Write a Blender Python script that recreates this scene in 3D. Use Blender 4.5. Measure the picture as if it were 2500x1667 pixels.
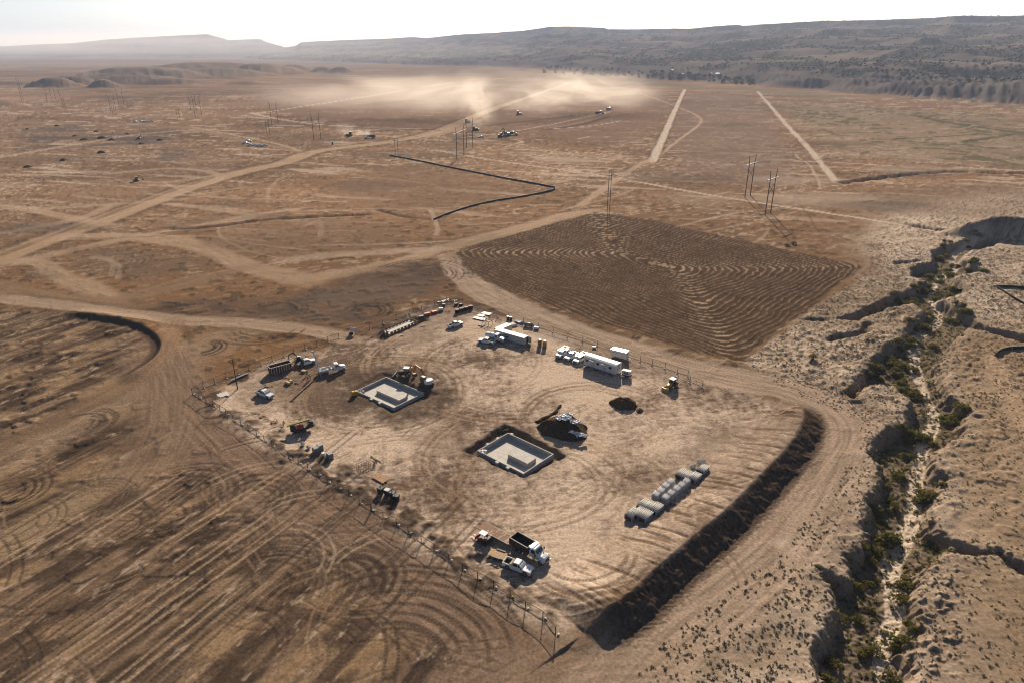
import bpy, bmesh, math, random, time
import numpy as np
from mathutils import Vector, Matrix, Euler
T0 = time.time()
random.seed(7)
for o in list(bpy.data.objects):
    bpy.data.objects.remove(o)
SC = bpy.context.scene
COL = SC.collection

# ------------------------------------------------------------------ camera
CAM_H, PITCH, FPX, CX, CY = 90.0, math.radians(23.4), 1667.0, 1250.0, 833.5
cam_data = bpy.data.cameras.new('camera')
cam_data.sensor_width = 36.0
cam_data.lens = 36.0 * FPX / 2500.0
cam_data.clip_start, cam_data.clip_end = 1.0, 60000.0
cam = bpy.data.objects.new('camera', cam_data)
COL.objects.link(cam)
cam.location = (0, 0, CAM_H)
cam.rotation_euler = (math.radians(90) - PITCH, 0, 0)
SC.camera = cam

# ------------------------------------------------------------------ light
SUN_EL, SUN_AZ = math.radians(22.5), math.radians(7.2)     # azimuth measured from +Y towards +X
world = bpy.data.worlds.new('World')
SC.world = world
world.use_nodes = True
wn = world.node_tree
wn.nodes.clear()
w_out = wn.nodes.new('ShaderNodeOutputWorld')
w_bg = wn.nodes.new('ShaderNodeBackground')
w_sky = wn.nodes.new('ShaderNodeTexSky')
w_sky.sky_type = 'NISHITA'
w_sky.sun_disc = False
w_sky.sun_elevation = SUN_EL
w_sky.sun_rotation = SUN_AZ
w_sky.altitude = 1600
w_sky.air_density = 0.7
w_sky.dust_density = 3.5
w_sky.ozone_density = 1.0
w_bg.inputs['Strength'].default_value = 0.05
wn.links.new(w_sky.outputs['Color'], w_bg.inputs['Color'])
wn.links.new(w_bg.outputs['Background'], w_out.inputs['Surface'])
sun_data = bpy.data.lights.new('sun', 'SUN')
sun_data.energy = 5.0
sun_data.angle = math.radians(0.53)
sun_data.color = (1.0, 0.87, 0.71)
sun = bpy.data.objects.new('sun', sun_data)
COL.objects.link(sun)
SUN_DIR = Vector((math.sin(SUN_AZ) * math.cos(SUN_EL), math.cos(SUN_AZ) * math.cos(SUN_EL), math.sin(SUN_EL)))
sun.rotation_euler = (-SUN_DIR).to_track_quat('-Z', 'Y').to_euler()
sun.location = (0, 0, 300)
SC.view_settings.view_transform = 'Standard'
SC.view_settings.look = 'None'
SC.view_settings.exposure = 1.2
SC.view_settings.gamma = 1.0
SC.view_settings.use_curve_mapping = False
SC.cycles.max_bounces = 6
SC.cycles.diffuse_bounces = 2
SC.cycles.glossy_bounces = 2
SC.cycles.transmission_bounces = 2
SC.cycles.transparent_max_bounces = 24
SC.cycles.volume_bounces = 1
SC.cycles.use_denoising = True
SC.cycles.sample_clamp_indirect = 3.0
SC.cycles.filter_width = 1.1

# ------------------------------------------------------------------ survey: map picture points to the ground plane
SP, CP = math.sin(PITCH), math.cos(PITCH)
def G(u, v, z=0.0):
    """ground position (metres, camera above the origin) of a surveyed point at level z"""
    dx, dv = (u - CX) / FPX, (v - CY) / FPX
    dy, dz = CP - dv * SP, -SP - dv * CP
    t = (z - CAM_H) / dz
    return (dx * t, dy * t)
def GA(u, v, z=0.0):
    u = np.asarray(u, float); v = np.asarray(v, float)
    dx, dv = (u - CX) / FPX, (v - CY) / FPX
    dy, dz = CP - dv * SP, -SP - dv * CP
    t = (z - CAM_H) / dz
    return dx * t, dy * t
def PL(pts, z=0.0, s=1.0, ox=0.0, oy=0.0):
    return [G(ox + a / s, oy + b / s, z) for a, b in pts]
DS = 2352 / 2500.0
def D(*p, z=0.0):
    """polyline surveyed on the overview sheet (2352 px wide)"""
    return PL([(p[i], p[i + 1]) for i in range(0, len(p), 2)], z, DS)
def Z(ox, oy, *p, z=0.0, s=2.767):
    """polyline surveyed on an enlarged sheet with origin ox, oy"""
    return PL([(p[i], p[i + 1]) for i in range(0, len(p), 2)], z, s, ox, oy)
# ------------------------------------------------------------------ numeric noise
_ang = np.arange(64) * (2 * math.pi / 64)
_GX, _GY = np.cos(_ang).astype(np.float32), np.sin(_ang).astype(np.float32)
def _hash(ix, iy, seed):
    n = ix.astype(np.uint32) * np.uint32(374761393) + iy.astype(np.uint32) * np.uint32(668265263) + np.uint32((seed * 974711 + 13) & 0xffffffff)
    n = (n ^ (n >> np.uint32(13))) * np.uint32(1274126177)
    return n ^ (n >> np.uint32(16))
def noise(x, y, seed=0):
    fx, fy = np.floor(x), np.floor(y)
    ix, iy = fx.astype(np.int64), fy.astype(np.int64)
    tx, ty = (x - fx).astype(np.float32), (y - fy).astype(np.float32)
    sx, sy = tx * tx * tx * (tx * (tx * 6 - 15) + 10), ty * ty * ty * (ty * (ty * 6 - 15) + 10)
    def g(ox, oy):
        h = (_hash(ix + ox, iy + oy, seed) & np.uint32(63)).astype(np.int32)
        return _GX[h] * (tx - ox) + _GY[h] * (ty - oy)
    a, b, c, d = g(0, 0), g(1, 0), g(0, 1), g(1, 1)
    top = a + (b - a) * sx
    bot = c + (d - c) * sx
    return (top + (bot - top) * sy) * 1.5
def fbm(x, y, scale, octv=4, seed=0, gain=0.5):
    r = np.zeros(np.shape(x), np.float32); amp = 1.0; tot = 0
    for i in range(octv):
        r += amp * noise(x / scale, y / scale, seed + i * 17); tot += amp
        amp *= gain; scale *= 0.5
    return r / tot * 1.4
def ss(a, b, x):
    t = np.clip((x - a) / (b - a), 0, 1)
    return t * t * (3 - 2 * t)

# ------------------------------------------------------------------ the ground sheet: rows get wider apart with distance
V0, V1, NF = 1730.0, 236.0, 245
U = np.concatenate([np.linspace(-900, -90, 45)[:-1], np.linspace(-90, 2590, 955), np.linspace(2590, 3400, 45)[1:]])
NU = len(U)
ynear = np.array([G(CX, v)[1] for v in np.concatenate([np.linspace(2700, V0, 40)[:-1], np.linspace(V0, V1, 700)])])
NV = len(ynear)
yfar = np.geomspace(ynear[-1], 17000, NF + 1)[1:]
ROWY = np.concatenate([ynear, yfar])
NR = len(ROWY)
ZC = ROWY * CP + CAM_H * SP
X = ((U[None, :] - CX) / FPX * ZC[:, None]).ravel()
Y = np.repeat(ROWY, NU)
UU = np.tile(U, NR)
N = X.size
Hh = np.zeros(N, np.float32)
C = np.zeros((N, 3), np.float32)
NEAR = Y < 1500.0

def poly_dist(pts, pad, closed=False, smooth=0):
    """indices near the line, distance, arc length, signed side (+ = right of travel)"""
    P = np.array(pts, float)
    if smooth:
        P = chaikin(P, smooth, closed)
    if closed:
        P = np.vstack([P, P[:1]])
    lo, hi = P.min(0) - pad, P.max(0) + pad
    idx = np.nonzero((X > lo[0]) & (X < hi[0]) & (Y > lo[1]) & (Y < hi[1]))[0]
    x, y = X[idx], Y[idx]
    best = np.full(idx.size, 1e9); arc = np.zeros(idx.size); side = np.ones(idx.size)
    L = 0.0
    for a, b in zip(P[:-1], P[1:]):
        d = b - a; l2 = d @ d
        if l2 < 1e-9: continue
        l = math.sqrt(l2)
        t = np.clip(((x - a[0]) * d[0] + (y - a[1]) * d[1]) / l2, 0, 1)
        ex, ey = x - a[0] - t * d[0], y - a[1] - t * d[1]
        dd = np.sqrt(ex * ex + ey * ey)
        m = dd < best
        best[m] = dd[m]; arc[m] = L + t[m] * l
        cr = d[0] * (y - a[1]) - d[1] * (x - a[0])
        side[m] = np.where(cr[m] < 0, 1.0, -1.0)
        L += l
    keep = best < pad
    return idx[keep], best[keep], arc[keep], side[keep], L
def chaikin(P, n, closed=False):
    P = np.array(P, float)
    for _ in range(n):
        if closed:
            Q = np.roll(P, -1, 0)
            P = np.stack([0.75 * P + 0.25 * Q, 0.25 * P + 0.75 * Q], 1).reshape(-1, 2)
        else:
            A, B = P[:-1], P[1:]
            M = np.stack([0.75 * A + 0.25 * B, 0.25 * A + 0.75 * B], 1).reshape(-1, 2)
            P = np.vstack([P[:1], M, P[-1:]])
    return P
def inside(poly, x, y):
    P = np.array(poly, float); r = np.zeros(x.shape, bool)
    j = len(P) - 1
    for i in range(len(P)):
        xi, yi, xj, yj = P[i][0], P[i][1], P[j][0], P[j][1]
        if yi != yj:
            c = ((yi > y) != (yj > y)) & (x < (xj - xi) * (y - yi) / (yj - yi) + xi)
            r ^= c
        j = i
    return r
def signed(poly, pad, smooth=0):
    """indices and signed distance (+ inside) for a closed outline"""
    P = chaikin(poly, smooth, True) if smooth else np.array(poly, float)
    lo, hi = P.min(0) - pad, P.max(0) + pad
    idx = np.nonzero((X > lo[0]) & (X < hi[0]) & (Y > lo[1]) & (Y < hi[1]))[0]
    x, y = X[idx], Y[idx]
    best = np.full(idx.size, 1e9)
    Q = np.vstack([P, P[:1]])
    for a, b in zip(Q[:-1], Q[1:]):
        d = b - a; l2 = d @ d
        if l2 < 1e-9: continue
        t = np.clip(((x - a[0]) * d[0] + (y - a[1]) * d[1]) / l2, 0, 1)
        best = np.minimum(best, np.hypot(x - a[0] - t * d[0], y - a[1] - t * d[1]))
    ins = inside(P, x, y)
    return idx, np.where(ins, best, -best)
def paint(idx, m, c):
    c = np.asarray(c, np.float32)
    C[idx] += (c - C[idx]) * m[:, None].astype(np.float32)

LIGHT = (0.47, 0.325, 0.205); PALE = (0.54, 0.40, 0.28); YARD = (0.385, 0.27, 0.183)
TAN = (0.29, 0.185, 0.108); OCHRE = (0.245, 0.137, 0.068); BROWN = (0.165, 0.100, 0.058)
DARK = (0.105, 0.069, 0.047); BLACKISH = (0.06, 0.043, 0.034); GREYB = (0.20, 0.145, 0.11)
def mixc(a, b, t):
    t = np.clip(t, 0, 1)[:, None]
    return np.asarray(a, np.float32) * (1 - t) + np.asarray(b, np.float32) * t

# ---- shared noise fields
nL = fbm(X, Y, 260, 3, 1); nM = fbm(X, Y, 55, 4, 2); nS = fbm(X, Y, 11, 3, 3); nF = fbm(X, Y, 2.6, 2, 4)
near_w = ss(900, 250, Y)

# ---- base desert: ochre soil, pale crust, tiny dark brush
C[:] = mixc(OCHRE, BROWN, 0.45 + 0.55 * nL + 0.25 * nM)
t = ss(-0.05, 0.45, nM * 0.6 + nL * 0.4 - 0.05)
C += (mixc(TAN, LIGHT, 0.25 + 0.5 * nS) - C) * (t * 0.55)[:, None]
spk = fbm(X, Y, 7.5, 2, 9, 0.7)                                   # crust flecks, stretched along the slope
sx_ = X * 0.83 + Y * 0.55; sy_ = -X * 0.55 + Y * 0.83
flk = fbm(sx_, sy_ * 2.2, 9.0, 3, 12, 0.75)
fl = ss(0.05, 0.5, flk) * ss(2200, 500, Y)
C += (np.array(LIGHT, np.float32) - C) * (fl * 0.85 * (0.35 + 0.65 * ss(-0.35, 0.3, nM + 0.5 * nL)))[:, None]
br = ss(0.22, 0.5, spk + 0.25 * nF) * ss(1500, 500, Y)
C += (np.array((0.085, 0.062, 0.036), np.float32) - C) * (br * 0.6)[:, None]
Hh += (0.28 * br + 0.16 * flk + 0.08 * nF) * ss(60, 140, Y)
Hh += (nL * 1.6 + nM * 0.5) * ss(330, 700, Y)

stk = fbm(X * 0.22 + Y * 0.05, Y, 60, 4, 15, 0.6); swl = fbm(X, Y * 0.6, 420, 3, 16)
pw = ss(280, 480, Y)
C *= (1 + pw * np.clip(0.45 * stk + 0.45 * swl, -0.45, 0.5))[:, None].astype(np.float32)
scr = ss(0.35, 0.55, fbm(X * 0.14, Y + 0.3 * X, 14, 2, 17, 0.6)) * pw * ss(2000, 900, Y)
C += (np.array(PALE, np.float32) - C) * (scr * 0.55)[:, None]
# ---- east side: pale silty ground with a shrub cover
east_edge = D(1990, 470, 2000, 612, 1850, 720, 1710, 835, 1830, 905, 1960, 960, 1985, 1010, 1900, 1130, 1800, 1260, 1600, 1410, 1420, 1568, 1330, 1700, 2700, 1700, 2700, 420)
idx, sd = signed(east_edge, 60)
fw = ss(250, 330, Y[idx])
m = ss(-2 - 24 * fw, 3 + 21 * fw, sd + (2 + 14 * fw) * nM[idx] + 10 * fw * nL[idx] + 1.5 * nS[idx])
base = mixc((0.34, 0.25, 0.17), (0.60, 0.465, 0.34), 0.5 + 0.7 * nM[idx] + 0.7 * nS[idx] + 0.35 * nF[idx])
paint(idx, m * 0.9, base)
shr = fbm(X[idx], Y[idx], 2.1, 2, 21, 0.9); shd = fbm(X[idx], Y[idx], 30, 3, 22)
sm = ss(0.10, 0.42, shr + 0.3 * shd) * m * ss(1000, 450, Y[idx]) * ss(120, 200, Y[idx])
paint(idx, sm * 0.75, (0.095, 0.072, 0.045))
Hh[idx] += (0.32 * sm + (0.09 * nS[idx] + 0.06 * nF[idx]) * m).astype(np.float32)
# warm sandy rise on the far east
rise = D(2130, 740, 2260, 740, 2700, 660, 2700, 1700, 2110, 1700, 2180, 1480, 2190, 1380, 2150, 1200, 2110, 1030, 2100, 900)
idx, sd = signed(rise, 20)
m = ss(-4, 14, sd + 7 * nS[idx])
paint(idx, m * 0.85, mixc((0.29, 0.198, 0.118), (0.36, 0.25, 0.155), 0.5 + nM[idx] + .4 * nS[idx]))

# ---- plain to the north-east with pale strips and low scrub
scrub = D(1770, 235, 2352, 262, 2500, 400, 2040, 370, 1880, 345)
idx, sd = signed(scrub, 60)
m = ss(-20, 40, sd + 25 * nM[idx])
g1 = fbm(X[idx], Y[idx], 22, 3, 31, 0.7); g2 = fbm(X[idx], Y[idx] * 0.5, 90, 3, 32)
paint(idx, m * 0.55, (0.27, 0.20, 0.125))
paint(idx, m * ss(0.08, 0.4, g1 + 0.45 * g2) * 0.8, (0.10, 0.086, 0.04))
for pl, w in ((D(2100, 265, 2200, 285, 2310, 300, 2400, 312), 9), (D(2210, 328, 2280, 318, 2330, 310), 8), (D(2070, 262, 2150, 270, 2230, 280), 7), (D(2050, 320, 2150, 316, 2260, 308), 5)):
    idx, d, arc, side, L = poly_dist(pl, 40, smooth=1)
    paint(idx, ss(1, 0.2, d / w + 0.6 * nS[idx]) * 0.85, (0.075, 0.07, 0.032))

# ---- greenish belt at the foot of the escarpment
belt = D(980, 168, 1180, 172, 1400, 182, 1570, 200, 1740, 207, 1900, 222)
idx, d, arc, side, L = poly_dist(belt, 160, smooth=1)
paint(idx, ss(90, 10, d + 30 * nM[idx]) * 0.6, (0.16, 0.15, 0.085))

# ---- broad dust-brown plain in the middle distance
for pts, c, k in ((D(560, 205, 1350, 200, 1560, 215, 1490, 360, 1180, 300, 980, 300, 600, 262), (0.225, 0.135, 0.085), 0.75),
                  (D(1560, 215, 1740, 215, 1900, 410, 1700, 440, 1500, 370), (0.215, 0.145, 0.105), 0.7),
                  (D(740, 440, 900, 362, 1270, 436, 1000, 500, 860, 490), (0.20, 0.122, 0.072), 0.65),
                  (D(1980, 430, 2352, 410, 2450, 500, 2200, 510, 2000, 470), (0.19, 0.125, 0.08), 0.6),
                  (D(960, 335, 1080, 335, 1080, 352, 1000, 350), (0.13, 0.105, 0.08), 0.8),
                  (D(200, 400, 60, 460, 200, 500, 450, 440, 600, 390, 480, 345), (0.24, 0.15, 0.09), 0.4)):
    idx, sd = signed(pts, 30, 2)
    paint(idx, ss(-12, 22, sd + 14 * nM[idx]) * k * (0.7 + 0.3 * ss(-0.4, 0.2, nS[idx])), c)
# dark stripped ground in the west
for pts in (D(0, 305, 150, 283, 330, 284, 470, 300, 420, 335, 250, 352, 100, 345, 0, 350), D(250, 345, 420, 330, 500, 345, 440, 372, 330, 380)):
    idx, sd = signed(pts, 60, 2)
    st = fbm(X[idx] * 0.25, Y[idx], 26, 3, 41)
    paint(idx, ss(-15, 40, sd + 25 * nM[idx]) * ss(-0.35, 0.25, st) * 0.8, (0.10, 0.08, 0.07))

# ---- roads and tracks -------------------------------------------------
def road(pl, w, col=LIGHT, k=0.85, soft=0.35, smooth=2, rut=0.0, edge=0.0, streak=0.5, wob=0.25, lift=0.0):
    idx, d, arc, side, L = poly_dist(pl, w * 1.9 + 3, smooth=smooth)
    if not idx.size: return
    hw = w * 0.5 * (1 + wob * fbm(arc, arc * 0, 45, 2, int(w * 7)) + 0.18 * nS[idx])
    m = ss(1 + soft, 1 - soft, d / hw)
    ends = ss(0, w * 0.8, arc) * ss(0, w * 0.8, L - arc)
    s = d * side
    st = fbm(arc * 0.06, s * 1.15, 1.0, 2, 51) if streak else 0
    cc = mixc(np.asarray(col) * 0.66, np.asarray(col) * 1.1, 0.62 + streak * st)
    if edge:
        me = ss(2.0, 1.15, d / hw) * ss(0.8, 1.1, d / hw) * ends
        paint(idx, me * edge, DARK)
        Hh[idx] += (0.35 * me * edge).astype(np.float32)
    paint(idx, m * k * (0.5 + 0.5 * ends), cc)
    Hh[idx] += (lift * m * ends).astype(np.float32)
    Hh[idx] *= (1 - 0.5 * m).astype(np.float32) if lift == 0 else 1
    if rut:
        r = np.cos(s * 2 * math.pi / 2.1 + 1.5 * fbm(arc, s, 30, 2, 5))
        Hh[idx] += (rut * r * m * 0.3 * ss(-0.3, 0.3, fbm(arc, s * 3, 22, 2, 6))).astype(np.float32)
R = road
R(D(-40, 608, 130, 545, 280, 490, 420, 435, 560, 393, 660, 375, 700, 355, 760, 342, 900, 327, 1000, 306, 1070, 276, 1120, 256, 1310, 190), 17, (0.43, 0.285, 0.165), 0.9, edge=0.65, rut=0.1, wob=0.1)
R(D(-40, 602, 130, 538, 280, 482, 420, 429, 560, 388), 4, BROWN, 0.6)
R(D(700, 352, 660, 342, 560, 325, 470, 302, 430, 292, 330, 290, 150, 283, 30, 282), 11, TAN, 0.8)
R(D(690, 348, 640, 330, 540, 312, 440, 292), 5, LIGHT, 0.7)
R(D(-20, 366, 70, 350, 150, 335, 260, 318, 350, 305, 450, 298), 9, LIGHT, 0.6)
R(D(-20, 318, 120, 316, 300, 318), 6, (0.10, 0.08, 0.06), 0.7)
R(D(40, 268, 200, 280, 330, 278), 4, DARK, 0.6); R(D(580, 262, 700, 285, 800, 290, 960, 298), 6, PALE, 0.9, streak=0.2)
R(D(580, 262, 700, 245, 830, 225, 940, 205), 6, PALE, 0.9, streak=0.2); R(D(970, 201, 1040, 190), 8, LIGHT, 0.9, streak=0.2)
R(D(1000, 345, 1100, 365, 1250, 385, 1400, 408, 1500, 425, 1650, 452, 1800, 475, 2000, 505, 2150, 530, 2270, 560, 2352, 570), 4.2, PALE, 0.9, edge=0.3, wob=0.1)
R(D(1140, 330, 1250, 345, 1350, 362, 1480, 368), 4.5, LIGHT, 0.8, edge=0.5)
R(D(1505, 366, 1560, 322, 1610, 285, 1612, 272, 1570, 250, 1470, 215), 4, LIGHT, 0.8)
R(D(1497, 374, 1520, 325, 1545, 265, 1573, 206), 7.2, (0.58, 0.45, 0.33), 0.95, edge=0.6, streak=0.5, soft=0.35, wob=0.3)
R(D(1740, 211, 1800, 280, 1840, 322, 1922, 420), 5.6, (0.56, 0.44, 0.32), 0.9, streak=0.5, soft=0.4, wob=0.35)
R(D(1330, 475, 1390, 430, 1470, 378, 1500, 366), 6, LIGHT, 0.75)
R(D(700, 640, 900, 612, 980, 580, 1060, 560, 1200, 525, 1310, 492, 1370, 484), 12, LIGHT, 0.8, rut=0.08)
R(D(1005, 330, 1180, 310, 1300, 290, 1420, 262), 10, TAN, 0.8, edge=0.4)
R(D(1050, 318, 1190, 302, 1290, 282, 1400, 258), 4, PALE, 0.7); R(D(960, 318, 1040, 300, 1100, 275), 16, LIGHT, 0.6)
R(D(1100, 292, 1200, 280, 1290, 270, 1360, 262), 14, DARK, 0.45); R(D(1240, 300, 1330, 290, 1400, 268), 10, BLACKISH, 0.6)
for a in (D(780, 318, 860, 303, 960, 303), D(1180, 332, 1205, 325, 1180, 320), D(1325, 320, 1360, 312, 1400, 315), D(1270, 297, 1350, 292, 1420, 280)):
    R(a, 3.5, PALE, 0.8, streak=0.2)
R(D(855, 303, 960, 297, 1010, 300), 8, BLACKISH, 0.8)
# west half loops
R(D(100, 550, 250, 540, 330, 545, 430, 556, 500, 580, 560, 612, 640, 628, 720, 650), 13, LIGHT, 0.7, rut=0.08)
R(D(320, 542, 470, 515, 590, 492, 700, 478), 6, LIGHT, 0.7); R(D(560, 490, 585, 499, 560, 507, 500, 512), 5, LIGHT, 0.7)
R(D(-20, 470, 60, 480, 160, 500, 260, 520), 9, LIGHT, 0.6); R(D(-20, 540, 100, 520, 200, 500, 260, 470), 8, LIGHT, 0.55); R(D(90, 480, 260, 470, 450, 455), 8, LIGHT, 0.4)
R(D(0, 600, 95, 600, 130, 635, 190, 655, 270, 690), 10, LIGHT, 0.7); R(D(270, 690, 380, 660, 500, 632, 570, 615), 12, TAN, 0.8, rut=0.08)
R(D(-20, 655, 60, 680, 250, 700, 330, 716), 14, TAN, 0.8); R(D(0, 610, 200, 568, 300, 545), 9, LIGHT, 0.6)
R(D(330, 445, 430, 452, 560, 430), 3, LIGHT, 0.6); R(D(250, 400, 400, 385, 520, 400, 480, 430, 330, 425), 7, LIGHT, 0.55); R(D(290, 418, 400, 420, 560, 392), 6, LIGHT, 0.5)
R(D(700, 520, 740, 500, 735, 545), 3, PALE, 0.5); R(D(210, 590, 280, 605, 270, 640), 2.5, PALE, 0.6); R(D(220, 585, 262, 600, 255, 635), 2.5, PALE, 0.5)
R(D(640, 600, 760, 585, 880, 580, 1000, 572), 9, PALE, 0.55)
rk_ = random.Random(77)
for i in range(70):        # old two-wheel tracks wandering over the plain
    u0, v0 = rk_.uniform(-100, 2100), rk_.uniform(330, 640)
    x0, y0 = G(u0, v0); a_ = rk_.uniform(-0.5, 0.5) + (math.pi if rk_.random() < .5 else 0) + (0.9 if rk_.random() < .25 else 0)
    pts_ = [(x0, y0)]; k_ = rk_.uniform(-.12, .12)
    for j in range(rk_.randint(4, 9)):
        a_ += k_ + rk_.uniform(-.15, .15); st_ = rk_.uniform(9, 22) * y0 / 400
        pts_.append((pts_[-1][0] + st_ * math.cos(a_), pts_[-1][1] + st_ * math.sin(a_)))
    R(pts_, rk_.uniform(1.0, 2.4) * (0.6 + y0 / 700), rk_.choice((PALE, LIGHT, LIGHT, (0.12, 0.085, 0.06))), rk_.uniform(0.3, 0.65), streak=0.3)
for i in range(26):        # grey-brown swales and bare patches
    x0, y0 = G(rk_.uniform(-100, 2300), rk_.uniform(300, 600)); w_ = rk_.uniform(12, 60) * y0 / 500
    pts_ = [(x0 + w_ * rk_.uniform(.6, 1.3) * math.cos(q), y0 + .55 * w_ * rk_.uniform(.6, 1.3) * math.sin(q)) for q in [2 * math.pi * j / 9 for j in range(9)]]
    idx, sd = signed(pts_, 10, 2)
    paint(idx, ss(-4, .35 * w_, sd + 6 * nS[idx]) * rk_.uniform(.3, .65), rk_.choice(((0.13, 0.098, 0.072), (0.15, 0.10, 0.065), (0.36, 0.265, 0.185))))
# dark worked ground around the site's north-west approach
for pts, c, k in ((D(290, 700, 420, 680, 640, 690, 820, 620, 960, 590, 1040, 612, 1060, 660, 940, 690, 860, 760, 700, 742, 480, 728), (0.12, 0.083, 0.06), 0.9),
                  (D(640, 690, 860, 640, 1000, 640, 990, 680, 860, 700, 760, 745), (0.20, 0.14, 0.10), 0.5),
                  (D(285, 702, 380, 700, 480, 722, 420, 728), BLACKISH, 0.7),
                  (D(140, 570, 330, 560, 480, 590, 500, 620, 270, 655, 140, 600), (0.17, 0.115, 0.075), 0.65),
                  (D(20, 620, 90, 605, 160, 645, 90, 650), (0.15, 0.105, 0.075), 0.75),
                  (D(400, 560, 560, 520, 720, 490, 900, 520, 960, 570, 700, 595, 560, 590), (0.21, 0.135, 0.085), 0.55),
                  (D(290, 520, 480, 490, 560, 495, 420, 530), (0.20, 0.125, 0.08), 0.6)):
    idx, sd = signed(pts, 15, 2)
    st = fbm(X[idx] * 0.8 + Y[idx] * 0.25, Y[idx] - 0.2 * X[idx], 16, 3, 61)
    paint(idx, ss(-5, 9, sd + 6 * nS[idx]) * k * (0.65 + 0.5 * ss(-0.4, 0.4, st)), c)

# ---- lower left: graded strips running one way
gr = D(-300, 700, 160, 715, 330, 745, 365, 800, 330, 860, 420, 950, 560, 1065, 760, 1190, 1000, 1335, 1250, 1490, 1330, 1570, 1300, 1800, -300, 1800)
idx, sd = signed(gr, 20)
a0, a1 = Z(0, 1107, 300, 1250, 800, 900)
th = math.atan2(a1[1] - a0[1], a1[0] - a0[0])
al = X[idx] * math.cos(th) + Y[idx] * math.sin(th); ac = -X[idx] * math.sin(th) + Y[idx] * math.cos(th)
m = ss(-3, 5, sd + 3 * nS[idx])
st1 = fbm(al / 26, ac / 2.8, 1.0, 3, 71); st2 = fbm(al / 9, ac / 0.9, 1.0, 2, 72); blk = fbm(al / 13, ac / 7, 1.0, 2, 73)
cc = mixc((0.11, 0.072, 0.047), (0.29, 0.195, 0.123), 0.45 + 0.9 * st1 + 0.4 * st2 + 0.3 * nM[idx])
paint(idx, m, cc)
acw = ac + 0.5 * fbm(al, ac, 14, 2, 76)
for wd, sg, sd0, kk in ((4.6, 14.0, 301, 0.75), (2.3, 26.0, 302, 0.4), (8.5, 12.0, 303, 0.7)):
    sid = np.floor(acw / wd).astype(np.int64)
    jag = al + sg * ((_hash(sid, sid * 0 + 5, sd0) & np.uint32(1023)).astype(np.float32) / 1023.0) + (acw / wd - sid) * 4.0 + 1.2 * fbm(al, ac, 2.2, 2, 77)
    gid = np.floor(jag / sg).astype(np.int64)
    tn = (_hash(sid, gid, sd0 + 9) & np.uint32(1023)).astype(np.float32) / 1023.0
    inb = ss(0.0, 0.35, acw / wd - sid) * ss(1.0, 0.75, acw / wd - sid) * ss(0, 0.2, jag / sg - gid) * ss(1.0, 0.8, jag / sg - gid)
    paint(idx, m * kk * inb * ss(0.66, 0.68, tn), (0.05, 0.034, 0.024))
    paint(idx, m * kk * 0.8 * inb * ss(0.30, 0.24, tn), (0.36, 0.235, 0.13))
paint(idx, m * ss(0.25, 0.55, fbm(al / 8, ac / 3, 1, 4, 75, 0.7)) * 0.6, PALE)
Hh[idx] += (m * (0.05 * st1 + 0.02 * st2 + 0.04 * nS[idx] + 0.03 * nF[idx])).astype(np.float32)

# ---- lower left: tracks and bands
R(D(-40, 1075, 100, 1010, 300, 892, 420, 822, 520, 772, 640, 745), 17, (0.37, 0.255, 0.165), 0.65, rut=0.1, soft=0.6)
R(D(-40, 1040, 80, 985, 250, 905, 350, 850), 8, BROWN, 0.55, rut=0.1)
R(D(-60, 1300, 60, 1215, 150, 1160, 290, 1085), 8, (0.36, 0.25, 0.15), 0.8, soft=0.3)
R(D(-20, 1130, 160, 1080, 260, 1020), 10, TAN, 0.5, rut=0.12)
R(D(352, 800, 372, 860, 400, 900, 440, 965, 560, 1075, 720, 1180, 900, 1300, 1080, 1420, 1240, 1530), 19, (0.26, 0.175, 0.118), 0.85, rut=0.1, soft=0.5, streak=0.9)
R(D(372, 860, 385, 960, 340, 1060, 240, 1180), 16, (0.275, 0.185, 0.12), 0.6, rut=0.1, soft=0.6, streak=0.9)
R(D(-20, 684, 120, 698, 250, 716, 400, 735, 550, 741, 650, 749, 750, 765, 830, 785, 910, 800, 960, 830), 9, (0.42, 0.30, 0.205), 0.9, soft=0.2, wob=0.05, edge=0.35)
R(D(400, 736, 385, 775, 372, 815, 330, 858, 220, 915), 8, TAN, 0.7, rut=0.08)

# ---- the yard: levelled, dusty, scuffed by wheels
yard = D(455, 935, 520, 880, 640, 815, 800, 790, 850, 770, 960, 700, 1060, 690, 1130, 715, 1300, 765, 1450, 815, 1600, 850, 1760, 900, 1850, 945, 1875, 1000, 1790, 1120, 1650, 1260, 1500, 1380, 1340, 1450, 1290, 1480, 1150, 1400, 980, 1290, 820, 1170, 640, 1060, 520, 985)
idx, sd = signed(yard, 20, 1)
ym = ss(-2, 5, sd + 2.5 * nS[idx])
xx, yy = X[idx], Y[idx]
wx = xx + 2.2 * fbm(xx, yy, 16, 2, 81); wy = yy + 2.2 * fbm(xx, yy, 16, 2, 82)
scuff = fbm(wx * 0.35 + wy * 0.12, wy * 1.1 - wx * 0.25, 1.7, 3, 83, 0.8)
scuff2 = fbm(wx * 0.9, wy * 0.45 + wx * 0.3, 1.8, 3, 84, 0.8)
big = fbm(wx, wy, 34, 3, 85)
tone = 0.66 + 1.2 * big + 0.55 * scuff + 0.5 * scuff2 + 0.25 * nF[idx]
cy_ = mixc((0.165, 0.112, 0.078), (0.66, 0.50, 0.365), tone)
paint(idx, ym, cy_)
Hh[idx] *= (1 - ym).astype(np.float32)
Hh[idx] += (ym * (0.05 * scuff + 0.05 * scuff2 + 0.03 * nF[idx])).astype(np.float32)
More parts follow.
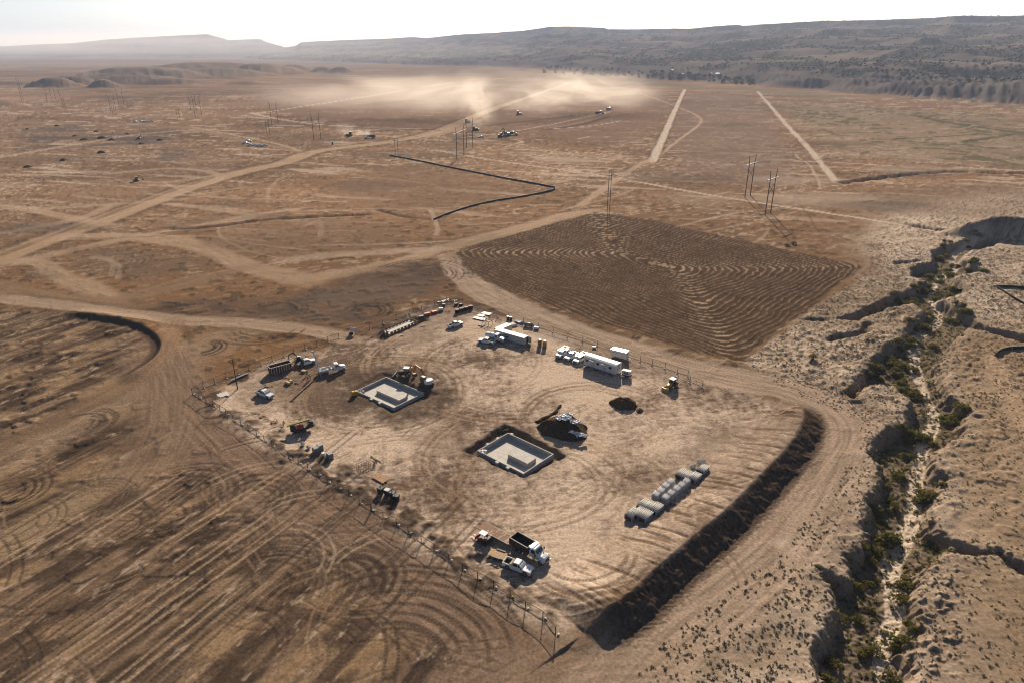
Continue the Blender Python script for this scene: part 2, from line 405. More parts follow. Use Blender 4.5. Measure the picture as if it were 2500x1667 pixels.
for pts, c, k in ((D(855, 745, 960, 705, 1070, 690, 1120, 715, 1040, 740, 1000, 790, 890, 795), (0.17, 0.115, 0.08), 0.75),
                  (D(520, 905, 640, 830, 780, 815, 800, 870, 760, 930, 640, 930, 600, 960), (0.20, 0.135, 0.09), 0.7),
                  (D(775, 888, 840, 848, 960, 835, 1048, 876, 1040, 935, 935, 975, 825, 960), (0.10, 0.069, 0.048), 0.92),
                  (D(930, 985, 1060, 960, 1120, 1010, 1060, 1060, 960, 1030), (0.22, 0.15, 0.10), 0.6),
                  (D(1060, 1030, 1150, 975, 1260, 1010, 1310, 1050, 1200, 1120), (0.10, 0.07, 0.05), 0.7),
                  (D(1500, 1040, 1660, 960, 1850, 960, 1840, 1020, 1740, 1090, 1600, 1160), (0.19, 0.13, 0.09), 0.7),
                  (D(1440, 1190, 1640, 1170, 1720, 1130, 1620, 1260, 1480, 1350, 1300, 1330), (0.19, 0.13, 0.09), 0.65),
                  (D(1260, 770, 1480, 822, 1560, 850, 1500, 845, 1380, 815), (0.13, 0.085, 0.055), 0.75),
                  (D(1370, 1130, 1500, 1060, 1560, 1120, 1480, 1190), (0.21, 0.145, 0.10), 0.45)):
    idx, sd = signed(pts, 8, 2)
    paint(idx, ss(-4, 5, sd + 5 * nS[idx] + 3 * nF[idx]) * k * (0.75 + 0.35 * nF[idx]), c)
# weedy spoil windrow inside the south-west fence
for pl, w, hgt in ((D(500, 930, 560, 975, 640, 1010, 700, 1060, 780, 1100, 860, 1145, 950, 1205, 1060, 1285, 1180, 1365, 1260, 1420), 4.5, 0.55), (D(460, 935, 520, 890, 600, 850, 700, 822), 3, 0.3), (D(860, 770, 950, 715, 1050, 692), 4, 0.4)):
    idx, d, arc, side, L = poly_dist(pl, 9, smooth=1)
    lum = ss(1, 0.2, d / w + 0.9 * nS[idx] + 0.4 * nF[idx]) * ss(-0.35, 0.2, fbm(arc, d * side, 5, 2, 91))
    paint(idx, lum * 0.85, (0.075, 0.05, 0.033))
    Hh[idx] += (hgt * lum * (0.6 + 0.6 * nF[idx])).astype(np.float32)

# ---- service road round the field and the yard
R(D(1045, 590, 1062, 632, 1130, 682, 1250, 735, 1400, 790, 1550, 840, 1700, 872, 1800, 890, 1900, 925, 1950, 965, 1962, 1010, 1925, 1070, 1850, 1180, 1750, 1290, 1600, 1405, 1480, 1500, 1390, 1600, 1300, 1720), 15, (0.44, 0.32, 0.225), 0.97, rut=0.1, wob=0.06, soft=0.15, streak=0.8, edge=0.3)
R(D(1480, 1500, 1330, 1500, 1200, 1560, 1000, 1680), 14, (0.33, 0.23, 0.155), 0.6, rut=0.12, soft=0.6)
R(D(1850, 1180, 1790, 1330, 1900, 1420), 5, PALE, 0.6); R(D(1820, 860, 1842, 878, 1828, 885, 1808, 872, 1822, 858), 2.2, PALE, 0.9)
R(D(2420, 795, 2340, 800, 2285, 812, 2280, 840, 2310, 900, 2335, 950, 2380, 1020), 5, LIGHT, 0.85, rut=0.08)
# single wheel tracks: many arcs
def arc_track(cx, cy, r, a0, a1, w=0.55, dep=0.06, dark=0.8, col=None, pair=1.9, seed=0):
    for rr in ((r, r + pair) if pair else (r,)):
        lo = np.nonzero((np.abs(X - cx) < rr + 1.5) & (np.abs(Y - cy) < rr + 1.5) & NEAR)[0]
        dx, dy = X[lo] - cx, Y[lo] - cy
        q = np.hypot(dx, dy) + 0.3 * nS[lo]
        d = np.abs(q - rr)
        k = d < 1.2
        lo, d, an = lo[k], d[k], np.arctan2(dy[k], dx[k])
        f = ((an - a0) % (2 * math.pi)) / ((a1 - a0) % (2 * math.pi) + 1e-6)
        en = ss(0, 0.12, f) * ss(1, 0.88, f) * (f <= 1)
        tr = 0.85 + 0.15 * np.sign(np.sin(an * rr * 2 * math.pi / 0.7))
        m = ss(w, w * 0.45, d) * en
        paint(lo, m * dark * tr, DARK if col is None else col)
        TRK[lo] = np.minimum(TRK[lo], -dep * m * tr).astype(np.float32)
rt = random.Random(11)
TRK = np.zeros(N, np.float32)
def ring(u, v, r0, r1, n, a0, a1, **kw):
    cx, cy = G(u, v)
    for i in range(n):
        f = i / max(1, n - 1)
        j = rt.uniform(-0.35, 0.35)
        arc_track(cx + rt.uniform(-.6, .6), cy + rt.uniform(-.6, .6), r0 + (r1 - r0) * f, a0 + j, a1 + j + rt.uniform(-.5, .3), pair=0 if n > 3 else 1.9, **kw)
k7 = lambda a, b: (a / 2.767, 1107 + b / 2.767)
k8 = lambda a, b: (830 + a / 2.767, 1107 + b / 2.767)
k4 = lambda a, b: (a / 2.767, 550 + b / 2.767)
k5 = lambda a, b: (830 + a / 2.767, 550 + b / 2.767)
for args in ((k7(1230, 290), 6, 13, 7, -0.7, 2.6), (k7(1720, 310), 4, 9, 6, -1.2, 2.6), (k7(1450, 660), 4, 12, 9, -1.0, 3.0), (k7(1780, 900), 7, 15, 9, -0.6, 2.6),
             (k7(2230, 900), 3, 9, 6, -0.4, 2.8), (k7(620, 320), 4, 8, 5, -1.0, 2.8), (k7(800, 480), 4, 7, 4, -2.0, 1.8), (k7(1100, 420), 4, 8, 5, -2, 1.0), (k7(40, 260), 4, 8, 5, -2, 1.5), (k7(120, 480), 4, 9, 4, -1.5, 1.8),
             (k8(330, 1450), 8, 23, 9, 0.0, 2.2), (k8(60, 850), 5, 10, 6, -0.8, 2.2), (k8(1650, 700), 8, 14, 4, -2.9, -0.2),
             (k4(1370, 830), 3, 7, 6, -1.5, 1.6), (k4(1850, 580), 6, 12, 5, -1.2, 1.2), (k4(80, 600), 6, 14, 6, -2.6, 0.4), (k4(760, 260), 8, 16, 4, -1, 1.2), (k4(560, 1340), 3, 8, 6, -0.6, 2.2), (k4(1780, 690), 8, 16, 6, -2.5, -0.5),
             (k5(190, 580), 4, 9, 5, -1.0, 3.4), (k5(560, 330), 10, 22, 6, -0.5, 2.6), (k5(850, 300), 5, 12, 5, -2.2, 1.4), (k5(1020, 400), 4, 9, 4, -1.5, 1.5)):
    (u, v), r0, r1, n, b0, b1 = args
    ring(u, v, r0, r1, n, b0, b1, col=(0.055, 0.038, 0.027), dark=rt.uniform(0.42, 0.75), w=rt.uniform(0.35, 0.7))
for u, v, r in ((926, 957, 20), (926, 957, 17), (935, 960, 23), (1260, 1115, 22), (1330, 1180, 16), (1400, 1250, 26), (1250, 900, 30), (1450, 1020, 18), (1100, 880, 24)):
    cx, cy = G(u, v)
    for i in range(5):
        b = rt.uniform(-3, 3)
        arc_track(cx + rt.uniform(-2, 2), cy + rt.uniform(-2, 2), r + rt.uniform(-3, 3), b, b + rt.uniform(1.5, 3.5), dark=rt.uniform(0.25, 0.5), col=rt.choice((BROWN, BROWN, LIGHT)), dep=0.06)
for i in range(150):      # random wheel marks in the yard and on the graded ground
    if i % 2:
        u, v = rt.uniform(650, 1900), rt.uniform(820, 1420)
        cc_, dk = rt.choice(((0.24, 0.165, 0.11), PALE, PALE, BROWN)), rt.uniform(0.25, 0.5)
    else:
        u, v = rt.uniform(-60, 1150), rt.uniform(1000, 1750)
        cc_, dk = rt.choice((BLACKISH, DARK, TAN, BROWN)), rt.uniform(0.3, 0.7)
    cx, cy = G(u, v); b = rt.uniform(-3.1, 3.1); r = rt.uniform(6, 30)
    cx -= r * math.cos(b + .3); cy -= r * math.sin(b + .3)
    arc_track(cx, cy, r, b, b + rt.uniform(6, 22) / r, dark=dk, col=cc_, dep=0.06, w=0.4)
for i in range(26):       # straight passes along the graded strips
    u, v = rt.uniform(-60, 1050), rt.uniform(1150, 1700)
    cx, cy = G(u, v); l = rt.uniform(10, 30); a = th + rt.uniform(-0.08, 0.08)
    dx, dy = math.cos(a) * l, math.sin(a) * l
    for off in (0, 1.9):
        ox, oy = -math.sin(a) * off, math.cos(a) * off
        idx, d, arc, side, L = poly_dist([(cx - dx + ox, cy - dy + oy), (cx + dx + ox, cy + dy + oy)], 1.5)
        tr = 0.85 + 0.15 * np.sign(np.sin(arc * 2 * math.pi / 0.7))
        mm = ss(0.5, 0.2, d) * ss(0, 4, arc) * ss(0, 4, L - arc)
        paint(idx, mm * 0.6 * tr, BLACKISH if i % 5 else LIGHT)
        TRK[idx] = np.minimum(TRK[idx], -0.06 * mm * tr).astype(np.float32)

Hh += TRK
idx, sd = signed(D(775, 888, 840, 848, 960, 835, 1048, 876, 1040, 935, 935, 975, 825, 960), 10, 2)
paint(idx, ss(-5, 4, sd + 5 * nS[idx] + 3 * nF[idx]) * 0.75 * (0.8 + 0.3 * nF[idx]), (0.10, 0.069, 0.048))
# ---- push marks across the fill next to the bank
crest = D(1795, 918, 1832, 924, 1848, 942, 1840, 978, 1805, 1030, 1745, 1088, 1680, 1158, 1600, 1222, 1500, 1308, 1440, 1366, 1395, 1392, 1343, 1428, z=2.9)
idx, d, arc, side, L = poly_dist(crest, 16, smooth=2)
s = d * side                                       # + outwards when the line runs north to south
if np.mean(side[d > 6]) and G(1900, 1200)[0] > 0:
    probe = poly_dist(crest, 40, smooth=2)
    pi_ = np.argmin((X[probe[0]] - G(1960, 1150)[0]) ** 2 + (Y[probe[0]] - G(1960, 1150)[1]) ** 2)
    OUTS = probe[3][pi_]
s *= OUTS
mk = ss(0.1, 0.5, fbm(arc * 0.55, s * 0.06, 1.0, 2, 95)) * ss(-15, -8, s) * ss(0.5, -1, s)
paint(idx, mk * 0.65, BROWN)
Hh[idx] -= (0.22 * mk).astype(np.float32)
taper = ss(0, 6, arc) * ss(-2, 7, L - arc)
crum = 1 + 0.22 * fbm(arc, s, 3.0, 3, 96, 0.6)
up = np.where(s < 0, ss(-15, -0.5, s), np.clip(1 - s / (4.6 * crum), 0, 1))
Hh[idx] = np.where(s < 0, Hh[idx], Hh[idx] * 0.6) + (2.9 * up * taper).astype(np.float32)
clod = fbm(X[idx], Y[idx], 0.9, 2, 97, 0.8)
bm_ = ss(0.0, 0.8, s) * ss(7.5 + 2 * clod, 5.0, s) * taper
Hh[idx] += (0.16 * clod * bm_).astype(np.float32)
paint(idx, bm_ * 0.9, mixc((0.06, 0.042, 0.03), (0.12, 0.082, 0.056), 0.4 + clod))  # shade of the bank and its cast shadow put into the soil colour

# ---- road bank in the west, facing the site
wb = D(140, 713, 240, 725, 310, 738, 355, 760, 374, 786, 364, 812, 330, 840, 260, 875, z=1.1)
idx, d, arc, side, L = poly_dist(wb, 9, smooth=2)
pr = poly_dist(wb, 60, smooth=2)
qx, qy = G(250 / DS, 775 / DS)
k_ = np.argmin((X[pr[0]] - qx) ** 2 + (Y[pr[0]] - qy) ** 2)
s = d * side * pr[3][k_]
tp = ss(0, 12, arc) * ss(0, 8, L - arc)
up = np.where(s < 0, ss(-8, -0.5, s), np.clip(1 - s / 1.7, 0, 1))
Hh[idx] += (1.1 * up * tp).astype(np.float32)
paint(idx, ss(0, 0.5, s) * ss(4.2, 2.5, s) * tp * 0.85, (0.075, 0.052, 0.038))  # bank's shade painted dark over the slope and past its foot

# ---- ploughed field: furrows follow the outline, one round after the other
field = D(1043, 580, 1100, 560, 1230, 524, 1366, 488, 1480, 503, 1985, 612, 1700, 834, 1560, 800, 1330, 728, 1180, 676, 1110, 646, 1062, 610)
FP = np.array(D(1040, 578, 1366, 487, 1988, 612, 1698, 836))
idx, sd = signed(field, 4)
x, y = X[idx], Y[idx]
def edge_d(a, b):
    nx, ny = -(b[1] - a[1]), b[0] - a[0]; l = math.hypot(nx, ny)
    e = ((x - a[0]) * nx + (y - a[1]) * ny) / l
    c0 = FP.mean(0); sg = ((c0[0] - a[0]) * nx + (c0[1] - a[1]) * ny)
    return e if sg > 0 else -e
ed = np.stack([edge_d(FP[i], FP[(i + 1) % 4]) for i in range(4)], 1)
ksm = 4.0
dsm = -ksm * np.log(np.exp(-ed / ksm).sum(1))
dsm = dsm + 2.0 * fbm(x, y, 22, 3, 101) + 0.35 * nF[idx] + 5.0 * fbm(x, y, 90, 2, 105)
fm = ss(-0.6, 1.6, sd + 0.9 * nF[idx] + 1.4 * nS[idx])
FS = 2.35
ph = np.cos(dsm * 2 * math.pi / FS)
ridge = ss(0.2, 0.95, ph + 0.8 * fbm(x, y, 3.0, 3, 102, 0.8) - 0.15)
fine = np.cos(dsm * 2 * math.pi / (FS / 2))
paint(idx, fm * 0.95, mixc((0.06, 0.038, 0.024), (0.125, 0.08, 0.05), 0.45 + 0.5 * fbm(x, y, 6, 3, 103) + 0.25 * nM[idx]))
turn = np.exp(-((np.sort(ed, 1)[:, 1] - np.sort(ed, 1)[:, 0]) / 9.0) ** 2)
paint(idx, fm * ridge * (0.35 + 0.45 * turn + 0.3 * ss(-0.2, 0.4, fbm(x, y, 14, 2, 104))), mixc(TAN, LIGHT, 0.3 + 0.6 * turn))
Hh[idx] *= (1 - fm).astype(np.float32)
Hh[idx] += (fm * (0.085 * ph + 0.07 * nF[idx])).astype(np.float32)

# ---- the wash: cut banks, bushy floor, pale stream bed
z6 = (1650, 550); z9 = (1650, 1107)
left_rim = Z(*z6, 1980, 95, 1730, 170, 1750, 250, 1600, 285, 1590, 340, 1690, 385, 1560, 450, 1400, 500, 1230, 590, 1085, 632, 1240, 640, 1420, 560, 1600, 520, 1690, 590, 1560, 690, 1540, 760, 1430, 810, 1310, 910, 1240, 1030, 1120, 1120, 1190, 1165, 1300, 1085, 1470, 1085, 1590, 1170, 1560, 1330, 1420, 1400, 1330, 1480, 1290, 1545) + \
    Z(*z9, 1380, 60, 1360, 130, 1350, 270, 1290, 310, 1285, 560, 1140, 700, 1165, 850, 1060, 800, 940, 760, 1010, 900, 1050, 1000, 1060, 1170, 960, 1290, 925, 1400, 950, 1560, 900, 1800)
right_rim = Z(*z6, 2190, 100, 2140, 140, 2000, 170, 1935, 225, 2060, 295, 1890, 345, 1990, 440, 1780, 505, 1900, 560, 2000, 640, 2150, 700, 2360, 745, 2480, 780, 2350, 790, 2150, 735, 1990, 690, 1870, 790, 1790, 950, 1850, 1150, 1990, 1250, 1950, 1400, 1850, 1480, 1760, 1545) + \
    Z(*z9, 1740, 80, 1830, 150, 1815, 240, 1720, 380, 1760, 500, 1900, 600, 2060, 650, 2200, 640, 2350, 760, 2500, 860, 2340, 800, 2180, 690, 2050, 690, 1830, 640, 1790, 720, 1690, 830, 1640, 1000, 1670, 1200, 1590, 1350, 1570, 1560, 1560, 1800)
wash = left_rim + right_rim[::-1]
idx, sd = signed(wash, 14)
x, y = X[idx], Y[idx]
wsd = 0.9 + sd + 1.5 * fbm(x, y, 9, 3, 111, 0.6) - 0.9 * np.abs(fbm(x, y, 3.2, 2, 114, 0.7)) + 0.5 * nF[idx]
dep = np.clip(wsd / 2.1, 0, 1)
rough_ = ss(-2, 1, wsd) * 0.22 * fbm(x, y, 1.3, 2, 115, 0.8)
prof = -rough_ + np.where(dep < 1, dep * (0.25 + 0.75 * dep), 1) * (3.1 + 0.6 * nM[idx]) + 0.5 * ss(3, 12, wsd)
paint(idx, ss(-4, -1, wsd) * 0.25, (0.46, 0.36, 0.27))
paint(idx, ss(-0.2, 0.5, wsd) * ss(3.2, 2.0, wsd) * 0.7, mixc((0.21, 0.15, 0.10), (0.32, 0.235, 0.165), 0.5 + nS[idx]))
fl_ = ss(2.0, 3.4, wsd)
paint(idx, fl_ * 0.85, mixc((0.11, 0.082, 0.05), (0.25, 0.18, 0.115), 0.4 + 0.7 * nS[idx] + 0.4 * nF[idx]))
paint(idx, fl_ * ss(0.1, 0.5, fbm(x, y, 7, 3, 113)) * 0.6, (0.10, 0.095, 0.045))
Hh[idx] += (0.25 * ss(-6, -0.5, wsd) * ss(0.3, -0.5, wsd) * (0.4 + nS[idx]) - prof).astype(np.float32)
stream = Z(*z6, 2050, 110, 1960, 160, 1840, 220, 1910, 290, 1800, 340, 1740, 420, 1710, 490, 1770, 590, 1780, 660, 1640, 750, 1600, 860, 1620, 1000, 1690, 1170, 1745, 1260, 1730, 1380, 1660, 1500) + Z(*z9, 1640, 50, 1610, 250, 1600, 400, 1540, 570, 1440, 740, 1460, 900, 1475, 1080, 1440, 1200, 1380, 1330, 1400, 1560)
sxy = [(a * (CAM_H + 3.4) / CAM_H, b * (CAM_H + 3.4) / CAM_H) for a, b in stream]
STREAM = chaikin(sxy, 2)
R(sxy, 3.0, (0.66, 0.52, 0.38), 1.0, soft=0.2, streak=0.2, wob=0.5, lift=-0.25)
# side gullies
def gully(pl, w, dp, smooth=2, dark=0.5):
    idx, d, arc, side, L = poly_dist(pl, w * 2.5, smooth=smooth)
    e = ss(0, 6, arc) * ss(0, 6, L - arc)
    dd = d + 0.45 * w * nS[idx]
    Hh[idx] -= (dp * ss(w, 0.1 * w, dd) * e).astype(np.float32)
    paint(idx, ss(w * 1.1, w * 0.3, dd) * e * dark, DARK)  # shade in the gully is also painted into the soil colour
gully(Z(*z6, 1080, 632, 1000, 640, 800, 632), 1.6, 0.9)
gully(Z(*z6, 1330, 690, 1290, 650, 1300, 715, 1180, 735, 1060, 760, 1010, 790), 2.2, 1.6)
gully(Z(*z6, 1440, 262, 1560, 245, 1700, 240), 2.0, 1.4); gully(Z(*z6, 400, 930, 480, 915, 600, 912), 1.4, 0.9)
gully(D(1922, 421, 1990, 413, 2050, 405, 2130, 396, 2220, 394, 2300, 399, 2420, 397), 5, 2.2, dark=0.7)
gully(D(2080, 515, 2150, 528, 2230, 535, 2290, 530), 4, 1.8, dark=0.6); gully(D(1660, 528, 1700, 520, 1760, 523), 1.6, 0.4, dark=0.4)
gully(D(380, 527, 480, 523, 600, 505, 740, 497, 860, 492), 3.0, 1.3, dark=0.65); gully(D(860, 480, 930, 500, 1000, 505), 2.5, 1.0, dark=0.6)
gully(D(0, 285, 70, 262, 140, 258, 260, 255, 300, 240), 10, 3.5, dark=0.6); gully(D(40, 245, 300, 240, 520, 232, 700, 212, 1000, 205), 7, 1.6, dark=0.45)
gully(D(140, 292, 260, 276, 340, 262), 6, 1.2, dark=0.5); gully(D(270, 213, 500, 222, 800, 200, 1100, 190), 7, 1.2, dark=0.4)
# rough weathered knobs on the east rim of the wash
idx, d, arc, side, L = poly_dist(Z(*z9, 1740, 780, 1690, 900, 1700, 1060, 1740, 1180, 1660, 1330, 1620, 1500), 9, smooth=1)
kn = ss(8, 2, d) * ss(0.0, 0.5, fbm(X[idx], Y[idx], 2.6, 3, 121, .7))
Hh[idx] += (0.4 * kn).astype(np.float32)

# ---- excavations and heaps
def rect_of(pts, grow):
    P = np.array(pts, float); c = P.mean(0)
    out = []
    for p in P:
        v = p - c
        out.append(tuple(c + v * (1 + grow / np.linalg.norm(v))))
    return out
F1 = Z(840, 870, 320, 755, 935, 445, 1790, 805, 1090, 1176, s=9.224, z=0.35)
F2 = Z(1120, 980, 310, 825, 825, 520, 1620, 882, 1085, 1205, s=6.918, z=0.3)
F3 = Z(840, 720, 690, 655, 1160, 452, 1310, 492, 815, 708, s=7.35, z=0.4)
def rect_by(pts, gs):
    P = np.array(pts, float); c = P.mean(0)
    return [tuple(c + (p - c) * (1 + g / np.linalg.norm(p - c))) for p, g in zip(P, gs)]
for P, gr_, dp, flt in ((F2, (3.2, 5.0, 3.2, 1.3), 1.2, 1.0), (F1, (3.0, 4, 4.0, 2.5), 0.45, 1.0), (F3, (5, 5, 5, 5), 0.7, 1.0)):
    idx, sd = signed(rect_by(P, gr_), 3)
    sdn = sd + 0.9 * nS[idx] + 0.5 * nF[idx]
    Hh[idx] -= (dp * ss(-0.3, 1.3, sdn)).astype(np.float32)
    paint(idx, ss(-1.2, 0.6, sdn) * 0.8, mixc((0.09, 0.062, 0.045), (0.15, 0.105, 0.072), 0.4 + nF[idx]))
# the base of each slab is levelled so nothing pokes through
for P, lev in ((F1, -0.75), (F2, -1.2), (F3, -0.7)):
    idx, sd = signed(rect_of(P, 0.8), 1)
    k = sd > 0
    Hh[idx[k]] = lev

# ---- far hills and mesas
def vy(v):
    return G(CX, v)[1]
fi = np.nonzero(Y > vy(262) * 0.97)[0]
uf, yf, xf = UU[fi], Y[fi], X[fi]
rng = yf
def tab(u, T):
    T = np.array(T, float); return np.interp(u, T[:, 0], T[:, 1])
# west mesa
top1 = tab(uf, [(-200, 120), (0, 113), (90, 108), (180, 105), (260, 97), (330, 93), (460, 87), (515, 85), (530, 89), (556, 95), (560, 98), (640, 95), (652, 101), (690, 112), (720, 150), (2700, 400)])
Dm0, Dm1 = 6300.0, 8300.0
hm = np.maximum(0, CAM_H + (110.0 - top1) / 1815.0 * Dm1 * 1.0)
n1 = fbm(xf, yf, 900, 4, 131); n2 = fbm(xf, yf, 300, 4, 132); rg = 1 - np.abs(fbm(xf, yf * 0.5, 420, 3, 133)) * 1.6
tt = np.clip((rng - Dm0 - 500 * n1) / (Dm1 - Dm0), 0, 1.0)
prof1 = 0.10 * ss(0, 0.12, tt) + 0.35 * ss(0.05, 0.7, tt) + 0.20 * ss(0.72, 0.80, tt) + 0.35 * ss(0.86, 0.985, tt)
h1 = hm * prof1 * (uf < 735) + 10 * n2 * ss(0, .2, tt) * (tt < 0.8) * (uf < 735)
# main escarpment on the right
foot = tab(uf, [(-200, 140), (560, 146), (720, 149), (1000, 160), (1300, 170), (1500, 186), (1700, 203), (1850, 214), (2000, 226), (2250, 240), (2500, 262), (2700, 280)])
Df = np.interp(foot, np.linspace(120, 300, 181), [vy(v) for v in np.linspace(120, 300, 181)])
topv = tab(uf, [(-200, 150), (560, 135), (690, 119), (723, 112), (737, 103), (850, 97), (930, 95), (1010, 91), (1040, 93), (1061, 92), (1130, 85), (1264, 78), (1336, 69), (1372, 68), (1473, 70), (1479, 74), (1680, 72), (1794, 64), (1802, 66), (1986, 56), (2120, 53), (2264, 48), (2500, 43), (2700, 40)])
Dt = np.minimum(Df + np.interp(uf, [500, 900, 1400, 2500], [2200, 3200, 3600, 2700]), 8200)
Ht = np.maximum(0, CAM_H + (110.0 - topv) / 1815.0 * Dt * 1.0)
t2 = np.clip((rng - Df - 160 * fbm(xf, yf, 350, 3, 134) * ss(0, 300, rng - Df + 200)) / (Dt - Df), 0, 1.0)
st = 0.09 * ss(0.0, 0.05, t2) + 0.05 * ss(0.10, 0.16, t2) + 0.06 * ss(0.26, 0.31, t2) + 0.08 * ss(0.42, 0.47, t2) + 0.09 * ss(0.62, 0.67, t2) + 0.13 * ss(0.93, 0.985, t2) + 0.50 * t2 ** 1.15
gul = fbm(xf * 1.0 + yf * 0.35, yf * 0.35, 110, 4, 135)
gl2 = np.abs(fbm(xf + 0.5 * yf, yf * 0.3, 60, 3, 136))
slope_m = ss(0, 0.02, t2) * ss(1.0, 0.9, t2)
h2 = Ht * st + slope_m * (Ht * 0.022 * gul + Ht * 0.05 * n2) - 20 * gl2 * ss(0, 0.03, t2) * ss(0.25, 0.08, t2)
# low brown hills in the west middle distance
def lowhill(u, v, half_w, hgt, length, seed, flat=0.55, yaw=0.0):
    cx, cy = G(u, v)
    dx, dy = xf - cx, yf - cy
    a = dx * math.cos(yaw) + dy * math.sin(yaw); b = -dx * math.sin(yaw) + dy * math.cos(yaw)
    q = np.sqrt((a / half_w) ** 2 + (b / length) ** 2) + 0.16 * fbm(xf, yf, half_w * 0.5, 3, seed) + 0.10 * np.abs(fbm(xf, yf, half_w * 0.2, 2, seed + 1))
    return hgt * 0.9 * ss(1.05, flat * 0.3, q) ** 0.8
h3 = np.zeros(fi.size)
for a in ((135, 212, 70, 22, 60, 1), (190, 205, 55, 20, 60, 2), (255, 213, 45, 19, 40, 3, 0.15), (330, 202, 160, 20, 110, 4), (420, 205, 130, 14, 60, 5), (350, 190, 260, 34, 190, 6, 0.6), (520, 186, 210, 26, 200, 7, 0.6),
          (640, 180, 170, 36, 200, 8, 0.4), (720, 176, 90, 28, 90, 9, 0.3), (790, 178, 60, 22, 70, 10, 0.2), (830, 179, 60, 24, 60, 11, 0.2), (500, 176, 330, 36, 260, 12, 0.5), (265, 225, 24, 6, 20, 13), (-20, 258, 60, 11, 40, 14), (590, 206, 60, 7, 40, 15), (20, 205, 120, 7, 40, 16)):
    h3 = np.maximum(h3, lowhill(*a))
Hf = np.maximum(np.maximum(h1, h2), h3) + (3.0 * n1 + 2 * n2) * ss(1700, 3500, rng)
wf = ss(vy(262) * 0.97, vy(255), yf)
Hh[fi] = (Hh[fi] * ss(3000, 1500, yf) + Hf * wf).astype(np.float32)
# hill colours: grey-violet shale, buff rock bands, dark woodland
is2 = h2 >= np.maximum(h1, h3)
veg = fbm(xf, yf, 130, 4, 141, 0.65) + 0.5 * fbm(xf, yf, 600, 2, 142)
spv = fbm(xf, yf, 38, 2, 143, 0.8)
hc = mixc((0.125, 0.098, 0.08), (0.23, 0.165, 0.12), 0.45 + n2 + 0.4 * gul)
rock = ss(0.0, 0.05, t2) * ss(0.14, 0.05, t2)
hc += (np.array((0.12, 0.098, 0.09), np.float32) - hc) * (rock * 0.85)[:, None]
vm = ss(0.05, 0.14, t2) * ss(-0.25, 0.15, veg) * (0.6 + 0.4 * ss(-0.15, 0.2, spv))
hc += (np.array((0.040, 0.048, 0.034), np.float32) - hc) * (vm * 0.9)[:, None]
mk = (ss(0.0, 0.01, t2) * is2)
C[fi] += (hc - C[fi]) * mk[:, None]
mm = ss(0, 0.1, tt) * (h1 > h2) * (uf < 735)
mc = mixc((0.09, 0.075, 0.066), (0.17, 0.13, 0.10), 0.5 + n2)
C[fi] += (mc - C[fi]) * mm[:, None].astype(np.float32)
lm = ss(1.5, 8, h3) * (h3 >= h2)
C[fi] += (mixc((0.19, 0.128, 0.082), (0.26, 0.175, 0.11), 0.5 + n2) - C[fi]) * lm[:, None]
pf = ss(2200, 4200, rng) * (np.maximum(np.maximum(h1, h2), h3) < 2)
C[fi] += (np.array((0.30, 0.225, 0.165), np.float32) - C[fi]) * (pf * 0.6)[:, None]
# low knoll east of the wash head, its shade painted into the soil colour
for u, v, w, l, hg in ((2440, 570, 34, 14, 9), (2620, 560, 40, 18, 10)):
    cx, cy = G(u, v)
    q = np.sqrt(((X - cx) / w) ** 2 + ((Y - cy) / l) ** 2) + 0.2 * nM
    m = ss(1, 0.2, q); Hh += (hg * m).astype(np.float32)
    C += (np.array((0.13, 0.095, 0.065), np.float32) - C) * (m * 0.7)[:, None]

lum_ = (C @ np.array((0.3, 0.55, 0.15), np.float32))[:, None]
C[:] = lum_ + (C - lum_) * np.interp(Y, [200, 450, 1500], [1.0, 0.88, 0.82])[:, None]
C *= (0.62 * (1 + 0.30 * ss(250, 430, Y) * ss(1500, 1100, Y) + 0.30 * ss(1100, 1500, Y)))[:, None].astype(np.float32)  # distant ground made paler: haze put into its colour
np.clip(C, 0.012, 0.6, out=C)
print('terrain arrays', round(time.time() - T0, 1))

def ground_z(x, y):
    """level of the finished ground"""
    r = np.interp(y, ROWY, np.arange(NR)); r0 = int(min(NR - 2, max(0, math.floor(r)))); fr = r - r0
    out = 0
    for rr, w in ((r0, 1 - fr), (r0 + 1, fr)):
        u = CX + x * FPX / ZC[rr]
        c = np.interp(u, U, np.arange(NU)); c0 = int(min(NU - 2, max(0, math.floor(c)))); fc = min(1, max(0, c - c0))
        out += w * ((1 - fc) * Hh[rr * NU + c0] + fc * Hh[rr * NU + c0 + 1])
    return float(out)

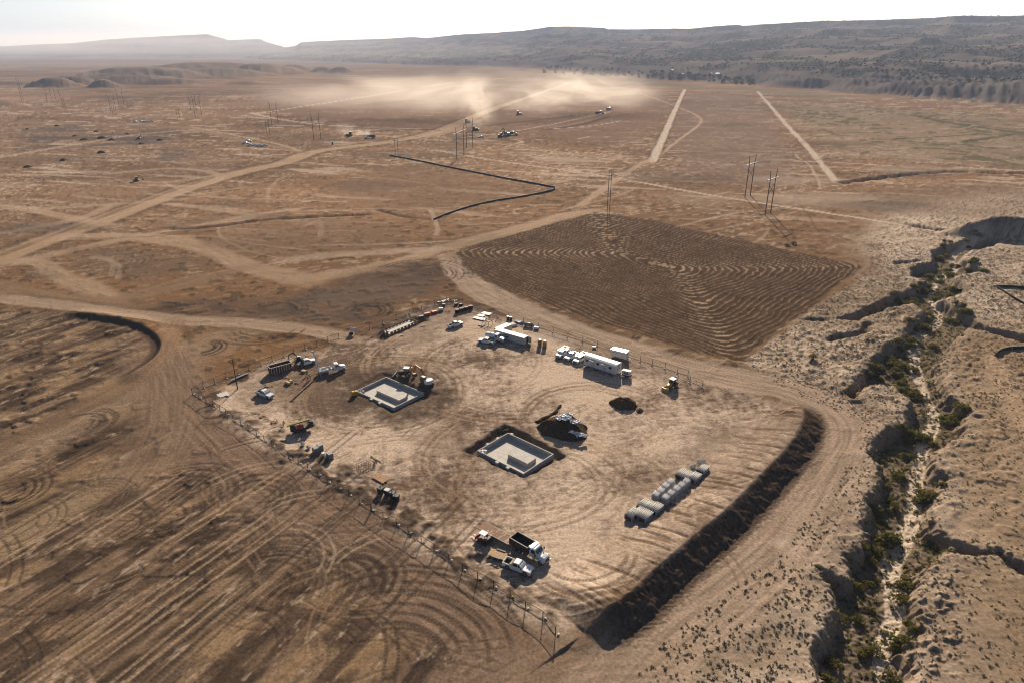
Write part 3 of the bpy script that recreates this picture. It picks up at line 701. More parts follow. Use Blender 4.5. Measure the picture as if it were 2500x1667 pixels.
# ------------------------------------------------------------------ materials
MATS = {}
def mat(name, col, rough=0.8, metal=0.0, spec=0.3, noise_amt=0.12, noise_scale=3.0, bump=0.0, dust=0.0, coat=0.0):
    """painted or natural surface with a little uneven tone, optional dust film and relief"""
    if name in MATS: return MATS[name]
    m = bpy.data.materials.new(name); m.use_nodes = True
    nt = m.node_tree; b = nt.nodes['Principled BSDF']
    tc = nt.nodes.new('ShaderNodeTexCoord'); nz = nt.nodes.new('ShaderNodeTexNoise')
    nz.inputs['Scale'].default_value = noise_scale; nz.inputs['Detail'].default_value = 5
    nt.links.new(tc.outputs['Object'], nz.inputs['Vector'])
    mr = nt.nodes.new('ShaderNodeMapRange')
    mr.inputs['To Min'].default_value = 1 - noise_amt * 1.6; mr.inputs['To Max'].default_value = 1 + noise_amt
    mr.inputs['From Min'].default_value = 0.3; mr.inputs['From Max'].default_value = 0.7
    nt.links.new(nz.outputs['Fac'], mr.inputs['Value'])
    mu = nt.nodes.new('ShaderNodeMix'); mu.data_type = 'RGBA'; mu.blend_type = 'MULTIPLY'
    mu.inputs['Factor'].default_value = 1.0; mu.inputs['A'].default_value = (*[q * 0.68 for q in col], 1)
    nt.links.new(mr.outputs['Result'], mu.inputs['B'])
    last = mu.outputs['Result']
    if dust:
        d = nt.nodes.new('ShaderNodeMix'); d.data_type = 'RGBA'; d.inputs['B'].default_value = (0.36, 0.26, 0.18, 1)
        n2_ = nt.nodes.new('ShaderNodeTexNoise'); n2_.inputs['Scale'].default_value = noise_scale * 0.6; n2_.inputs['Detail'].default_value = 6
        nt.links.new(tc.outputs['Object'], n2_.inputs['Vector'])
        r2 = nt.nodes.new('ShaderNodeMapRange'); r2.inputs['From Min'].default_value = 0.35; r2.inputs['From Max'].default_value = 0.75; r2.inputs['To Max'].default_value = dust
        nt.links.new(n2_.outputs['Fac'], r2.inputs['Value']); nt.links.new(r2.outputs['Result'], d.inputs['Factor'])
        nt.links.new(last, d.inputs['A']); last = d.outputs['Result']
    nt.links.new(last, b.inputs['Base Color'])
    b.inputs['Roughness'].default_value = rough; b.inputs['Metallic'].default_value = metal
    b.inputs['Specular IOR Level'].default_value = spec
    if coat: b.inputs['Coat Weight'].default_value = coat
    if bump:
        bp = nt.nodes.new('ShaderNodeBump'); bp.inputs['Strength'].default_value = bump; bp.inputs['Distance'].default_value = 0.05
        nt.links.new(nz.outputs['Fac'], bp.inputs['Height']); nt.links.new(bp.outputs['Normal'], b.inputs['Normal'])
    MATS[name] = m
    return m
def ground_material():
    m = bpy.data.materials.new('desert_soil'); m.use_nodes = True
    nt = m.node_tree; b = nt.nodes['Principled BSDF']
    at = nt.nodes.new('ShaderNodeAttribute'); at.attribute_name = 'soil'
    tc = nt.nodes.new('ShaderNodeTexCoord')
    nz = nt.nodes.new('ShaderNodeTexNoise'); nz.inputs['Scale'].default_value = 1.7; nz.inputs['Detail'].default_value = 7; nz.inputs['Roughness'].default_value = 0.68
    nt.links.new(tc.outputs['Object'], nz.inputs['Vector'])
    mr = nt.nodes.new('ShaderNodeMapRange'); mr.inputs['From Min'].default_value = 0.28; mr.inputs['From Max'].default_value = 0.72
    mr.inputs['To Min'].default_value = 0.55; mr.inputs['To Max'].default_value = 1.42
    nt.links.new(nz.outputs['Fac'], mr.inputs['Value'])
    mu = nt.nodes.new('ShaderNodeMix'); mu.data_type = 'RGBA'; mu.blend_type = 'MULTIPLY'; mu.inputs['Factor'].default_value = 1
    nt.links.new(at.outputs['Color'], mu.inputs['A']); nt.links.new(mr.outputs['Result'], mu.inputs['B'])
    nt.links.new(mu.outputs['Result'], b.inputs['Base Color'])
    b.inputs['Roughness'].default_value = 0.95; b.inputs['Specular IOR Level'].default_value = 0.0
    bp = nt.nodes.new('ShaderNodeBump'); bp.inputs['Strength'].default_value = 0.55; bp.inputs['Distance'].default_value = 0.12
    nt.links.new(nz.outputs['Fac'], bp.inputs['Height']); nt.links.new(bp.outputs['Normal'], b.inputs['Normal'])
    return m
SOIL = ground_material()
def sheet(name, r0, r1):
    nr = r1 - r0 + 1
    sel = slice(r0 * NU, (r1 + 1) * NU)
    co = np.empty((nr * NU, 3), np.float32)
    co[:, 0], co[:, 1], co[:, 2] = X[sel], Y[sel], Hh[sel]
    i = np.arange(nr - 1)[:, None] * NU + np.arange(NU - 1)[None, :]
    q = np.stack([i, i + 1, i + NU + 1, i + NU], -1).reshape(-1, 4).astype(np.int32)
    me = bpy.data.meshes.new(name)
    me.vertices.add(nr * NU); me.vertices.foreach_set('co', co.ravel())
    nq = len(q)
    me.loops.add(nq * 4); me.loops.foreach_set('vertex_index', q.ravel())
    me.polygons.add(nq)
    me.polygons.foreach_set('loop_start', np.arange(0, nq * 4, 4, dtype=np.int32))
    me.polygons.foreach_set('loop_total', np.full(nq, 4, np.int32))
    me.update(calc_edges=True)
    a = me.attributes.new('soil', 'FLOAT_COLOR', 'POINT')
    ca = np.ones((nr * NU, 4), np.float32); ca[:, :3] = C[sel]
    a.data.foreach_set('color', ca.ravel())
    me.shade_smooth()
    me.materials.append(SOIL)
    o = bpy.data.objects.new(name, me); COL.objects.link(o)
    o['kind'] = 'structure'
    return o
gnd = sheet('ground', 0, NV - 1)
gnd['label'] = 'brown desert ground with dirt roads, graded yard, ploughed field and dry wash'
hil = sheet('hills', NV - 1, NR - 1)
hil['label'] = 'hazy desert hills and mesas along the horizon'
print('terrain mesh', round(time.time() - T0, 1))
# ------------------------------------------------------------------ mesh helpers
class MB:
    """collects simple solids and links them as one mesh"""
    def __init__(self): self.v = []; self.f = []
    def add(self, vs, fs):
        n = len(self.v); self.v += [tuple(p) for p in vs]; self.f += [tuple(i + n for i in f) for f in fs]; return self
    def box(self, x0, x1, y0, y1, z0, z1):
        return self.add([(x0, y0, z0), (x1, y0, z0), (x1, y1, z0), (x0, y1, z0), (x0, y0, z1), (x1, y0, z1), (x1, y1, z1), (x0, y1, z1)],
                        [(3, 2, 1, 0), (4, 5, 6, 7), (0, 1, 5, 4), (1, 2, 6, 5), (2, 3, 7, 6), (3, 0, 4, 7)])
    def hull(self, b, t):
        """frustum between two matching rings of points"""
        n = len(b)
        return self.add(list(b) + list(t), [tuple(range(n - 1, -1, -1)), tuple(range(n, 2 * n))] + [(i, (i + 1) % n, n + (i + 1) % n, n + i) for i in range(n)])
    def rbox(self, x0, x1, y0, y1, z0, z1, r=0.1):
        """box with chamfered upright and top edges"""
        def ring(e, z): 
            a, b, c, d = x0 + e, x1 - e, y0 + e, y1 - e
            q = max(r - e, 0.01)
            return [(a + q, c, z), (b - q, c, z), (b, c + q, z), (b, d - q, z), (b - q, d, z), (a + q, d, z), (a, d - q, z), (a, c + q, z)]
        h = r * 0.8
        return self.loft([ring(0, z0), ring(0, z1 - h), ring(r * 0.8, z1)])
    def loft(self, rings):
        n = len(rings[0]); vs = [p for rr in rings for p in rr]
        fs = [tuple(range(n - 1, -1, -1)), tuple(range((len(rings) - 1) * n, len(rings) * n))]
        for k in range(len(rings) - 1):
            fs += [(k * n + i, k * n + (i + 1) % n, (k + 1) * n + (i + 1) % n, (k + 1) * n + i) for i in range(n)]
        return self.add(vs, fs)
    def prism(self, prof, y0, y1):
        """side profile in xz, extruded across y"""
        n = len(prof)
        return self.add([(x, y0, z) for x, z in prof] + [(x, y1, z) for x, z in prof],
                        [tuple(range(n)), tuple(range(2 * n - 1, n - 1, -1))] + [((i + 1) % n, i, n + i, n + (i + 1) % n) for i in range(n)])
    def cyl(self, a, b, r, seg=10, r2=None):
        a, b = Vector(a), Vector(b); d = (b - a).normalized()
        u = d.orthogonal().normalized(); w = d.cross(u); r2 = r if r2 is None else r2
        A = [a + (u * math.cos(t) + w * math.sin(t)) * r for t in [2 * math.pi * i / seg for i in range(seg)]]
        B = [b + (u * math.cos(t) + w * math.sin(t)) * r2 for t in [2 * math.pi * i / seg for i in range(seg)]]
        return self.hull(A, B)
    def beam(self, a, b, w, h, up=(0, 0, 1)):
        a, b = Vector(a), Vector(b); d = (b - a).normalized(); up = Vector(up)
        s = d.cross(up)
        if s.length < 1e-3: s = d.orthogonal()
        s.normalize(); n = s.cross(d)
        q = lambda p: [p - s * w / 2 - n * h / 2, p + s * w / 2 - n * h / 2, p + s * w / 2 + n * h / 2, p - s * w / 2 + n * h / 2]
        return self.hull(q(a), q(b))
    def tube(self, pts, r, seg=8):
        for a, b in zip(pts[:-1], pts[1:]): self.cyl(a, b, r, seg)
        return self
    def quad(self, *p):
        return self.add(p, [tuple(range(len(p)))])
    def mesh(self, name, m, smooth=False):
        me = bpy.data.meshes.new(name); me.from_pydata(self.v, [], self.f)
        bm = bmesh.new(); bm.from_mesh(me); bmesh.ops.recalc_face_normals(bm, faces=bm.faces); bm.to_mesh(me); bm.free()
        if smooth: me.shade_smooth()
        me.materials.append(m); return me
    def part(self, name, m, parent, smooth=False, loc=None):
        o = bpy.data.objects.new(name, self.mesh(name, m, smooth)); COL.objects.link(o); o.parent = parent
        if loc: o.location = loc
        return o
def thing(name, label, cat, xy, rot=0.0, group=None, z=None):
    o = bpy.data.objects.new(name, None); COL.objects.link(o)
    o.empty_display_size = 0.3
    o.location = (xy[0], xy[1], ground_z(*xy) if z is None else z); o.rotation_euler = (0, 0, rot)
    o['label'] = label; o['category'] = cat
    if group: o['group'] = group
    return o
def single(name, mb, m, label, cat, xy, rot=0.0, group=None, z=None, smooth=False):
    o = bpy.data.objects.new(name, mb.mesh(name, m, smooth)); COL.objects.link(o)
    o.location = (xy[0], xy[1], ground_z(*xy) if z is None else z); o.rotation_euler = (0, 0, rot)
    o['label'] = label; o['category'] = cat
    if group: o['group'] = group
    return o
KIDS = {}
def copy_tree(o, parent=None):
    c = o.copy(); COL.objects.link(c)
    if parent: c.parent = parent
    for k in o.children: copy_tree(k, c)
    return c
def place(o, xy, rot, label=None, group=None, scale=None, z=None):
    o.location = (xy[0], xy[1], ground_z(*xy) if z is None else z); o.rotation_euler = (0, 0, rot)
    if label: o['label'] = label
    if group: o['group'] = group
    if scale: o.scale = (scale,) * 3 if not isinstance(scale, tuple) else scale
    return o
def heading(p, q):
    return math.atan2(q[1] - p[1], q[0] - p[0])
def mid(p, q): return ((p[0] + q[0]) / 2, (p[1] + q[1]) / 2)
def S(ox, oy, s, x, y, z=0.0): return G(ox + x / s, oy + y / s, z)

M_WHITE = mat('white_vehicle_paint', (0.80, 0.80, 0.79), 0.32, spec=0.5, noise_amt=0.04, dust=0.12, coat=0.3)
M_WALL = mat('white_panel', (0.78, 0.76, 0.72), 0.55, noise_amt=0.06, dust=0.15)
M_CREAM = mat('container_paint', (0.66, 0.62, 0.55), 0.6, noise_amt=0.10, dust=0.25)
M_GLASS = mat('dark_glass', (0.02, 0.024, 0.03), 0.08, spec=0.6, noise_amt=0.02)
M_TYRE = mat('tyre_rubber', (0.022, 0.021, 0.020), 0.85, noise_amt=0.2, dust=0.25)
M_RIM = mat('wheel_steel', (0.35, 0.35, 0.34), 0.4, 0.7, noise_amt=0.1, dust=0.2)
M_BLACK = mat('black_plastic', (0.018, 0.018, 0.019), 0.6, noise_amt=0.15, dust=0.08)
M_DKSTEEL = mat('dark_steel', (0.05, 0.048, 0.046), 0.5, 0.3, noise_amt=0.2, dust=0.15)
M_STEEL = mat('galvanised_steel', (0.42, 0.43, 0.44), 0.4, 0.6, noise_amt=0.15, dust=0.1)
M_YELLOW = mat('machine_yellow', (0.62, 0.36, 0.03), 0.45, noise_amt=0.1, dust=0.3)
M_ORANGE = mat('machine_orange', (0.60, 0.13, 0.025), 0.42, noise_amt=0.08, dust=0.15)
M_RED = mat('machine_red', (0.42, 0.03, 0.02), 0.4, noise_amt=0.1, dust=0.15)
M_CONC = mat('fresh_concrete', (0.56, 0.51, 0.44), 0.85, noise_amt=0.10, noise_scale=0.7, bump=0.1)
M_CONC2 = mat('formed_concrete', (0.50, 0.47, 0.43), 0.85, noise_amt=0.14, noise_scale=1.2, bump=0.15)
M_PRE = mat('precast_concrete', (0.46, 0.46, 0.47), 0.8, noise_amt=0.10, noise_scale=2)
M_WOOD = mat('raw_timber', (0.46, 0.29, 0.14), 0.8, noise_amt=0.25, noise_scale=6)
M_DECK = mat('weathered_deck', (0.30, 0.16, 0.085), 0.85, noise_amt=0.3, noise_scale=5)
M_DECK2 = mat('pale_board', (0.46, 0.33, 0.25), 0.85, noise_amt=0.25, noise_scale=5)
M_FORM = mat('form_board', (0.40, 0.20, 0.08), 0.8, noise_amt=0.3, noise_scale=3)
M_RUST = mat('rusty_steel', (0.20, 0.09, 0.045), 0.85, 0.2, noise_amt=0.35, noise_scale=4)
M_POLE = mat('tarred_pole', (0.075, 0.048, 0.035), 0.8, noise_amt=0.25, noise_scale=4)
M_TOWER = mat('weathered_tower_steel', (0.10, 0.085, 0.075), 0.7, 0.2, noise_amt=0.2)
M_PVC = mat('grey_white_pipe', (0.66, 0.63, 0.56), 0.5, noise_amt=0.06, dust=0.1)
M_PLAST = mat('blue_grey_plastic', (0.13, 0.16, 0.20), 0.45, noise_amt=0.1, dust=0.15)
M_VEST = mat('lime_fabric', (0.34, 0.62, 0.04), 0.8, noise_amt=0.1)
M_VESTO = mat('orange_fabric', (0.75, 0.14, 0.02), 0.8, noise_amt=0.1)
M_JEAN = mat('dark_denim', (0.03, 0.038, 0.06), 0.9, noise_amt=0.2)
M_SKIN = mat('skin', (0.36, 0.20, 0.13), 0.6, noise_amt=0.05)
M_HAT = mat('hard_hat_white', (0.78, 0.77, 0.72), 0.4, noise_amt=0.03)
M_BAG = mat('sandbag_white', (0.66, 0.61, 0.52), 0.9, noise_amt=0.15, noise_scale=8)
M_BAGY = mat('sandbag_yellow', (0.60, 0.47, 0.10), 0.9, noise_amt=0.15, noise_scale=8)
M_TARP = mat('white_sheeting', (0.72, 0.72, 0.73), 0.35, spec=0.5, noise_amt=0.1)
M_DIRT = mat('loose_dirt', (0.125, 0.078, 0.045), 0.95, spec=0.0, noise_amt=0.35, noise_scale=2.5, bump=0.6)
M_DIRT2 = mat('dark_loose_dirt', (0.085, 0.056, 0.036), 0.95, spec=0.0, noise_amt=0.35, noise_scale=2.5, bump=0.6)
M_TOILET = mat('tan_plastic', (0.42, 0.21, 0.035), 0.5, noise_amt=0.06, dust=0.1)
M_LAMP = mat('lamp_glass', (0.75, 0.75, 0.72), 0.2, noise_amt=0.02)
M_TAIL = mat('tail_lamp_red', (0.35, 0.015, 0.012), 0.3, noise_amt=0.02)
M_INSUL = mat('white_insulator', (0.92, 0.91, 0.88), 0.4, noise_amt=0.03)

def wheel(parent, x, y, r=0.42, w=0.28, name='wheel', z=None):
    z = r if z is None else z
    t = MB().cyl((x, y - w / 2, z), (x, y + w / 2, z), r, 14).part(name, M_TYRE, parent)
    s = 1 if y > 0 else -1
    MB().cyl((x, y + s * (w / 2 - 0.02), z), (x, y + s * (w / 2 + 0.012), z), r * 0.58, 10).part('rim', M_RIM, t)
    return t

def make_pickup(rack=False, cargo=False, name='pickup_truck', flat=False, paint=None):
    paint = paint or M_WHITE
    t = thing(name, 'white pickup truck', 'pickup', (0, 0), z=0)
    W = 0.98
    b = MB()
    def ring(x, zt, w=W, zb=0.42): return [(x, -w, zb), (x, w, zb), (x, w + 0.0, zt * 0.72), (x, w * 0.95, zt), (x, -w * 0.95, zt), (x, -w, zt * 0.72)]
    b.loft([ring(-0.98, 1.24), ring(0.2, 1.24), ring(1.25, 1.22), ring(2.2, 1.16), ring(2.72, 1.08, W * 0.96), ring(2.92, 0.95, W * 0.88)])
    b.part('body', paint, t)
    if flat:
        MB().box(-2.95, -1.0, -1.05, 1.05, 0.86, 0.98).box(-1.08, -1.0, -1.0, 1.0, 0.98, 1.7).part('flat_bed', M_DKSTEEL, t)
        MB().box(-2.9, -1.0, -0.45, 0.45, 0.5, 0.85).part('frame', M_BLACK, t)
    else:
        bd = MB().box(-2.95, -0.99, -W, -W + 0.1, 0.45, 1.27).box(-2.95, -0.99, W - 0.1, W, 0.45, 1.27).box(-2.95, -2.86, -W + 0.1, W - 0.1, 0.5, 1.24).part('bed', paint, t)
        MB().box(-2.86, -0.99, -W + 0.1, W - 0.1, 0.55, 0.72).part('bed_liner', M_BLACK, bd)
    def cr(x0, x1, w, z): return [(x0, -w, z), (x1, -w, z), (x1, w, z), (x0, w, z)]
    c = MB().loft([cr(-0.98, 1.32, 0.93, 1.23), cr(-0.86, 0.92, 0.84, 1.62), cr(-0.74, 0.50, 0.76, 1.88), cr(-0.60, 0.34, 0.66, 1.93)])
    cab = c.part('cab', paint, t)
    e = 0.015
    MB().quad((1.27 + e, -0.84, 1.27), (1.27 + e, 0.84, 1.27), (0.55 + e, 0.70, 1.85 + e), (0.55 + e, -0.70, 1.85 + e)).part('windshield', M_GLASS, cab)
    MB().quad((-0.97 - e, -0.80, 1.30), (-0.97 - e, 0.80, 1.30), (-0.78 - e, 0.70, 1.82), (-0.78 - e, -0.70, 1.82)).part('rear_window', M_GLASS, cab)
    for s in (-1, 1):
        MB().quad((1.10, s * (0.91 + e), 1.28), (0.28, s * (0.915 + e), 1.28), (0.28, s * (0.785 + e), 1.80), (0.55, s * (0.785 + e), 1.80)).part('side_window', M_GLASS, cab)
        MB().quad((0.20, s * (0.915 + e), 1.28), (-0.78, s * (0.915 + e), 1.28), (-0.68, s * (0.785 + e), 1.80), (0.20, s * (0.785 + e), 1.80)).part('side_window', M_GLASS, cab)
        MB().box(1.0, 1.16, s * 1.02 - 0.11, s * 1.02 + 0.11, 1.22, 1.42).part('mirror', M_BLACK, cab)
        MB().box(2.80, 2.945, s * 0.68 - 0.14, s * 0.68 + 0.14, 0.80, 0.97).part('headlight', M_LAMP, t)
        MB().box(-2.975, -2.90, s * 0.87 - 0.07, s * 0.87 + 0.07, 0.85, 1.15).part('tail_light', M_TAIL, t)
        for x in (-1.85, 1.85):
            MB().cyl((x, s * 0.80, 0.46), (x, s * (W + 0.008), 0.46), 0.53, 14).part('wheel_arch', M_BLACK, t)
            wheel(t, x, s * 0.87)
    MB().box(2.86, 3.0, -0.86, 0.86, 0.42, 0.66).part('bumper', M_STEEL, t)
    MB().box(2.90, 2.955, -0.5, 0.5, 0.68, 0.93).part('grille', M_BLACK, t)
    MB().box(-3.08, -2.95, -0.85, 0.85, 0.48, 0.64).part('bumper', M_STEEL, t)
    if rack:
        r = MB()
        for s in (-1, 1):
            for x in (-2.8, -1.1): r.beam((x, s * 0.9, 1.25), (x, s * 0.85, 2.1), 0.06, 0.06)
            r.beam((-3.0, s * 0.85, 2.12), (1.7, s * 0.85, 2.12), 0.07, 0.07)
        for x in (-2.8, -1.1, 1.4): r.beam((x, -0.85, 2.12), (x, 0.85, 2.12), 0.06, 0.06)
        r.part('ladder_rack', M_WHITE, t)
        for s in (-1, 1): MB().rbox(-2.8, -1.0, s * 0.86 - 0.14, s * 0.86 + 0.14, 1.28, 1.60, 0.05).part('side_box', M_WHITE, t)
    if cargo:
        MB().rbox(-1.5, -1.05, -0.95, 0.95, 1.15, 1.42, 0.05).part('tool_box', M_WOOD, t)
    return t

def make_big_cab(t, x0, paint=None):
    """bonneted truck cab, hood towards +x, cab back at x0"""
    paint = paint or M_WHITE
    c = MB()
    c.loft([[(x0, -1.1, 0.85), (x0 + 1.6, -1.1, 0.85), (x0 + 1.6, 1.1, 0.85), (x0, 1.1, 0.85)], [(x0, -1.12, 1.75), (x0 + 1.75, -1.1, 1.75), (x0 + 1.75, 1.1, 1.75), (x0, 1.12, 1.75)], [(x0 + 0.08, -1.0, 2.6), (x0 + 1.25, -0.98, 2.6), (x0 + 1.25, 0.98, 2.6), (x0 + 0.08, 1.0, 2.6)], [(x0 + 0.2, -0.85, 2.72), (x0 + 1.05, -0.85, 2.72), (x0 + 1.05, 0.85, 2.72), (x0 + 0.2, 0.85, 2.72)]])
    cab = c.part('cab', paint, t)
    h = MB()
    def rg(x, w, z): return [(x, -w, 0.7), (x, w, 0.7), (x, w, z - 0.25), (x, w * 0.72, z), (x, -w * 0.72, z), (x, -w, z - 0.25)]
    h.loft([rg(x0 + 1.62, 1.02, 1.80), rg(x0 + 2.6, 0.98, 1.72), rg(x0 + 3.2, 0.92, 1.58), rg(x0 + 3.45, 0.82, 1.42)])
    h.part('hood', paint, t)
    e = 0.02
    MB().quad((x0 + 1.72 + e, -0.95, 1.85), (x0 + 1.72 + e, 0.95, 1.85), (x0 + 1.30 + e, 0.88, 2.52), (x0 + 1.30 + e, -0.88, 2.52)).part('windshield', M_GLASS, cab)
    for s in (-1, 1):
        MB().quad((x0 + 1.55, s * (1.1 + e), 1.80), (x0 + 0.35, s * (1.12 + e), 1.80), (x0 + 0.38, s * (1.02 + e), 2.45), (x0 + 1.2, s * (1.01 + e), 2.45)).part('side_window', M_GLASS, cab)
        MB().box(x0 + 1.55, x0 + 1.72, s * 1.38 - 0.12, s * 1.38 + 0.12, 1.75, 2.3).part('mirror', M_BLACK, cab)
        MB().box(x0 + 3.36, x0 + 3.47, s * 0.68 - 0.12, s * 0.68 + 0.12, 0.95, 1.15).part('headlight', M_LAMP, t)
        f = MB()
        pr = [(x0 + 2.05, 0.75), (x0 + 2.15, 1.15), (x0 + 2.45, 1.38), (x0 + 2.9, 1.38), (x0 + 3.2, 1.15), (x0 + 3.3, 0.75)]
        f.prism(pr, s * 0.85, s * 1.2)
        f.part('fender', paint, t)
        wheel(t, x0 + 2.65, s * 1.06, 0.52, 0.30)
    MB().box(x0 + 3.44, x0 + 3.49, -0.5, 0.5, 0.85, 1.38).part('grille', M_BLACK, t)
    MB().box(x0 + 3.40, x0 + 3.62, -1.1, 1.1, 0.5, 0.8).part('bumper', M_STEEL, t)
    return cab
def dual(t, x, r=0.52):
    for s in (-1, 1):
        wheel(t, x, s * 0.95, r, 0.55)

def person_mesh(pose):
    """one continuous figure grown over a joint skeleton"""
    lean, ls, rs, la, ra = pose
    J = {'pel': (0, 0, 0.95), 'spn': (lean * 0.12, 0, 1.18), 'chs': (lean * 0.28, 0, 1.40), 'nck': (lean * 0.36, 0, 1.53), 'hd': (lean * 0.42, 0, 1.63), 'crn': (lean * 0.45, 0, 1.76),
         'hl': (0, 0.10, 0.90), 'kl': (ls * 0.5 + 0.03, 0.12, 0.49), 'al': (ls, 0.13, 0.09), 'tl': (ls + 0.17, 0.14, 0.05),
         'hr': (0, -0.10, 0.90), 'kr': (rs * 0.5 + 0.03, -0.12, 0.49), 'ar': (rs, -0.13, 0.09), 'tr': (rs + 0.17, -0.14, 0.05),
         'sl': (lean * 0.28, 0.19, 1.42), 'el': (lean * 0.3 + la * 0.5, 0.27, 1.14), 'wl': (lean * 0.3 + la, 0.25, 0.92), 'fl': (lean * 0.3 + la * 1.15, 0.25, 0.80),
         'sr': (lean * 0.28, -0.19, 1.42), 'er': (lean * 0.3 + ra * 0.5, -0.27, 1.14), 'wr': (lean * 0.3 + ra, -0.25, 0.92), 'fr': (lean * 0.3 + ra * 1.15, -0.25, 0.80)}
    rad = {'pel': .15, 'spn': .145, 'chs': .16, 'nck': .06, 'hd': .095, 'crn': .075, 'hl': .095, 'hr': .095, 'kl': .065, 'kr': .065, 'al': .05, 'ar': .05, 'tl': .045, 'tr': .045,
           'sl': .075, 'sr': .075, 'el': .05, 'er': .05, 'wl': .036, 'wr': .036, 'fl': .035, 'fr': .035}
    E = [('pel', 'spn'), ('spn', 'chs'), ('chs', 'nck'), ('nck', 'hd'), ('hd', 'crn'), ('pel', 'hl'), ('hl', 'kl'), ('kl', 'al'), ('al', 'tl'), ('pel', 'hr'), ('hr', 'kr'), ('kr', 'ar'), ('ar', 'tr'),
         ('chs', 'sl'), ('sl', 'el'), ('el', 'wl'), ('wl', 'fl'), ('chs', 'sr'), ('sr', 'er'), ('er', 'wr'), ('wr', 'fr')]
    ks = list(J); me = bpy.data.meshes.new('figure')
    me.from_pydata([J[k] for k in ks], [(ks.index(a), ks.index(b)) for a, b in E], [])
    o = bpy.data.objects.new('figure_tmp', me); COL.objects.link(o)
    md = o.modifiers.new('s', 'SKIN'); md.use_smooth_shade = True
    for i, k in enumerate(ks):
        sv = me.skin_vertices[0].data[i]; sv.radius = (rad[k], rad[k]); sv.use_root = (k == 'pel')
    o.modifiers.new('d', 'SUBSURF').levels = 1
    dg = bpy.context.evaluated_depsgraph_get(); dg.update()
    out = bpy.data.meshes.new_from_object(o.evaluated_get(dg))
    bpy.data.objects.remove(o)
    out.materials.clear()
    for m_ in (M_JEAN, M_SKIN, M_BLACK): out.materials.append(m_)
    for p in out.polygons:
        z = p.center.z
        y = abs(p.center.y)
        p.material_index = 1 if (z > 1.50 or (y > 0.2 and z < 1.0 and z > 0.7)) else (2 if z < 0.12 else 0)
    return out, J
PERS = {}
def person(xy, rot, pose, vest, label, hat=M_HAT):
    if pose not in PERS: PERS[pose] = person_mesh(pose)
    me, J = PERS[pose]
    o = bpy.data.objects.new('person', me); COL.objects.link(o)
    o.location = (xy[0], xy[1], ground_z(*xy)); o.rotation_euler = (0, 0, rot)
    o['label'] = label; o['category'] = 'person'; o['group'] = 'workers on the site'
    ln = pose[0]
    def ring(cx, z, rx, ry): return [(cx + rx * math.cos(a), ry * math.sin(a), z) for a in [2 * math.pi * i / 12 for i in range(12)]]
    MB().loft([ring(0.02, 0.98, .185, .21), ring(ln * .12, 1.18, .18, .215), ring(ln * .28, 1.40, .185, .25), ring(ln * .31, 1.47, .13, .20), ring(ln * .33, 1.50, .08, .10)]).part('vest', vest, o, True)
    hx, hz = J['crn'][0], J['crn'][2] - 0.02
    MB().loft([ring(hx + 0.02, hz - .02, .165, .14), ring(hx, hz, .13, .125), ring(hx, hz + .07, .105, .10), ring(hx, hz + .115, .045, .045)]).part('hard_hat', hat, o, True)
    return o
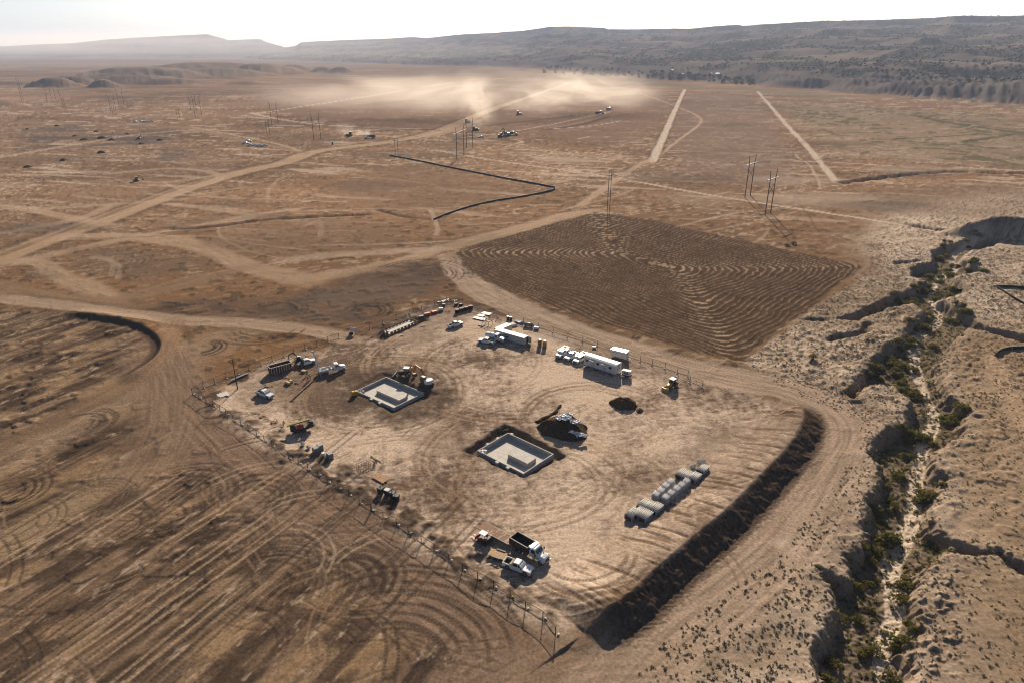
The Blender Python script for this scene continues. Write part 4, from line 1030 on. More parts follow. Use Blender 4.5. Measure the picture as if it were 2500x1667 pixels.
# ================================================================== CONCRETE FOUNDATIONS
def frame_of(P):
    l, t, r, b = [np.array(p) for p in P]
    c = (l + t + r + b) / 4
    e1 = ((r - b) + (t - l)) / 2; e2 = ((l - b) + (t - r)) / 2
    a = math.atan2(e1[1], e1[0])
    a2 = math.atan2(e2[1], e2[0]) - math.pi / 2
    a = (a + a2) / 2
    return c, a, np.linalg.norm(e1), np.linalg.norm(e2)
def basin(P, label, zf, zw, tabs, zb, b1):
    c, a, L1, L2 = frame_of(P)
    t = thing('concrete_foundation', label, 'foundation', c, a, 'concrete foundations', z=0)
    X0, X1, Y0, Y1 = -L1 / 2, L1 / 2, -L2 / 2, L2 / 2
    # floor poured in bays
    nx, ny, gp = 4, 3, 0.03
    w = 0.22
    for i in range(nx):
        for j in range(ny):
            xa, xb = X0 + w + (L1 - 2 * w) * i / nx, X0 + w + (L1 - 2 * w) * (i + 1) / nx
            ya, yb = Y0 + w + (L2 - 2 * w) * j / ny, Y0 + w + (L2 - 2 * w) * (j + 1) / ny
            MB().box(xa + gp / 2, xb - gp / 2, ya + gp / 2, yb - gp / 2, zb, zf - random.uniform(0, 0.012)).part('floor_slab', M_CONC, t)
    MB().box(X0, X1, Y1 - w, Y1, zb, zw).part('wall', M_CONC2, t)
    MB().box(X0, X1, Y0, Y0 + w, zb, zw - 0.003).part('wall', M_CONC2, t)
    MB().box(X0, X0 + w, Y0 + w, Y1 - w, zb, zw - 0.006).part('wall', M_CONC2, t)
    MB().box(X1 - w, X1, Y0 + w, Y1 - w, zb, zw - 0.009).part('wall', M_CONC2, t)
    # L-shaped inner curb: long leg parallel to the left-bottom side, short leg to the right
    lx, ly = X0 + L1 * 0.345, Y0 + L2 * 0.14
    MB().box(lx, lx + 0.25, ly, Y0 + L2 * b1, zf - 0.1, zw - 0.10).part('inner_wall', M_CONC2, t)
    MB().box(lx + 0.25, X0 + L1 * .63, ly, ly + 0.25, zf - 0.1, zw - 0.103).part('inner_wall', M_CONC2, t)
    # outer buttress blocks
    for side, f in tabs:
        if side == 'x0': MB().box(X0 - 0.75, X0, Y0 + L2 * f - 0.45, Y0 + L2 * f + 0.45, zb, zw - 0.012).part('buttress', M_CONC2, t)
        if side == 'y1': MB().box(X0 + L1 * f - 0.4, X0 + L1 * f + 0.4, Y1, Y1 + 0.6, zb, zw - 0.012).part('buttress', M_CONC2, t)
        if side == 'x1': MB().box(X1, X1 + 0.6, Y0 + L2 * f - 0.4, Y0 + L2 * f + 0.4, zb, zw - 0.012).part('buttress', M_CONC2, t)
    # sump with grating in the left corner
    sx, sy = X0 + w, Y1 - w
    s = MB().box(sx, sx + 1.5, sy - 0.12, sy, zf, zw - 0.1).box(sx, sx + 1.5, sy - 1.5, sy - 1.38, zf, zw - 0.1).box(sx, sx + 0.12, sy - 1.38, sy - 0.12, zf, zw - 0.1).box(sx + 1.38, sx + 1.5, sy - 1.38, sy - 0.12, zf, zw - 0.1).part('sump_box', M_CONC2, t)
    g = MB().beam((sx + .1, sy - .1, zw - 0.12), (sx + 1.4, sy - 1.4, zw - 0.12), .1, .06).beam((sx + .1, sy - 1.4, zw - 0.18), (sx + 1.4, sy - .1, zw - 0.18), .1, .06)
    g.part('grating', M_STEEL, s)
    return t, c, a, L1, L2
print('F1', frame_of(F1), 'F2', frame_of(F2), 'F3', frame_of(F3))
basin(F1, 'walled concrete foundation basin beside the orange excavator, yellow box at its corner', -0.6, 0.35, (('x0', .55), ('x0', .33)), -0.9, .73)
basin(F2, 'walled concrete foundation basin in an open trench beside the tarp-covered dirt heap', -0.8, 0.3, (('x0', .53), ('x0', .30), ('y1', .35), ('y1', .68), ('x1', .93)), -1.75, .56)
yb_ = S(840, 870, 9.224, 235, 880)
t = thing('yellow_pump', 'yellow pump box standing at the corner of the concrete basin', 'pump', yb_, 0.5)
MB().rbox(-0.7, 0.7, -0.5, 0.5, 0.35, 1.5, 0.1).part('housing', M_YELLOW, t)
MB().box(-0.75, 0.75, -0.5, 0.5, 0.0, 0.35).part('skid', M_BLACK, t)
MB().cyl((0.2, 0, 1.5), (0.2, 0, 1.95), 0.06).part('exhaust', M_DKSTEEL, t)
# slab in formwork
c, a, L1, L2 = frame_of(F3)
t = thing('formed_slab', 'long pale concrete slab with a dark inset joint, set in timber formwork', 'foundation', c, a, z=0)
zt = 0.4
x0, x1, y0, y1 = -L1 / 2, L1 / 2, -L2 / 2, L2 / 2
g = 0.35
bx, by = L1 * 0.07, L2 * 0.16
MB().box(x0 + bx + g, x1 - bx - g, y0 + by + g, y1 - by - g, -0.75, zt).part('inner_slab', M_CONC, t)
for q in ((x0, x1, y0, y0 + by), (x0, x1, y1 - by, y1), (x0, x0 + bx, y0 + by, y1 - by), (x1 - bx, x1, y0 + by, y1 - by)):
    MB().box(*q, -0.75, zt - 0.02).part('edge_beam', M_CONC, t)
MB().box(x0 + bx, x1 - bx, y0 + by, y1 - by, -0.76, zt - 0.45).part('joint_filler', M_BLACK, t)
n = 8
def brace(px, py, nx, ny):
    b_ = MB().beam((px + nx * .06, py + ny * .06, -0.7), (px + nx * .06, py + ny * .06, 1.0), 1.1, 0.05, up=(nx, ny, 0))
    b_.part('form_board', M_FORM, t)
    MB().beam((px + nx * 0.1, py + ny * 0.1, 0.8), (px + nx * 1.6, py + ny * 1.6, -0.6), 0.1, 0.1).part('form_brace', M_FORM, t)
long_x = L1 > L2
for i in range(n):
    f = (i + 0.5) / n
    if long_x:
        brace(x0 + L1 * f, y0, 0, -1); brace(x0 + L1 * f, y1, 0, 1)
    else:
        brace(x0, y0 + L2 * f, -1, 0); brace(x1, y0 + L2 * f, 1, 0)
for f in (0.3, 0.75):
    if long_x: brace(x0, y0 + L2 * f, -1, 0); brace(x1, y0 + L2 * f, 1, 0)
    else: brace(x0 + L1 * f, y0, 0, -1); brace(x0 + L1 * f, y1, 0, 1)

# ================================================================== VEHICLES
def put(t, p, q, label, group=None, z=None):
    return place(t, mid(p, q), heading(p, q), label, group, z=z)
GP = 'white pickups parked in the yard'
pk = make_pickup()
put(pk, S(840, 720, 7.35, 1880, 600), S(840, 720, 7.35, 2120, 530), 'white pickup with an empty dark bed parked near the orange bundles', GP)
pk2 = copy_tree(pk); put(pk2, S(1080, 720, 7.84, 985, 945), S(1080, 720, 7.84, 705, 900), 'white pickup parked alongside the white tank truck', GP)
rk = make_pickup(rack=True)
z7 = (1330, 830, 9.8)
GR = 'pickups in a row beside the office trailer'
put(rk, S(*z7, 515, 295), S(*z7, 305, 445), 'white pickup with ladder rack, outermost of three beside the office trailer', GR)
pk3 = copy_tree(pk); put(pk3, S(*z7, 730, 370), S(*z7, 520, 500), 'white pickup with open bed between two pickups with ladder racks', GR)
rk2 = copy_tree(rk); put(rk2, S(*z7, 945, 440), S(*z7, 740, 565), 'white pickup with ladder rack parked against the office trailer', GR)
pk4 = copy_tree(pk); put(pk4, S(520, 870, 11.2, 1270, 1020), S(520, 870, 11.2, 1590, 1135), 'white pickup standing alone between the utility pole and yellow crates', GP)
zA = (1140, 1260, 9.223)
pk5 = make_pickup(cargo=True); put(pk5, S(*zA, 900, 1090), S(*zA, 1420, 1290), 'white pickup with wooden tool box towing the timber-deck trailer', GP)
fb = make_pickup(flat=True, name='flatbed_pickup'); put(fb, S(640, 840, 9.8, 830, 545), S(640, 840, 9.8, 1290, 425), 'white flatbed pickup parked behind the rusty dumpster', GP)

# --- dump truck
dt = thing('dump_truck', 'white-cab dump truck with open black box coupled to the long deck trailer', 'truck', (0, 0))
MB().box(-4.2, 2.0, -0.45, 0.45, 0.7, 1.0).part('frame', M_BLACK, dt)
make_big_cab(dt, 0.7)
bxm = MB().box(-4.3, 0.5, -1.25, 1.25, 1.05, 1.15).box(-4.3, 0.5, -1.25, -1.17, 1.15, 2.5).box(-4.3, 0.5, 1.17, 1.25, 1.15, 2.5).box(0.42, 0.5, -1.17, 1.17, 1.15, 2.7).box(-4.3, -4.22, -1.17, 1.17, 1.15, 2.4).part('dump_box', M_DKSTEEL, dt)
for s in (-1, 1):
    for i in range(6): MB().box(-4.1 + i * 0.85, -4.0 + i * 0.85, s * 1.3 - 0.05, s * 1.3 + 0.05, 1.1, 2.45).part('rib', M_DKSTEEL, bxm)
    MB().box(-4.3, 0.5, s * 1.21 - 0.07, s * 1.21 + 0.07, 2.503, 2.56).part('top_rail', M_DKSTEEL, bxm)
MB().box(0.5, 1.3, -1.1, 1.1, 2.75, 2.85).part('cab_shield', M_STEEL, dt)
dual(dt, -3.0); dual(dt, -1.7)
for s in (-1, 1): MB().cyl((0.55, s * 0.95, 1.0), (0.55, s * 0.95, 3.0), 0.08).part('exhaust_stack', M_STEEL, dt)
put(dt, S(*zA, 1150, 690), S(*zA, 1700, 1010), 'white-cab dump truck with open black box coupled to the long deck trailer')
# --- long deck trailer
dl = [S(*zA, *p, z=0.95) for p in ((240, 235), (400, 112), (1100, 490), (935, 602))]
rear, frnt = mid(dl[0], dl[1]), mid(dl[2], dl[3])
Lt = math.dist(rear, frnt)
tr = thing('deck_trailer', 'long deck trailer of brown boards with pale patched planks behind the dump truck', 'trailer', mid(rear, frnt), heading(rear, frnt))
MB().box(-Lt / 2, Lt / 2 + 1.2, -0.5, 0.5, 0.45, 0.75).part('frame', M_BLACK, tr)
for s in (-1, 1): MB().box(-Lt / 2, Lt / 2, s * 1.24 - 0.05, s * 1.24 + 0.05, 0.72, 0.93).part('side_rail', M_DKSTEEL, tr)
nb = 26
for i in range(nb):
    a0_, a1_ = -Lt / 2 + Lt * i / nb, -Lt / 2 + Lt * (i + 1) / nb
    pal = i > 6 and random.random() < 0.55
    if pal and random.random() < 0.6:
        sp = random.choice((-0.4, 0.1, 0.5))
        MB().box(a0_ + .015, a1_ - .015, -1.18, sp, 0.76, 0.93).part('plank', M_DECK2 if i % 2 else M_DECK, tr)
        MB().box(a0_ + .015, a1_ - .015, sp + .01, 1.18, 0.76, 0.93).part('plank', M_DECK if i % 2 else M_DECK2, tr)
    else:
        MB().box(a0_ + .015, a1_ - .015, -1.18, 1.18, 0.76, 0.92 + random.uniform(0, .015)).part('plank', M_DECK2 if i > nb - 5 and i % 3 else M_DECK, tr)
for x in (-Lt * 0.28, -Lt * 0.16): dual(tr, x, 0.40)
MB().beam((Lt / 2 + 0.2, 0.4, 0.6), (Lt / 2 + 1.9, 0, 0.6), .12, .15).beam((Lt / 2 + 0.2, -0.4, 0.6), (Lt / 2 + 1.9, 0, 0.6), .12, .15).part('drawbar', M_DKSTEEL, tr)
# --- timber-deck tilt trailer
tt_ = thing('tilt_trailer', 'short trailer with a bright timber deck hitched behind the white pickup', 'trailer', (0, 0))
MB().box(-2.0, 2.0, -0.9, 0.9, 0.42, 0.55).part('frame', M_DKSTEEL, tt_)
for i in range(9):
    MB().box(-2.0 + i * 4 / 9 + .01, -2.0 + (i + 1) * 4 / 9 - .01, -0.98, 0.98, 0.553, 0.62 + random.uniform(0, .01)).part('plank', M_WOOD, tt_)
for s in (-1, 1):
    for x in (-0.5, 0.4): wheel(tt_, x, s * 1.12, 0.34, 0.22)
    MB().box(-1.0, 0.9, s * 1.12 - 0.14, s * 1.12 + 0.14, 0.70, 0.75).part('mudguard', M_BLACK, tt_)
MB().beam((2.0, 0.5, 0.5), (3.2, 0, 0.5), .1, .1).beam((2.0, -0.5, 0.5), (3.2, 0, 0.5), .1, .1).part('drawbar', M_DKSTEEL, tt_)
MB().cyl((2.05, 0.3, 0.6), (2.05, 0.3, 1.2), 0.05).part('jack', M_STEEL, tt_)
put(tt_, S(*zA, 560, 850), S(*zA, 880, 960), 'short trailer with a bright timber deck hitched behind the white pickup')
sp_ = S(*zA, 900, 860)
# --- red skid loader with forks
rl = thing('skid_loader', 'red and black skid loader with pallet forks by the deck trailer', 'loader', (0, 0))
MB().rbox(-1.3, 1.0, -0.65, 0.65, 0.35, 1.25, 0.12).part('chassis', M_DKSTEEL, rl)
MB().rbox(-1.5, -0.6, -0.72, 0.72, 0.6, 1.55, 0.15).part('engine_cover', M_BLACK, rl)
cg = MB()
for sx in (-0.55, 0.75):
    for s in (-1, 1): cg.beam((sx, s * .55, 1.2), (sx, s * .5, 2.1), .1, .1)
cg.part('cage', M_BLACK, rl)
MB().rbox(-0.75, 0.95, -0.68, 0.68, 2.1, 2.22, 0.08).part('cab_roof', M_WALL, rl)
for s in (-1, 1):
    MB().beam((-1.3, s * .82, 1.5), (0.6, s * .82, 1.35), .16, .22).beam((0.6, s * .82, 1.35), (1.6, s * .8, 0.5), .16, .2).part('lift_arm', M_RED, rl)
    MB().prism([(-1.2, 0.1), (-0.9, 0.0), (0.7, 0.0), (1.0, 0.1), (0.9, 0.55), (-1.2, 0.6)], s * 0.7, s * 1.05).part('track', M_TYRE, rl)
MB().box(1.6, 1.7, -0.8, 0.8, 0.2, 1.0).part('fork_plate', M_RED, rl)
MB().rbox(1.0, 1.5, -0.5, 0.5, 0.9, 1.5, 0.1).part('front_cover', M_RED, rl)
for s in (-1, 1): MB().box(1.7, 3.0, s * .4 - .07, s * .4 + .07, 0.2, 0.28).part('fork', M_STEEL, rl)
put(rl, S(*zA, 520, 640), S(*zA, 250, 500), 'red and black skid loader with pallet forks by the deck trailer')
cr_ = thing('crate', 'small pallet of pale boards on the ground by the skid loader', 'pallet', S(*zA, 220, 640), 0.9)
for i in range(6): MB().box(-0.7, 0.7, -0.6 + i * .2 + .01, -0.42 + i * .2, 0.12, 0.2).part('board', M_DECK2, cr_)
for s in (-.55, 0, .5): MB().box(s, s + .1, -0.6, 0.58, 0, 0.118).part('runner', M_WOOD, cr_)

# --- tank truck
tk = thing('tank_truck', 'white water tank truck parked against the long storage container', 'truck', (0, 0))
MB().box(-3.4, 1.6, -0.45, 0.45, 0.65, 0.95).part('frame', M_BLACK, tk)
make_big_cab(tk, 0.2)
def oval(x, w, h, zc): return [(x, w * math.cos(q), zc + h * math.sin(q)) for q in [2 * math.pi * i / 16 for i in range(16)]]
tank = MB().loft([oval(-3.4, 0.9, 0.6, 1.75), oval(-3.25, 1.12, 0.82, 1.75), oval(-0.15, 1.12, 0.82, 1.75), oval(0.0, 0.9, 0.6, 1.75)]).part('tank', M_WHITE, tk, True)
MB().cyl((-1.6, 0, 2.5), (-1.6, 0, 2.68), 0.3, 12).part('hatch', M_DKSTEEL, tank)
MB().box(-3.3, -0.1, -1.15, -1.0, 0.85, 1.05).box(-3.3, -0.1, 1.0, 1.15, 0.85, 1.05).part('side_step', M_STEEL, tk)
dual(tk, -2.5); dual(tk, -1.2)
put(tk, S(1080, 720, 7.84, 880, 850), S(1080, 720, 7.84, 1140, 905), 'white water tank truck parked against the long storage container')

# --- digger truck with boom
dg = thing('digger_truck', 'white utility truck with raised drilling boom beside three workers', 'truck', (0, 0))
MB().box(-4.0, 1.6, -0.45, 0.45, 0.7, 1.0).part('frame', M_BLACK, dg)
make_big_cab(dg, 0.6)
MB().box(-4.0, 0.3, -1.2, 1.2, 1.0, 1.12).part('deck', M_WALL, dg)
for s in (-1, 1):
    MB().rbox(-3.9, -1.2, s * 1.05 - 0.18, s * 1.05 + 0.18, 1.12, 1.62, 0.04).part('tool_locker', M_WHITE, dg)
    MB().beam((-3.7, s * 1.1, 1.0), (-3.7, s * 1.6, 0.1), .15, .15).box(-3.9, -3.5, s * 1.6 - .2, s * 1.6 + .2, 0, 0.1).part('outrigger', M_STEEL, dg)
MB().cyl((-0.6, 0, 1.12), (-0.6, 0, 2.1), 0.38, 12).part('turret', M_WHITE, dg)
rl_ = MB()
for k in range(3): rl_.tube([(-1.6 + .45 * math.cos(q) + k * .5, -.2 + .45 * k * .3, 1.85 + .4 * math.sin(q)) for q in [2 * math.pi * i / 10 for i in range(11)]], 0.07, 6)
rl_.part('hose_reel', M_WHITE, dg)
bmm = MB().beam((-3.5, 0.4, 1.3), (-4.6, 1.2, 7.2), 0.42, 0.42, up=(1, 0, 0)).part('boom', M_WHITE, dg)
MB().beam((-3.75, 0.25, 0.1), (-3.95, 0.35, 3.2), 0.2, 0.2, up=(1, 0, 0)).part('auger', M_STEEL, bmm)
MB().box(-5.0, -4.2, 0.95, 1.5, 7.15, 7.45).part('boom_head', M_STEEL, bmm)
MB().box(-3.8, -3.2, 0.1, 0.7, 1.12, 1.6).part('boom_foot', M_WHITE, dg)
dual(dg, -2.9); dual(dg, -1.7)
put(dg, S(640, 840, 9.8, 1410, 715), S(640, 840, 9.8, 1930, 610), 'white utility truck with raised drilling boom beside three workers')

# --- excavators
def make_excavator(paint, cw, sc=1.0, boom=((0.6, 1.6), (2.6, 4.6), (4.6, 3.4), (4.9, 1.0)), swing=0.0, name='excavator'):
    t = thing(name, 'excavator', 'excavator', (0, 0))
    for s in (-1, 1):
        MB().prism([(-1.9, 0.35), (-1.6, 0.0), (1.6, 0.0), (1.9, 0.35), (1.7, 0.8), (-1.7, 0.8)], s * 0.8, s * 1.35).part('track', M_TYRE, t)
    MB().box(-1.0, 1.0, -0.8, 0.8, 0.35, 0.9).part('undercarriage', M_DKSTEEL, t)
    def rz(p): return (p[0] * math.cos(swing) - p[1] * math.sin(swing), p[0] * math.sin(swing) + p[1] * math.cos(swing), p[2])
    def rot(mb): mb.v = [rz(p) for p in mb.v]; return mb
    rot(MB().rbox(-1.6, 1.4, -1.25, 1.25, 0.95, 1.35, 0.15)).part('turntable', M_DKSTEEL, t)
    back = [(-1.2, -1.3), (-1.7, -1.15), (-2.1, -0.6), (-2.2, 0), (-2.1, 0.6), (-1.7, 1.15), (-1.2, 1.3), (-0.5, 1.3), (-0.5, -1.3)]
    rot(MB().loft([[(x, y, 1.0) for x, y in back], [(x, y, 1.95) for x, y in back], [(x * .93, y * .93, 2.1) for x, y in back]])).part('counterweight', cw, t)
    rot(MB().rbox(-0.5, 0.6, -1.25, 0.2, 1.35, 1.9, 0.1)).part('engine_cover', M_DKSTEEL, t)
    c = rot(MB().loft([[(-0.45, 0.3, 1.36), (1.35, 0.3, 1.36), (1.35, 1.25, 1.36), (-0.45, 1.25, 1.36)], [(-0.45, 0.3, 2.1), (1.4, 0.3, 2.1), (1.4, 1.25, 2.1), (-0.45, 1.25, 2.1)], [(-0.35, 0.36, 2.9), (1.05, 0.36, 2.9), (1.05, 1.2, 2.9), (-0.35, 1.2, 2.9)]])).part('cab', M_GLASS, t)
    rot(MB().rbox(-0.42, 1.12, 0.32, 1.25, 2.9, 3.0, 0.05)).part('cab_roof', M_WALL, c)
    bp = [Vector((x, -0.35, z)) for x, z in boom]
    b1 = rot(MB().beam(bp[0], bp[1], 0.42, 0.55)).part('boom', paint, t)
    rot(MB().beam(bp[1], bp[2], 0.38, 0.45)).part('stick', paint, t)
    st_ = rot(MB().beam(bp[2], bp[3] + (bp[2] - bp[3]) * 0.3, 0.32, 0.36)).part('dipper', paint, t)
    e = bp[3]
    rot(MB().prism([(e.x - .6, e.z + .7), (e.x + .15, e.z + .75), (e.x + .25, e.z + .1), (e.x - .2, e.z - .35), (e.x - .8, e.z - .2), (e.x - .95, e.z + .15)], -0.85, 0.15)).part('bucket', M_DKSTEEL, st_)
    rot(MB().cyl(bp[0] + Vector((.7, 0, 0)), (bp[0] + bp[1]) / 2 + Vector((.25, 0, -.1)), 0.09, 6)).part('hydraulic_ram', M_STEEL, b1)
    t.scale = (sc,) * 3
    return t
ex = make_excavator(M_ORANGE, M_WALL, 1.0, ((0.4, 1.5), (2.5, 4.3), (4.6, 4.9), (5.5, 1.3)))
put(ex, S(840, 870, 9.224, 2060, 720), S(840, 870, 9.224, 1660, 560), 'orange excavator with white counterweight and folded arm beside the concrete basin')
me_ = make_excavator(M_DKSTEEL, M_DKSTEEL, 0.72, ((0.4, 1.5), (2.4, 4.4), (4.4, 3.6), (5.0, 0.9)))
put(me_, S(640, 840, 9.8, 1130, 400), S(640, 840, 9.8, 700, 440), 'dark compact excavator with grey cab roof behind the flatbed pickup')

# --- backhoe loaders
def make_backhoe(paint, roof, arm, label):
    t = thing('backhoe_loader', label, 'backhoe', (0, 0))
    def rg(x, w, z0, z1): return [(x, -w, z0), (x, w, z0), (x, w, z1 - .15), (x, w * .75, z1), (x, -w * .75, z1), (x, -w, z1 - .15)]
    MB().loft([rg(0.2, .5, .6, 1.75), rg(1.4, .5, .6, 1.65), rg(2.0, .42, .65, 1.5)]).part('hood', paint, t)
    MB().box(-1.6, 1.6, -0.5, 0.5, 0.5, 1.0).part('chassis', M_DKSTEEL, t)
    cabp = MB()
    for x, x2 in ((-1.3, -1.2), (0.25, 0.1)):
        for s in (-1, 1): cabp.beam((x, s * .7, 1.0), (x2, s * .66, 2.65), .1, .1)
    c = cabp.part('cab_frame', paint, t)
    MB().loft([[(-1.25, -.66, 1.0), (0.2, -.66, 1.0), (0.2, .66, 1.0), (-1.25, .66, 1.0)], [(-1.15, -.62, 2.6), (0.05, -.62, 2.6), (0.05, .62, 2.6), (-1.15, .62, 2.6)]]).part('cab_glass', M_GLASS, c)
    MB().rbox(-1.45, 0.35, -0.85, 0.85, 2.65, 2.8, 0.1).part('cab_roof', roof, c)
    for s in (-1, 1):
        wheel(t, -1.0, s * 0.88, 0.72, 0.42); wheel(t, 1.55, s * 0.85, 0.46, 0.32)
        MB().beam((0.6, s * .55, 1.3), (2.2, s * .6, 1.0), .14, .2).beam((2.2, s * .6, 1.0), (2.9, s * .6, 0.35), .14, .18).part('loader_arm', paint, t)
    MB().prism([(2.8, 0.1), (3.6, 0.02), (3.7, 0.08), (3.1, 0.3), (2.95, 0.85), (2.75, 0.85)], -1.15, 1.15).part('front_bucket', paint, t)
    b_ = MB().beam((-1.7, 0, 1.0), (-2.3, 0, 2.9), .28, .38, up=(1, 0, 0)).part('boom', arm, t)
    MB().beam((-2.3, 0, 2.9), (-2.9, 0, 1.2), .22, .3, up=(1, 0, 0)).part('dipper', arm, b_)
    MB().prism([(-3.3, 0.9), (-2.6, 1.1), (-2.4, 0.6), (-2.7, 0.35), (-3.2, 0.45)], -0.35, 0.35).part('hoe_bucket', M_DKSTEEL, b_)
    for s in (-1, 1): MB().beam((-1.7, s * .6, 0.9), (-1.75, s * .95, 1.6), .14, .14).part('stabiliser', arm, t)
    return t
bh = make_backhoe(M_YELLOW, M_WALL, M_YELLOW, '')
z10 = (1470, 880, 10.45)
put(bh, S(*z10, 1850, 640), S(*z10, 1660, 740), 'yellow backhoe loader with pale cab roof near the conical dirt pile')
bh2 = make_backhoe(M_DKSTEEL, M_WALL, M_ORANGE, '')
put(bh2, S(840, 870, 9.224, 1530, 440), S(840, 870, 9.224, 1220, 420), 'dark backhoe loader with orange rear arm behind the concrete basin')

# --- drill rig
dr = thing('drill_rig', 'tracked drilling rig with slanted yellow-green rack and red engine panel by the fence', 'drill rig', (0, 0))
for s in (-1, 1): MB().prism([(-1.5, 0.3), (-1.2, 0), (1.2, 0), (1.5, 0.3), (1.3, 0.65), (-1.3, 0.65)], s * 0.6, s * 1.0).part('track', M_TYRE, dr)
MB().box(-2.4, 2.2, -0.85, 0.85, 0.65, 1.2).part('chassis', M_BLACK, dr)
MB().rbox(-0.9, 0.9, -1.02, -0.3, 1.2, 2.1, 0.12).part('engine_panel', M_RED, dr)
MB().rbox(-2.4, -1.0, -0.9, 0.2, 1.2, 1.9, 0.1).part('rod_box', M_BLACK, dr)
M_OLIVE = mat('olive_yellow_paint', (0.36, 0.30, 0.08), 0.5, noise_amt=0.1, dust=0.2)
rkk = MB().beam((-3.0, 0.4, 2.0), (2.6, 0.4, 2.75), 0.75, 0.3).part('drill_rack', M_OLIVE, dr)
for x in (-2, 0, 2): MB().beam((x, 0.4, 1.2), (x, 0.4, 2.05 + (x + 2) * .13), .16, .16, up=(1, 0, 0)).part('rack_post', M_BLACK, dr)
MB().rbox(2.2, 3.3, -0.7, 0.9, 0.8, 2.5, 0.15).part('operator_pod', M_BLACK, dr)
for k in range(3): MB().tube([(3.3 + .3 * math.sin(q), -0.5 + k * .5, 1.3 + .35 * math.cos(q)) for q in [math.pi * i / 6 for i in range(7)]], .05, 6).part('hose', M_BLACK, dr)
MB().rbox(-1.8, -1.2, 0.75, 1.1, 1.2, 1.6, .05).part('red_tool_box', M_RED, dr)
z3 = (590, 990, 9.8)
put(dr, S(*z3, 1190, 640), S(*z3, 1620, 560), 'tracked drilling rig with slanted yellow-green rack and red engine panel by the fence')

# ================================================================== CONTAINERS, OFFICE, TRAILERS
def container(L, label, open_door=False, sign=False):
    t = thing('storage_container', label, 'container', (0, 0), group='storage containers')
    W, Hc = 1.22, 2.6
    MB().box(-L / 2, L / 2, -W, W, 0.12, 2.45).part('shell', M_CREAM, t)
    MB().rbox(-L / 2 - .03, L / 2 + .03, -W - .03, W + .03, 2.45, Hc, 0.04).part('roof', M_CREAM, t)
    MB().box(-L / 2 - .02, L / 2 + .02, -W - .02, W + .02, 0.0, 0.15).part('base_rail', M_DKSTEEL, t)
    n = int(L / 0.55)
    for s in (-1, 1):
        cor = MB()
        for i in range(n):
            x = -L / 2 + .2 + i * (L - .4) / n
            cor.box(x, x + .22, s * (W + .022) - .02, s * (W + .022) + .02, 0.3, 2.35)
        cor.part('corrugation', M_CREAM, t)
    if open_door:
        MB().box(L / 2 + .002, L / 2 + .02, -W + .1, W - .1, 0.2, 2.35).part('dark_opening', M_BLACK, t)
        MB().box(L / 2 + .03, L / 2 + 1.22, W - .02, W + .05, 0.2, 2.4).part('door_leaf', M_CREAM, t)
        MB().box(L / 2 + .022, L / 2 + .09, -W + .02, -.02, 0.2, 2.4).part('door_leaf', M_CREAM, t)
    else:
        for s in (-1, 1): MB().box(L / 2 + .002, L / 2 + .06, (0.02 if s > 0 else -W + .04), (W - .04 if s > 0 else -.02), 0.2, 2.38).part('door_leaf', M_CREAM, t)
    for s in (-1, 1):
        for x in (-L / 2, L / 2): MB().box(x - .07, x + .07, s * W - .07, s * W + .07, 0.151, 2.449).part('corner_post', M_CREAM, t)
    if sign:
        MB().box(-1.55, -0.15, -W - .075, -W - .045, 1.15, 1.95).part('notice_board', mat('navy_board', (0.02, 0.03, 0.07), .5), t)
        MB().box(-1.4, -0.3, -W - .085, -W - .077, 1.5, 1.75).part('notice_strip', M_WALL, t)
    return t
z6b = (1080, 720, 7.84)
c1 = container(12.2, '', True, True)
pa, pb = S(*z6b, 1045, 815), S(*z6b, 1510, 950)          # front bottom edge
ah = heading(pa, pb)
cm = mid(pa, pb); cm = (cm[0] - 1.22 * math.sin(ah), cm[1] + 1.22 * math.cos(ah))
place(c1, cm, ah, 'long cream storage container with an open end door and a dark notice board', 'storage containers')
c2 = container(6.1, '')
p1, p2 = S(*z6b, 1040, 615, z=2.6), S(*z6b, 1220, 540, z=2.6)
p3 = S(*z6b, 1290, 575, z=2.6)
ah2 = heading(p1, p2)
cm2 = mid(p1, p3)
place(c2, cm2, ah2, 'short cream storage container standing behind the long one', 'storage containers')

# office trailer
of = thing('office_trailer', 'long white office trailer with two doors and square windows', 'trailer', (0, 0))
pa, pb = S(*z7, 932, 575), S(*z7, 1690, 822)
pa = G(1330 + 932 / 9.8, 830 + 575 / 9.8, 0.6); pb = G(1330 + 1690 / 9.8, 830 + 822 / 9.8, 0.6)
Lo = math.dist(pa, pb); Wo = 3.2; ho = Wo / 2
roofp = [(-ho - .05, 3.35), (-ho * .6, 3.62), (0, 3.72), (ho * .6, 3.62), (ho + .05, 3.35)]
MB().box(-Lo / 2, Lo / 2, -ho, ho, 0.6, 3.35).part('wall', M_WALL, of)
rr_ = MB()
rr_.loft([[(-Lo / 2 - .08, y, z) for y, z in roofp], [(Lo / 2 + .08, y, z) for y, z in roofp]])
rr_.part('roof', M_WALL, of)
pn = MB()
for i in range(int(Lo / 0.6)):
    x = -Lo / 2 + .3 + i * .6
    pn.box(x, x + .03, -ho - .012, -ho + .0, .62, 3.3)
pn.part('siding_batten', M_WALL, of)
for x in (-Lo * .40, -Lo * .06, Lo * .33):
    w_ = MB().box(x - .6, x + .6, -ho - .05, -ho - .014, 1.75, 2.75).part('window', M_WALL, of)
    MB().box(x - .5, x + .5, -ho - .062, -ho - .052, 1.85, 2.65).part('pane', M_GLASS, w_)
